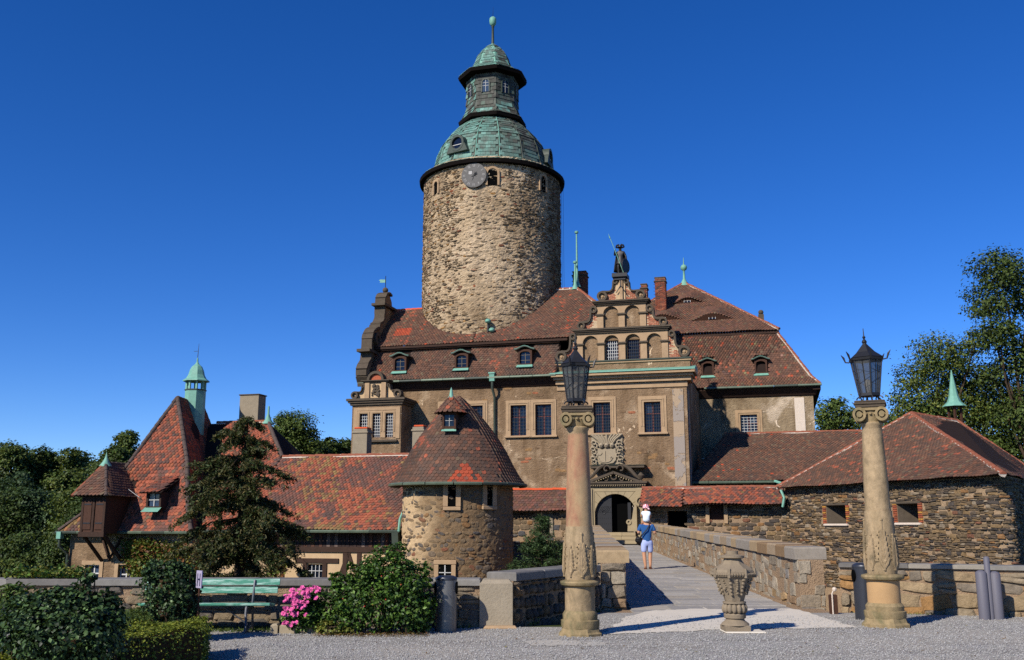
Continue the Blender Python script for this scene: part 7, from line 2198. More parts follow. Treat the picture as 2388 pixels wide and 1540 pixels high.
# ================================================================== BINS, BENCH, SIGN, POST
MAT['bin_grey'] = m_plain('grey_bin_metal', srgb(120, 118, 114), 0.38, 0.45, 0.55, 0.2, 2.5, 0.1, 0.004)
MAT['bin_dark'] = m_plain('dark_bin_metal', srgb(56, 58, 64), 0.4, 0.45, 0.4, 0.15, 2.5, 0.1, 0.004)
def litter_bin(label, x, y, r, h, mat, group, rz=0.0):
    t = thing('litter_bin', label, 'bin', T3(x, y, 0, rz), group)
    MB().lathe([(r, .0), (r, h*.92)], 28).build('body', MAT[mat], t, smooth=True)
    MB().lathe([(r*1.02, h*.92), (r*1.04, h*.94), (r*.98, h*.97), (r*.72, h*.995), (r*.62, h), (r*.55, h*.985), (0, h*.985)], 28).build('lid', MAT['bin_dark'], t, smooth=True)
    for s in (-1, 1):
        m = MB(); m.ring(0, 0, r*.42, 0, -.015, .01, 18); m.tfm(Matrix.Translation((s*r*.99, -.02, h*.78)) @ Matrix.Rotation(s*PI/2, 4, 'Z') @ Matrix.Scale(1.35, 4, (0, 0, 1))); m.build('slot', MAT['black'], t)
    return t
litter_bin('grey metal litter bin with side slots between rose shrub and low wall', at(1040, 1410, 16.1).x, 16.1, .172, .86, 'bin_grey', 'round litter bins')
litter_bin('dark litter bin half hidden behind the right column', at(2016, 1370, 18.05).x, 18.05, .19, .98, 'bin_dark', 'round litter bins')
MAT['green_paint'] = (lambda t: t.done(t.mix(t.ramp(t.noise(9, 6, .7, t.stretch(.35, 3, 3)), [(.45, (0, 0, 0)), (.62, (1, 1, 1))]), srgb(62, 130, 106), srgb(164, 194, 180)), .5, t.bump(t.noise(16, 5, .6, t.stretch(.2, 2, 2)), .35, .008), .35))(NT('worn_green_paint'))
bx0, bx1 = at(320, 1390, 15.9).x, at(640, 1390, 15.9).x
bench = thing('park_bench', 'worn green slatted park bench with iron legs before the low wall', 'bench', T3((bx0+bx1)/2, 15.85))
hw = (bx1-bx0)/2
for (y0, z0, z1, lab) in ((.43, .70, .80, 1), (.40, .575, .675, 2)):
    m = MB(); m.bbox(-hw, hw-(.01 if lab == 1 else .03), y0-.018, y0+.018, z0, z1, .006); m.tfm(Matrix.Translation((0, y0, .7)) @ Matrix.Rotation(-.14, 4, 'X') @ Matrix.Translation((0, -y0, -.7))); m.build('back_slat', MAT['green_paint'], bench)
for k in range(4):
    m = MB(); y = -.06+k*.12; m.bbox(-hw+.04, hw-.06+(.015 if k == 0 else 0), y, y+.1, .415-.012*k, .455-.012*k, .008); m.build('seat_slat', MAT['green_paint'], bench)
MAT['iron_grey'] = m_plain('grey_iron', srgb(92, 94, 98), 0.45, 0.45, 0.5, 0.2, 12, 0.1, 0.004)
for s in (-hw*.62, hw*.62):
    m = MB(); m.tube([(s, -.12, 0), (s+.02, -.07, .12), (s, -.05, .3), (s, -.03, .40)], [.022, .022, .024, .022], 6); m.tube([(s+.02, -.1, .03), (s+.06, .05, .1), (s+.03, .3, .04)], .016, 5); m.build('front_leg', MAT['iron_grey'], bench, smooth=True)
    m = MB(); m.tube([(s, .40, 0), (s, .36, .3), (s, .33, .42), (s, .42, .78)], .022, 6); m.build('rear_leg', MAT['iron_grey'], bench, smooth=True)
    m = MB(); m.tube([(s, -.05, .4), (s, .34, .38)], .02, 5); m.build('seat_rail', MAT['iron_grey'], bench)
    q = -1 if s > 0 else 1
    m = MB(); m.tube([(s, .1, .12), (s+q*.42, .12, .40)], .012, 5); m.build('brace', MAT['iron_grey'], bench)
MAT['sign_face'] = m_plain('pale_sign', srgb(158, 150, 172), 0.5, 0.3, 0, 0.08, 3, 0.05, 0.002)
MAT['sign_ink'] = m_plain('dark_sign_ink', srgb(44, 44, 70), 0.6, 0.2, 0, 0.1, 3, 0.05, 0.002)
sgx = at(465, 1350, 14.5).x
sign = thing('small_sign', 'small pale sign with a tall dark letter on a thin post', 'sign', T3(sgx, 14.5, 0, -.75))
zs0, zs1 = at(465, 1372, 14.5).z, at(465, 1331, 14.5).z
MB().bbox(-.075, .075, -.008, .008, zs0, zs1, .003).build('board', MAT['sign_face'], sign)
m = MB(); m.box(-.04, -.024, -.0115, -.0085, zs0+.03, zs1-.04); m.box(.024, .04, -.0115, -.0085, zs0+.03, zs1-.04); m.box(-.024, .024, -.0115, -.0085, (zs0+zs1)/2-.012, (zs0+zs1)/2+.012); m.build('lettering', MAT['sign_ink'], sign)
MB().tube([(-.02, .02, 0), (-.02, .02, zs0+.1)], .014, 6).build('post', MAT['wood'], sign)
MAT['post_grey'] = (lambda t: t.done(t.mix(t.ramp(t.noise(7, 6, .7, t.stretch(1, 1, .4)), [(.6, (0, 0, 0)), (.72, (1, 1, 1))]), srgb(96, 94, 102), srgb(122, 88, 68)), .6, t.bump(t.noise(14, 4), .2, .006), .3))(NT('rusty_grey_paint'))
pg = thing('grey_fender_post', 'grey-painted metal post of three half-round bars by the low wall', 'post', T3(at(2307, 1380, 18.05).x, 18.05, 0, .05))
for (dx, r, h) in ((-.125, .095, .86), (0, .05, 1.10), (.125, .095, .84)):
    m = MB(); m.lathe([(r, 0), (r, h-r*.5), (r*.8, h-r*.25), (r*.3, h)], 14, (dx, 0)); m.build('bar', MAT['post_grey'], pg, smooth=True)
sb = thing('ground_spotlight', 'small brown box with white cable standing against the forecourt wall', 'box', T3(at(1941, 1405, 19.2).x, 19.15))
MB().bbox(-.07, .07, -.05, .05, 0, .36, .01).build('box', MAT['wood'], sb); MB().tube([(-.03, -.06, 0), (-.03, -.06, .38), (0, -.06, .44)], .014, 5).build('cable', MAT['limewash'], sb); MB().ball((.02, -.06, .46), .045, 8).build('lamp_head', MAT['limewash'], sb, smooth=True)
# kerb stones of the rose bed
MAT['kerb'] = m_plain('pale_kerb', srgb(156, 142, 118), 0.9, 0.1, 0, 0.2, 5, 0.5, 0.01)
kb = onz(640, 1478, 0)
for (a, b, dx) in ((637, 655, 0), (657, 700, 1), (702, 745, 2), (747, 790, 3)):
    x0, x1 = onz(a, 1476).x, onz(b, 1476).x
    k_ = MB().bbox(x0, x1-.01, 15.72+dx*.02, 15.9+dx*.02, -.02, .15-.01*dx, .025).build('kerb_stone', MAT['kerb'])
    tag(k_, ['narrow end stone of the rose bed kerb, nearest the bench', 'pale kerb stone in front of the pink roses', 'pale kerb stone second from the pink roses', 'kerb stone mostly hidden by the rose shrub'][dx], 'kerb stone', 'kerb stones of the rose bed')
# ================================================================== VEGETATION
n6 = np.random.default_rng(77)
r6 = random.Random(78)
def leaf_object(name, pts, size, tint, mat, parent, up=0.35, asp=0.55, out=None, fold=0.18, rng=n6):
    """many small folded leaves: pts (n,3), size (n), tint (n,3); out = preferred facing (n,3)"""
    n = len(pts)
    d = rng.normal(size=(n, 3)); d /= np.linalg.norm(d, axis=1)[:, None]
    nrm = rng.normal(size=(n, 3)); nrm /= np.linalg.norm(nrm, axis=1)[:, None]
    nrm[:, 2] = np.abs(nrm[:, 2]) + up
    if out is not None: nrm += out*0.9
    nrm /= np.linalg.norm(nrm, axis=1)[:, None]
    d -= nrm*(d*nrm).sum(1)[:, None]; d /= np.linalg.norm(d, axis=1)[:, None]+1e-9
    s = np.cross(nrm, d)
    h = size[:, None]
    a = pts-d*h*.5; b = pts+d*h*.5
    l = pts+s*h*asp*.5+nrm*h*fold*.5 - d*h*.05; r = pts-s*h*asp*.5+nrm*h*fold*.5 - d*h*.05
    V = np.empty((n*4, 3)); V[0::4] = a; V[1::4] = r; V[2::4] = b; V[3::4] = l
    idx = np.arange(n)*4
    loops = np.stack([idx, idx+1, idx+2, idx, idx+2, idx+3], 1).ravel()
    me = bpy.data.meshes.new(name)
    me.vertices.add(n*4); me.vertices.foreach_set('co', V.ravel().astype(np.float32))
    me.loops.add(n*6); me.loops.foreach_set('vertex_index', loops.astype(np.int32))
    me.polygons.add(n*2); me.polygons.foreach_set('loop_start', (np.arange(n*2)*3).astype(np.int32))
    C = np.ones((n, 4)); C[:, :3] = tint
    at_ = me.attributes.new('tint', 'FLOAT_COLOR', 'POINT'); at_.data.foreach_set('color', np.repeat(C, 4, axis=0).ravel().astype(np.float32))
    me.update(); me.materials.append(MAT[mat])
    o = bpy.data.objects.new(name, me); link(o, parent)
    return o
def greens(n, pal, rng=n6, var=.28):
    pal = [np.array(c[:3]) for c in pal]
    k = rng.integers(0, len(pal), n)
    return np.array(pal)[k]*(1+rng.uniform(-var, var, (n, 1)))
G_DARK = [srgb(64, 78, 36), srgb(54, 68, 32), srgb(78, 88, 40)]
G_MID = [srgb(78, 94, 42), srgb(64, 82, 36), srgb(92, 104, 48)]
G_YEL = [srgb(108, 112, 48), srgb(122, 118, 54), srgb(90, 98, 42)]
G_HEDGE = [srgb(108, 118, 40), srgb(124, 128, 46), srgb(84, 98, 36)]
G_IVY = [srgb(40, 58, 32), srgb(54, 76, 40), srgb(30, 44, 26), srgb(82, 104, 60)]
G_ROSE = [srgb(52, 78, 30), srgb(66, 94, 36), srgb(90, 116, 46), srgb(44, 64, 28)]
G_YEW = [srgb(58, 72, 36), srgb(70, 72, 40), srgb(44, 52, 28), srgb(92, 84, 50)]

def crown_points(blobs, n, rng=n6, shell=.55, clump=26, cr=.28):
    """clumps of leaves through the blobs, denser near the surface; blobs: (x,y,z,rx,ry,rz)"""
    B = np.array(blobs); vol = (B[:, 3]*B[:, 4]*B[:, 5])**(2/3); vol /= vol.sum()
    nc = max(1, n//clump)
    k = rng.choice(len(B), nc, p=vol)
    d = rng.normal(size=(nc, 3)); d /= np.linalg.norm(d, axis=1)[:, None]
    r = (shell+(1.08-shell)*rng.random((nc, 1))**.6)
    c = B[k, :3]+d*r*B[k, 3:6]
    sz = np.minimum(B[k, 3], B[k, 5])[:, None]
    pts = np.repeat(c, clump, axis=0)+rng.normal(size=(nc*clump, 3))*np.repeat(cr*sz, clump, axis=0)*np.array([1, 1, .62])
    out = np.repeat(d, clump, axis=0)
    shade = np.repeat(rng.uniform(.75, 1.25, (nc, 1)), clump, axis=0)
    return pts, out, shade
def tree(name, label, base, h, blobs, n, leaf, pal, cat='tree', group=None, trunk_r=.25, mat='leaf', shell=.5, clump=24, cr=.28, seed=0, asp=.6):
    rng = np.random.default_rng(seed+500); rr = random.Random(seed)
    t = thing(name, label, cat, T3(*base), group)
    pts, out, shade = crown_points(blobs, n, rng, shell, clump, cr)
    tint = greens(len(pts), pal, rng)*shade
    leaf_object('crown', pts, rng.uniform(.6, 1.25, len(pts))*leaf, tint, mat, t, .3, asp, out, .18, rng)
    m = MB()
    top = max(b[2] for b in blobs)
    lean = rr.uniform(-.04, .04)*h
    m.tube([(0, 0, -.5), (lean*.3, 0, h*.3), (lean, 0, top*.85)], [trunk_r*1.25, trunk_r*.85, trunk_r*.25], 8)
    for b in blobs:
        z0 = max(h*.2, b[2]*.62-rr.uniform(0, .8))
        s = Vector((lean*z0/h, 0, z0)); e = Vector(b[:3]); mid = s.lerp(e, .5)+Vector((rr.uniform(-.3, .3), rr.uniform(-.3, .3), .25))
        m.tube([s, mid, e], [trunk_r*.42, trunk_r*.28, trunk_r*.08], 6)
        for q in range(4):
            w = rr.uniform(0, 2*PI); e2 = e+Vector((math.cos(w)*b[3]*.8, math.sin(w)*b[4]*.8, rr.uniform(-.3, .7)*b[5]))
            m.tube([mid.lerp(e, .7), e2], [trunk_r*.14, trunk_r*.04], 4)
    m.build('trunk', MAT['bark'], t, smooth=True)
    return t
def blobs_px(lst, Y, base):
    """crown lobes given by picture centre, half-width and half-height, at depth Y plus an offset"""
    out = []
    for (px, py, hw, hh, dy) in lst:
        p = at(px, py, Y+dy); k = (Y*ct+(p.z-1.65)*st)/F
        out.append((p.x-base[0], p.y-base[1], p.z-base[2], hw*k, (hw+hh)*.5*k, hh*k))
    return out

# ---- right-hand maples
b_ = (at(2420, 1200, 64).x, 64, -4)
tree('maple_tree', 'tall dark maple rising at the right edge above the barn', b_, 17, blobs_px([(2330, 630, 60, 45, 0), (2300, 700, 45, 40, 0), (2400, 680, 70, 60, 1), (2330, 770, 42, 36, -1), (2390, 830, 60, 55, 0), (2320, 880, 38, 35, 1), (2370, 940, 70, 55, 2), (2310, 1000, 55, 40, 3), (2390, 1030, 60, 50, 2), (2340, 1060, 60, 40, 2), (2290, 1050, 50, 30, 2), (2390, 960, 50, 60, 0)], 64, b_), 34000, .22, G_DARK+[G_MID[0]], trunk_r=.24, seed=1, shell=.3, clump=20, cr=.3)
b_ = (at(2190, 1200, 66).x, 66, -4)
tree('maple_tree', 'yellowing maple behind the barn roof and its spire', b_, 17, blobs_px([(2190, 830, 60, 45, 0), (2130, 880, 45, 30, 0), (2240, 880, 60, 50, 2), (2150, 940, 70, 45, 0), (2220, 960, 70, 50, 1), (2110, 990, 40, 28, 0), (2275, 800, 30, 28, 0), (2290, 940, 45, 60, 2)], 66, b_), 26000, .20, G_MID+G_YEL[:1], trunk_r=.3, seed=2, shell=.35, clump=20, cr=.3)
b_ = (at(1945, 1100, 88).x, 88, -4)
tree('round_tree', 'small leafy tree peeking between the pale wing and right column', b_, 14, blobs_px([(1945, 965, 40, 34, 0), (1925, 985, 28, 25, 0), (1975, 980, 35, 30, 0), (1950, 940, 16, 14, 0), (2075, 1000, 50, 30, 0), (2040, 975, 22, 18, 0)], 88, b_), 9000, .26, G_MID, trunk_r=.22, seed=3, shell=.35)
# ---- trees behind the left roofs
b_ = (at(680, 1150, 70).x, 70, -4)
tree('maple_tree', 'dark green maple rising behind the hipped wing roof', b_, 14, blobs_px([(690, 1000, 45, 36, 0), (655, 1015, 32, 30, 0), (715, 1030, 30, 28, 0), (680, 1050, 60, 30, 0), (665, 980, 22, 18, 0)], 70, b_), 12000, .2, G_MID, trunk_r=.25, seed=4, shell=.35)
for i, (px, py, hw, hh, Y) in enumerate(((765, 1045, 26, 18, 95), (800, 1048, 24, 20, 97), (742, 1052, 22, 16, 93))):
    b_ = (at(px, 1200, Y).x, Y, -4)
    tree('round_tree', ['tree top left of the bay, middle of three', 'tree top touching the bay, rightmost of three', 'tree top nearest the dark maple, lowest of three'][i], b_, 12, blobs_px([(px, py, hw, hh, 0), (px-8, py+22, hw, hh, 0), (px+6, py-12, hw*.5, hh*.6, 0)], Y, b_), 4500, .26, G_DARK+[G_MID[0]], group='tree tops behind the wing roof', trunk_r=.2, seed=20+i)
# ---- wooded slope at the left
lab = ['wooded slope tree at the far left picture edge, tallest there', 'slope tree second from the left edge', 'slope tree third from the left edge', 'slope tree fourth from the left edge', 'slope tree left of the oriel roof', 'bushy tree directly behind the oriel finial', 'rounded tree crown beside the steep roof edge', 'pale green tree below the skyline at far left', 'shaded lower tree at the left edge', 'leafy tree filling the slope left of the house', 'lower leafy tree beside the house eave', 'dark tree at the foot of the slope', 'shrubby tree behind the yard wall at left', 'tree between the lower slope and house corner', 'dense tree mid-slope near the left edge', 'broad tree mid-slope toward the house']
fo = [(15, 1085, 45, 45, 118), (70, 1095, 42, 42, 122), (125, 1092, 44, 40, 125), (185, 1090, 40, 38, 122), (235, 1100, 36, 36, 118), (270, 1075, 34, 40, 100), (290, 1045, 32, 32, 112), (95, 1180, 55, 48, 100), (25, 1190, 45, 55, 98), (165, 1180, 50, 48, 98), (205, 1200, 38, 40, 88), (60, 1290, 60, 50, 82), (20, 1345, 45, 40, 70), (135, 1270, 50, 52, 80), (30, 1140, 40, 40, 108), (150, 1135, 55, 40, 110)]
for i, (px, py, hw, hh, Y) in enumerate(fo):
    zb = ground_height(-40, Y)
    b_ = (at(px, py, Y).x, Y, zb)
    extra = [(px+r6.uniform(-.6, .6)*hw, py+r6.uniform(-.7, .9)*hh, hw*r6.uniform(.4, .62), hh*r6.uniform(.4, .6), r6.uniform(-2, 1)) for _ in range(5)]
    bl = blobs_px([(px, py+8, hw*.85, hh*.85, 0), (px, py+hh*1.3, hw*.9, hh*.8, 0)]+extra, Y, b_)
    pal = G_DARK+[G_MID[1]] if i % 3 else [G_MID[0], G_DARK[0], G_YEL[2]]
    if i in (7, 14): pal = [srgb(66, 84, 52), srgb(54, 72, 44)]
    tree('forest_tree', lab[i], b_, 12, bl, 7000, .34*Y/105, pal, group='trees of the wooded slope', trunk_r=.22, seed=40+i, shell=.45, clump=26, cr=.3)
# ground cover of the slope, seen as one dark mass
pts = np.column_stack([n6.uniform(-75, -22, 26000), n6.uniform(62, 135, 26000), np.zeros(26000)])
pts[:, 2] = np.array([ground_height(x, y) for x, y, _ in pts])+n6.uniform(0, 3.5, 26000)
o = leaf_object('undergrowth', pts, n6.uniform(.4, .9, 26000), greens(26000, G_DARK), 'leaf', None); tag(o, 'dark undergrowth covering the wooded slope', 'undergrowth', kind='stuff')

# ---- yew in front of the wing
YB = (at(560, 1300, 33).x, 33.0, -6.5)
yew = thing('yew_tree', 'dark drooping yew in front of the half-timbered wing', 'tree', T3(*YB))
rngy = np.random.default_rng(5)
pts, tnt, outv = [], [], []
mtr = MB(); topz = at(560, 966, 33).z-YB[2]
mtr.tube([(0, 0, -.5), (.05, 0, 4), (-.05, 0, 8), (0, 0, topz-.3)], [.3, .22, .12, .03], 8)
sidew = [(966, 14, 18), (1000, 36, 38), (1050, 66, 60), (1100, 96, 75), (1145, 125, 90), (1190, 135, 125), (1235, 165, 155), (1280, 175, 140), (1330, 165, 130), (1400, 140, 120)]
zz = [at(560, p[0], 33).z-YB[2] for p in sidew]
for k in range(135):
    t = (k+rngy.random())/135
    z = lerp(topz-.1, 3.6, t**.8)
    wl = np.interp(-z, [-q for q in zz], [p[1] for p in sidew])/69.0; wr = np.interp(-z, [-q for q in zz], [p[2] for p in sidew])/69.0
    a = rngy.uniform(0, 2*PI); L = (wl if math.cos(a) < 0 else wr)*rngy.choice([.5, .7, .85, 1.0, 1.2])
    L = lerp(L, min(L, 1.5), abs(math.sin(a))*.6)
    lift = rngy.uniform(-.15, .6)
    e = Vector((math.cos(a)*L, math.sin(a)*L, z+(lift-.22)*L)); s0 = Vector((0, 0, z+.25*L))
    mid = s0.lerp(e, .5)+Vector((0, 0, .14*L))
    mtr.tube([s0, mid, e], [.05, .03, .008], 4)
    for sp in range(int(6+8*L)):
        x = rngy.random()**.7; c0 = s0.lerp(mid, x*2) if x < .5 else mid.lerp(e, x*2-1)
        w2 = a+rngy.choice([-1, 1])*rngy.uniform(.5, 1.3); l2 = rngy.uniform(.2, .55)*(.5+.5*min(1, L))
        e2 = c0+Vector((math.cos(w2)*l2, math.sin(w2)*l2, -rngy.uniform(.05, .5)*l2))
        nn = 50; q = rngy.random(nn)
        c = np.array([list(c0.lerp(e2, y_)) for y_ in q])+rngy.normal(size=(nn, 3))*.045
        c[:, 2] -= np.abs(rngy.normal(size=nn))*.10*q
        pts.append(c)
P_ = np.concatenate(pts); nY = len(P_)
leaf_object('crown', P_, rngy.uniform(.08, .17, nY), greens(nY, G_YEW, rngy), 'leaf', yew, .1, .34, None, .1, rngy)
mtr.build('trunk', MAT['bark'], yew, smooth=True)
# ---- young fir by the bridge
FB = (at(1264, 1300, 30).x, 30.0, -3.2)
fir = thing('young_fir', 'young green fir standing in the moat beside the left column', 'tree', T3(*FB))
ftop = at(1262, 1196, 30).z-FB[2]
mf = MB(); mf.tube([(0, 0, -.3), (0, 0, ftop)], [.08, .012], 6); pts = []
rf_ = np.random.default_rng(8)
for k in range(240):
    t = rf_.random(); z = ftop*(.18+.80*t)
    if z > ftop-.15: continue
    L = (ftop-z)*.50*rf_.uniform(.8, 1.15)+.1; a = rf_.uniform(0, 2*PI)
    e = Vector((math.cos(a)*L, math.sin(a)*L, z+.22*L)); s0 = Vector((0, 0, z))
    mf.tube([s0, e], [.014, .004], 4); nn = int(120*L+25)
    q = rf_.random(nn)**.8; c = np.array([list(s0.lerp(e, x)) for x in q]); c += rf_.normal(size=(nn, 3))*.045; pts.append(c)
P_ = np.concatenate(pts)
leaf_object('needles', P_, rf_.uniform(.06, .13, len(P_)), greens(len(P_), [srgb(56, 74, 40), srgb(70, 90, 48), srgb(48, 64, 38)], rf_), 'leaf', fir, .2, .25, None, .08, rf_)
mf.build('trunk', MAT['bark'], fir, smooth=True)

# ---- rose shrub and pink roses
def lobes(bl, rr, k=6, lo=.18, hi=.34):
    out = list(bl)
    for b in bl:
        for q in range(k):
            w, v, s = rr.uniform(0, 2*PI), rr.uniform(-.3, 1.4), rr.uniform(lo, hi)
            out.append((b[0]+math.cos(w)*math.cos(v)*b[3]*1.08, b[1]+math.sin(w)*math.cos(v)*b[4], b[2]+math.sin(v)*b[5]*1.1, b[3]*s, b[4]*s, b[5]*s*1.2))
    return out
def bush(name, label, blobs, n, leaf, pal, mat='leafgloss', cat='bush', base=(0, 0, 0), seed=0, clump=10, cr=.16, shell=.55, stems=20, up=.35, asp=.62, zmin=.0):
    rng = np.random.default_rng(seed+900); rr = random.Random(seed)
    t = thing(name, label, cat, T3(*base))
    pts, out, shade = crown_points(blobs, n, rng, shell, clump, cr)
    k = pts[:, 2] > zmin; pts, out, shade = pts[k], out[k], shade[k]
    leaf_object('foliage', pts, rng.uniform(.65, 1.3, len(pts))*leaf, greens(len(pts), pal, rng)*shade, mat, t, up, asp, out, .2, rng)
    m = MB()
    for q in range(stems):
        b = rr.choice(blobs); e = Vector((b[0]+rr.uniform(-1, 1)*b[3]*.8, b[1]+rr.uniform(-1, 1)*b[4]*.8, b[2]+rr.uniform(0, .95)*b[5]))
        s0 = Vector((b[0]+rr.uniform(-.3, .3)*b[3], b[1], 0)); m.tube([s0, s0.lerp(e, .55)+Vector((rr.uniform(-.06, .06), rr.uniform(-.06, .06), .05)), e], [.012, .009, .004], 5)
    m.build('stem', MAT['bark'], t)
    return t
SB = (at(880, 1470, 15.75).x, 15.75, 0)
def bpx(lst, Y, base): return blobs_px(lst, Y, base)
shrub = bush('rose_shrub', 'large glossy green rose shrub between pink roses and bin', lobes(bpx([(880, 1395, 86, 70, 0), (820, 1410, 55, 60, -.1), (945, 1400, 65, 75, 0), (905, 1330, 70, 45, .05), (915, 1300, 25, 24, .05), (960, 1350, 40, 40, 0), (850, 1345, 40, 30, .05), (800, 1355, 26, 22, 0), (980, 1420, 30, 55, 0), (790, 1420, 35, 50, -.1), (985, 1345, 18, 16, 0)], 15.75, SB), random.Random(3), 5), 15000, .06, G_ROSE, base=SB, seed=1, clump=8, cr=.13, shell=.35, zmin=.02)
rp6 = random.Random(6); 
m = MB()
for k in range(9):
    p = at(rp6.uniform(800, 985), rp6.uniform(1310, 1440), 15.3)
    m.ball((p.x-SB[0], p.y-SB[1], p.z), .012, 5)
MAT['hip'] = m_plain('rose_hip', srgb(170, 60, 36), .5, .4, 0, .2, 9, .05, .002)
m.build('rose_hips', MAT['hip'], shrub)
PB = (at(700, 1470, 15.85).x, 15.85, 0)
pink = bush('pink_rose_bush', 'low rose bush crowded with bright pink blooms by the bench', bpx([(715, 1430, 40, 38, 0), (690, 1445, 30, 28, -.05), (735, 1400, 28, 32, 0), (750, 1440, 30, 35, 0)], 15.85, PB), 4200, .055, G_ROSE, base=PB, seed=2, clump=8, cr=.14, shell=.4, zmin=.02)
def rose_mesh():
    m = MB()
    for ring, (r, tilt, n) in enumerate(((.034, .35, 6), (.024, .8, 5), (.013, 1.2, 4))):
        for k in range(n):
            w = 2*PI*k/n+ring*.5
            o = Vector((math.cos(w), math.sin(w), 0)); s = Vector((-o.y, o.x, 0))
            z = math.sin(tilt)*r*.9
            m.add([(0, 0, 0), tuple(o*r*.6+s*r*.55+Vector((0, 0, z*.6))), tuple(o*r*1.0+Vector((0, 0, z))), tuple(o*r*.6-s*r*.55+Vector((0, 0, z*.6)))], [(0, 1, 2, 3)])
    return m
MAT['pink'] = m_plain('pink_petals', srgb(224, 96, 156), .6, .2, 0, .3, 26, .1, .003)
rm = rose_mesh().mesh('rose_bloom'); rm.materials.append(MAT['pink'])
cl = [(700, 1388, 26, 18), (680, 1400, 22, 16), (735, 1376, 16, 10), (668, 1428, 16, 12), (705, 1410, 18, 12), (715, 1378, 16, 10), (663, 1452, 8, 6), (690, 1432, 10, 8), (690, 1412, 20, 12), (674, 1456, 7, 5), (686, 1450, 10, 6), (735, 1398, 5, 4), (716, 1432, 5, 4)]
for (cx_, cy_, rx_, ry_) in cl:
    for k in range(max(3, int(rx_*ry_/18))):
        px, py = cx_+rp6.uniform(-1, 1)*rx_*.8, cy_+rp6.uniform(-1, 1)*ry_*.8
        p = at(px, py, 15.52+rp6.uniform(-.05, .12))
        o = bpy.data.objects.new('bloom', rm); link(o, pink)
        o.location = (p.x-PB[0], p.y-PB[1], p.z); o.rotation_euler = (1.1+rp6.uniform(-.6, .5), rp6.uniform(-.5, .5), rp6.uniform(-.7, .4)); k_ = rp6.uniform(.8, 1.3); o.scale = (k_, k_, k_)
# fallen leaves and weeds at the shrub's foot
wd = np.column_stack([n6.uniform(onz(735, 1485).x, onz(1000, 1485).x, 1300), n6.uniform(15.2, 15.75, 1300), n6.uniform(.01, .05, 1300)])
o = leaf_object('fallen_leaves', wd, n6.uniform(.02, .045, 1300), greens(1300, [srgb(120, 96, 60), srgb(96, 70, 44), srgb(90, 90, 46), srgb(140, 108, 74)]), 'leaf', None, 2.0); tag(o, 'fallen brown leaves on the gravel under the rose shrub', 'leaves', kind='stuff')
WB = (onz(705, 1488).x+.35, 15.4, 0)
bush('weed_tuft', 'small yellow-green weed growing over the rose bed kerb', [(0, .1, .1, .2, .12, .12), (.25, .12, .06, .12, .1, .08)], 500, .05, G_YEL, base=WB, seed=9, stems=6, clump=6)

# ---- ivy mounds, hedges and leaves at the left
IB = (at(150, 1480, 10.5).x, 10.5, 0)
def ivy(name, label, base, Y, lst, n, seed, leaf=.047):
    bl = bpx(lst, Y, base)
    rr = random.Random(seed)
    big = list(bl)
    for b in big:
        for q in range(7):
            w, v = rr.uniform(0, 2*PI), rr.uniform(-.4, 1.2)
            k = rr.uniform(.16, .34)
            bl.append((b[0]+math.cos(w)*math.cos(v)*b[3]*1.0, b[1]+math.sin(w)*math.cos(v)*b[4], b[2]+math.sin(v)*b[5]*1.0, b[3]*k, b[4]*k, b[5]*k))
    t = bush(name, label, bl, n, leaf, G_IVY, 'leafgloss', 'ivy', base, seed, clump=9, cr=.2, shell=.5, stems=40, up=.1, asp=.8, zmin=-.05)
    bl = big
    m = MB()
    for b in bl: m.ball((b[0], b[1]+.02, b[2]), 1.0, 12, (b[3]*.62, b[4]*.62, b[5]*.62))
    m.build('shaded_core', MAT['soil'], t)
    return t
ivy('ivy_mound', 'big ivy-covered mound at the lower left corner', IB, 10.5, [(145, 1462, 92, 70, 0), (115, 1425, 60, 46, 0), (180, 1408, 42, 38, 0), (80, 1470, 70, 65, -.1), (220, 1460, 60, 60, 0), (160, 1490, 110, 60, -.2), (205, 1350, 16, 14, 0), (245, 1420, 30, 40, .1), (60, 1430, 40, 40, .1)], 24000, 11)
IB2 = (at(388, 1420, 14.6).x, 14.6, 0)
ivy('ivy_stump', 'ivy-covered stump standing left of the bench', IB2, 14.6, [(390, 1370, 52, 55, 0), (390, 1420, 55, 50, 0), (375, 1335, 36, 28, 0), (415, 1350, 32, 36, 0), (440, 1400, 22, 45, 0)], 10000, 12)
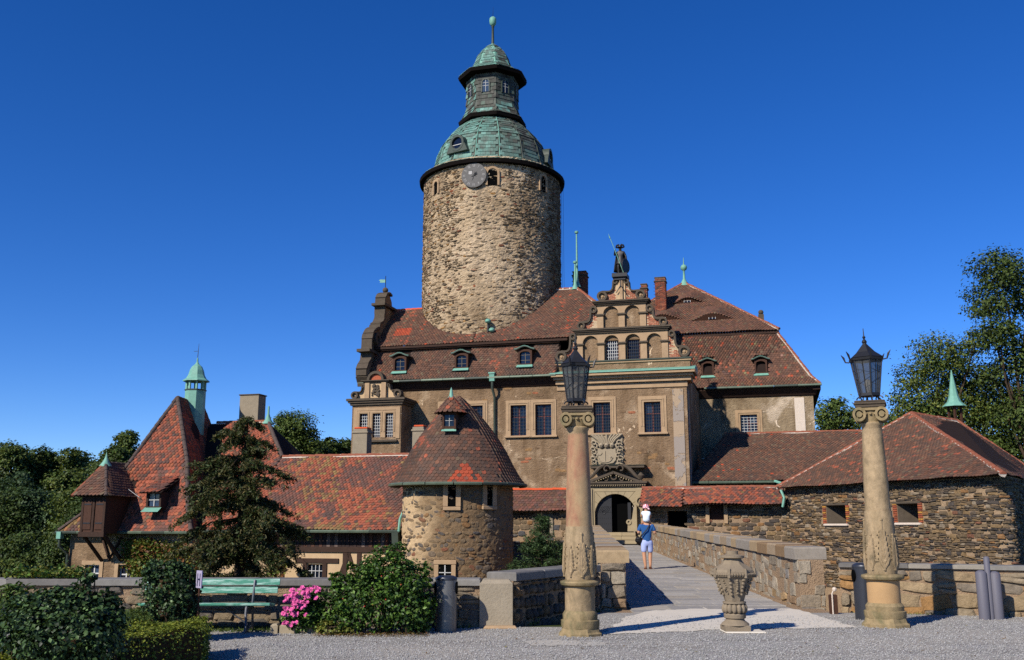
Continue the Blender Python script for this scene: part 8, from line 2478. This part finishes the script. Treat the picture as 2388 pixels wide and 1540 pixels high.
def hedge(label, corners, h, n, seed, wob=.05, pal=None):
    """clipped hedge along a plan polygon"""
    rng = np.random.default_rng(seed)
    c = np.array(corners); ctr = c.mean(0)
    t = thing('box_hedge', label, 'hedge', T3(ctr[0], ctr[1]), 'clipped box hedges')
    pts, out = [], []
    for i in range(len(c)):
        a, b = c[i], c[(i+1) % len(c)]; L = np.linalg.norm(b-a); k = int(n*L*h/6)
        u = rng.random(k)[:, None]; z = rng.random(k)*h
        q = a+(b-a)*u; nn = np.array([(b-a)[1], -(b-a)[0]])/L
        pts.append(np.column_stack([q+nn*rng.normal(0, .03, k)[:, None], z])); out.append(np.column_stack([np.tile(nn, (k, 1)), np.zeros(k)]))
    lo, hi = c.min(0), c.max(0); k = int(n*(hi-lo).prod()/5)
    q = lo+(hi-lo)*rng.random((k*2, 2))
    def ins(p):
        r = np.zeros(len(p), bool); j = len(c)-1
        for i in range(len(c)):
            cond = (c[i, 1] > p[:, 1]) != (c[j, 1] > p[:, 1])
            with np.errstate(divide='ignore', invalid='ignore'): xx = (c[j, 0]-c[i, 0])*(p[:, 1]-c[i, 1])/(c[j, 1]-c[i, 1])+c[i, 0]
            r ^= cond & (p[:, 0] < xx); j = i
        return r
    q = q[ins(q)]; zt = h+rng.normal(0, .02, len(q))+.02*np.sin(q[:, 0]*9)+.02*np.sin(q[:, 1]*11)
    pts.append(np.column_stack([q, zt])); out.append(np.tile([0, 0, 1.0], (len(q), 1)))
    p = np.concatenate(pts); o_ = np.concatenate(out); p[:, 0] -= ctr[0]; p[:, 1] -= ctr[1]
    leaf_object('foliage', p, rng.uniform(.022, .042, len(p)), greens(len(p), pal or G_HEDGE, rng, .35), 'leaf', t, .3, .7, o_, .2, rng)
    cc = ctr+(c-ctr)*.94
    MB().prismz([(x-ctr[0], y-ctr[1]) for x, y in cc], 0, h-.04).build('shaded_core', MAT['soil'], t)
    return t
def gq(px, py, z): p = onz(px, py, z); return (p.x, p.y)
hh_ = .42
hedge('clipped hedge with sunlit top in front of the ivy stump', [gq(265, 1488, hh_), gq(480, 1466, hh_), gq(484, 1446, hh_), gq(280, 1462, hh_)], hh_, 12000, 31)
hedge('narrow clipped hedge running toward the ivy stump', [gq(300, 1456, .4), gq(352, 1440, .4), gq(345, 1418, .4), gq(280, 1430, .4)], .4, 9000, 32, pal=G_MID)
hedge('lowest clipped hedge along the bottom left corner', [gq(-40, 1560, .3), gq(260, 1545, .3), gq(240, 1518, .3), gq(-40, 1522, .3)], .3, 12000, 33)
RBb = (at(40, 1410, 13.6).x, 13.6, 0)
bush('laurel_bush', 'long-leaved laurel at the left picture edge behind the ivy mound', bpx([(40, 1400, 36, 34, 0), (15, 1420, 40, 50, 0), (60, 1440, 30, 40, 0)], 13.6, RBb), 1100, .13, [srgb(76, 98, 44), srgb(96, 112, 56), srgb(60, 80, 38)], base=RBb, seed=14, clump=6, cr=.2, asp=.3)
# creeper along the wall top, vine on the house
k = 1500; cx0, cx1 = at(20, 1335, 16.8).x, at(200, 1335, 16.8).x
q = np.column_stack([n6.uniform(cx0, cx1, k), n6.uniform(16.6, 17.1, k), .80+np.abs(n6.normal(0, .07, k))])
o = leaf_object('wall_creeper', q, n6.uniform(.04, .08, k), greens(k, G_YEL+G_ROSE), 'leaf', None, .3, .8); tag(o, 'leafy creeper spilling along the yard wall top at far left', 'creeper')
hv = []
Pm = np.array(P.m)
for (px, py, hw_, hh2, nn) in ((310, 1290, 28, 32, 900), (325, 1330, 24, 40, 900), (345, 1275, 40, 16, 500), (400, 1300, 60, 30, 900), (430, 1340, 40, 30, 500), (660, 1310, 14, 30, 260), (640, 1340, 18, 20, 200)):
    u, z = P.hit(px, py, -16.5); k = 48.0/F
    loc = np.column_stack([n6.normal(u, hw_*k*.45, nn), n6.uniform(-16.75, -16.42, nn), n6.normal(z, hh2*k*.5, nn), np.ones(nn)])
    hv.append((loc @ Pm.T)[:, :3])
q = np.concatenate(hv)
o = leaf_object('house_vine', q, n6.uniform(.10, .2, len(q)), greens(len(q), [srgb(96, 108, 44), srgb(120, 118, 52), srgb(120, 78, 46), srgb(74, 92, 40)]), 'leaf', None, .3, .8); tag(o, 'green and reddish vine climbing the steep-roofed house wall', 'vine')
# grass fringe at the foot of the bench and walls
k = 900; q = np.column_stack([n6.uniform(at(460, 1470, 16).x, at(640, 1470, 16).x, k), n6.uniform(15.9, 16.55, k), n6.uniform(0, .04, k)])
o = leaf_object('grass_fringe', q, n6.uniform(.04, .09, k), greens(k, G_MID), 'leaf', None, -.2, .2); tag(o, 'thin grass under the bench', 'grass', kind='stuff')

# weeds along the wall feet and stray leaves on the yard
k = 1500; q = []
for i in range(k):
    t = r6.random()
    if t < .45: x, y = r6.uniform(-4.2, -.6), 16.55-abs(r6.gauss(0, .05))
    elif t < .7: v = r6.random(); x, y = lerp(.1, 1.8, v), lerp(16.8, 19.95, v)-.08-abs(r6.gauss(0, .04))
    else: v = r6.random(); x, y = lerp(6.3, 11, v), lerp(19.7, 17.65, v)-.12-abs(r6.gauss(0, .05))
    if mnoise.noise(Vector((x*1.7, y*1.7, 3))) < .05: continue
    q.append((x, y, abs(r6.gauss(0, .03))))
q = np.array(q); o = leaf_object('wall_foot_weeds', q, n6.uniform(.03, .08, len(q)), greens(len(q), G_MID+G_YEL), 'leaf', None, -.1, .25); tag(o, 'small weeds sprouting along the wall feet', 'weeds', kind='stuff')
k = 260; q = np.column_stack([n6.uniform(-4, 9, k), n6.uniform(12.6, 18.3, k), np.full(k, .02)]); q = q[(q[:, 1] < 16.4) | (q[:, 0] > 2)]
o = leaf_object('stray_leaves', q, n6.uniform(.03, .06, len(q)), greens(len(q), [srgb(120, 96, 60), srgb(96, 72, 46), srgb(126, 118, 74)]), 'leaf', None, 3.0); tag(o, 'stray dry leaves scattered on the gravel', 'leaves', kind='stuff')
# ================================================================== MAN WITH A CHILD ON HIS SHOULDERS
MAT['skin'] = m_plain('skin', srgb(190, 140, 108), .6, .25, 0, .06, 8, .05, .002)
MAT['tshirt'] = m_plain('blue_tshirt', srgb(44, 84, 134), .85, .1, 0, .12, 7, .25, .01)
MAT['shorts'] = m_plain('pale_blue_shorts', srgb(168, 180, 222), .85, .1, 0, .08, 7, .25, .01)
MAT['whiteshirt'] = m_plain('white_top', srgb(214, 224, 230), .85, .1, 0, .05, 7, .25, .01)
MAT['hair'] = m_plain('dark_hair', srgb(44, 34, 28), .7, .3, 0, .2, 30, .3, .004)
MAT['sandal'] = m_plain('brown_sandal', srgb(96, 54, 36), .7, .2, 0, .2, 20, .2, .003)
MAT['bag'] = m_plain('black_bag', srgb(24, 24, 26), .6, .3, 0, .2, 20, .2, .003)
def m_check():
    t = NT('red_white_check')
    ck = t.add('ShaderNodeTexChecker'); tc = t.add('ShaderNodeTexCoord'); t.l.new(tc.outputs['Object'], ck.inputs['Vector']); ck.inputs['Scale'].default_value = 26
    ck.inputs[1].default_value = srgb(206, 74, 92); ck.inputs[2].default_value = srgb(240, 214, 216)
    return t.done(ck.outputs[0], .85, None, .1)
MAT['check'] = m_check()
my = 29.5
for _ in range(30):
    p = at(1510, 1328, my); my += (p.z-deckz(my)-.006)*3
mx_ = at(1510, 1328, my).x
man = thing('person', 'man in blue t-shirt and pale shorts walking toward the gate, carrying a child', 'person', T3(mx_, my, deckz(my)+.006, math.radians(-6)))
# +y is the walking direction (away from the viewer)
JM = [((0, 0, .94), (.155, .115)), ((0, .0, 1.12), (.15, .11)), ((0, .01, 1.34), (.18, .12)), ((0, .0, 1.47), .062), ((0, .02, 1.58), (.085, .095)), ((0, .025, 1.69), (.075, .085)),
      ((-.20, 0, 1.40), .066), ((-.27, -.02, 1.17), .05), ((-.25, .14, 1.22), .04), ((-.18, .20, 1.38), .032), ((-.15, .21, 1.44), .03),
      ((.20, 0, 1.40), .066), ((.28, -.02, 1.16), .05), ((.25, .14, 1.22), .04), ((.18, .20, 1.38), .032), ((.15, .21, 1.44), .03),
      ((-.095, -.01, .86), .098), ((-.10, -.02, .50), .07), ((-.085, -.05, .30), .062), ((-.06, -.06, .09), .042), ((-.06, -.0, .035), .04), ((-.065, .13, .03), .03),
      ((.10, .02, .86), .098), ((.11, .08, .51), .07), ((.10, .06, .30), .062), ((.10, .02, .12), .042), ((.10, .07, .06), .04), ((.10, .2, .04), .03)]
EM = [(0, 1), (1, 2), (2, 3), (3, 4), (4, 5), (2, 6), (6, 7), (7, 8), (8, 9), (9, 10), (2, 11), (11, 12), (12, 13), (13, 14), (14, 15), (0, 16), (16, 17), (17, 18), (18, 19), (19, 20), (20, 21), (0, 22), (22, 23), (23, 24), (24, 25), (25, 26), (26, 27)]
skin('body', JM, EM, MAT['skin'], man, 2)
# shirt with short sleeves, shorts
JS = [((0, 0, .84), (.165, .13)), ((0, 0, .92), (.182, .14)), ((0, 0, 1.12), (.172, .13)), ((0, .01, 1.33), (.20, .138)), ((0, 0, 1.42), (.10, .09)), ((-.20, 0, 1.395), .085), ((-.26, -.015, 1.22), .075), ((.20, 0, 1.395), .085), ((.265, -.015, 1.22), .075)]
skin('tshirt', JS, [(0, 1), (1, 2), (2, 3), (3, 4), (3, 5), (5, 6), (3, 7), (7, 8)], MAT['tshirt'], man, 2)
JH = [((0, 0, .93), (.172, .13)), ((-.098, -.01, .82), .118), ((-.102, -.02, .52), .098), ((.102, .02, .82), .118), ((.112, .075, .52), .098), ((0, 0, 1.0), (.168, .126))]
skin('shorts', JH, [(0, 1), (1, 2), (0, 3), (3, 4), (0, 5)], MAT['shorts'], man, 2)
m = MB(); m.ball((0, .005, 1.655), .1, 12, (.92, 1.02, .98)); m.build('hair', MAT['hair'], man, smooth=True)
for (x, y, z, p) in ((-.062, .04, .0, 0), (.10, .10, .02, .25)):
    m = MB(); m.bbox(x-.05, x+.05, y-.13, y+.15, z, z+.022, .008); m.tube([(x-.045, y-.05, z+.02), (x, y-.08, z+.08), (x+.045, y-.05, z+.02)], .012, 5); m.tube([(x-.045, y+.05, z+.02), (x, y+.05, z+.075), (x+.045, y+.05, z+.02)], .012, 5); m.build('sandal', MAT['sandal'], man)
# hands: palm and five fingers closed round the child's shins
def hand(x, y, z, s, parent):
    J = [((x, y, z), .026), ((x, y+.05, z+.02), (.034, .02))]; E = [(0, 1)]
    for k in range(4):
        a = (k-1.5)*.017; i = len(J)
        J += [((x+a, y+.085, z+.025), .0095), ((x+a-s*.0, y+.11, z+.012), .009), ((x+a, y+.115, z-.014+.004*abs(k-1)), .008)]; E += [(1, i), (i, i+1), (i+1, i+2)]
    i = len(J); J += [((x-s*.035, y+.045, z+.04), .011), ((x-s*.04, y+.08, z+.05), .009)]; E += [(1, i), (i, i+1)]
    return skin('hand', J, E, MAT['skin'], parent, 1)
hand(-.15, .20, 1.45, -1, man); hand(.15, .20, 1.45, 1, man)
bag = thing('shoulder_bag', 'black shoulder bag slung at the hip of the man in blue', 'bag', T3(mx_, my, deckz(my)+.006, math.radians(-6)))
m = MB(); m.ball((-.26, -.04, .94), .13, 12, (1, .62, .78)); m.build('pouch', MAT['bag'], bag, smooth=True)
m = MB(); m.ball((-.26, -.075, .985), .115, 12, (1.02, .55, .5)); m.build('flap', MAT['bag'], bag, smooth=True)
m = MB(); m.tube([(-.24, -.12, 1.0), (-.14, -.165, 1.12), (0, -.175, 1.28), (.09, -.13, 1.42), (.10, 0, 1.475)], .02, 6); m.tube([(-.24, .08, 1.0), (-.1, .16, 1.2), (.06, .12, 1.42), (.10, 0, 1.475)], .02, 6); m.build('strap', MAT['bag'], bag, smooth=True)
kid = thing('person', 'small child in white top and checked cap riding on the man', 'person', T3(mx_, my, deckz(my)+.006, math.radians(-6)))
JK = [((0, -.05, 1.56), (.105, .08)), ((0, -.06, 1.70), (.095, .07)), ((0, -.05, 1.83), (.105, .068)), ((0, -.04, 1.905), .038), ((0, -.03, 1.985), (.07, .075)), ((0, -.03, 2.06), (.064, .07)),
      ((-.11, -.04, 1.84), .042), ((-.15, .04, 1.72), .032), ((-.10, .13, 1.66), .026), ((.11, -.04, 1.84), .042), ((.15, .04, 1.72), .032), ((.10, .13, 1.66), .026),
      ((-.10, .03, 1.53), .06), ((-.125, .16, 1.5), .05), ((-.13, .19, 1.32), .04), ((-.13, .21, 1.2), .032), ((.10, .03, 1.53), .06), ((.125, .16, 1.5), .05), ((.13, .19, 1.32), .04), ((.13, .21, 1.2), .032)]
EK = [(0, 1), (1, 2), (2, 3), (3, 4), (4, 5), (2, 6), (6, 7), (7, 8), (2, 9), (9, 10), (10, 11), (0, 12), (12, 13), (13, 14), (14, 15), (0, 16), (16, 17), (17, 18), (18, 19)]
skin('body', JK, EK, MAT['skin'], kid, 2)
skin('top', [((0, -.06, 1.52), (.142, .11)), ((0, -.065, 1.68), (.12, .092)), ((0, -.055, 1.83), (.122, .085)), ((0, -.045, 1.88), .06), ((-.11, -.04, 1.845), .058), ((-.145, .01, 1.77), .052), ((.11, -.04, 1.845), .058), ((.145, .01, 1.77), .052)], [(0, 1), (1, 2), (2, 3), (2, 4), (4, 5), (2, 6), (6, 7)], MAT['whiteshirt'], kid, 2)
m = MB(); m.lathe([(.105, 1.985), (.112, 2.0), (.104, 2.06), (.07, 2.11), (0, 2.125)], 16, (0, -.03)); m.tfm(Matrix.Translation((0, 0, 0))); m.build('checked_cap', MAT['check'], kid, smooth=True)
m = MB(); m.tube([(.06, -.13, 1.99), (.10, -.16, 1.96), (.13, -.15, 1.93)], [.018, .02, .006], 5); m.tube([(.06, -.13, 1.99), (.08, -.17, 1.93)], [.016, .006], 5); m.build('cap_knot', MAT['check'], kid)
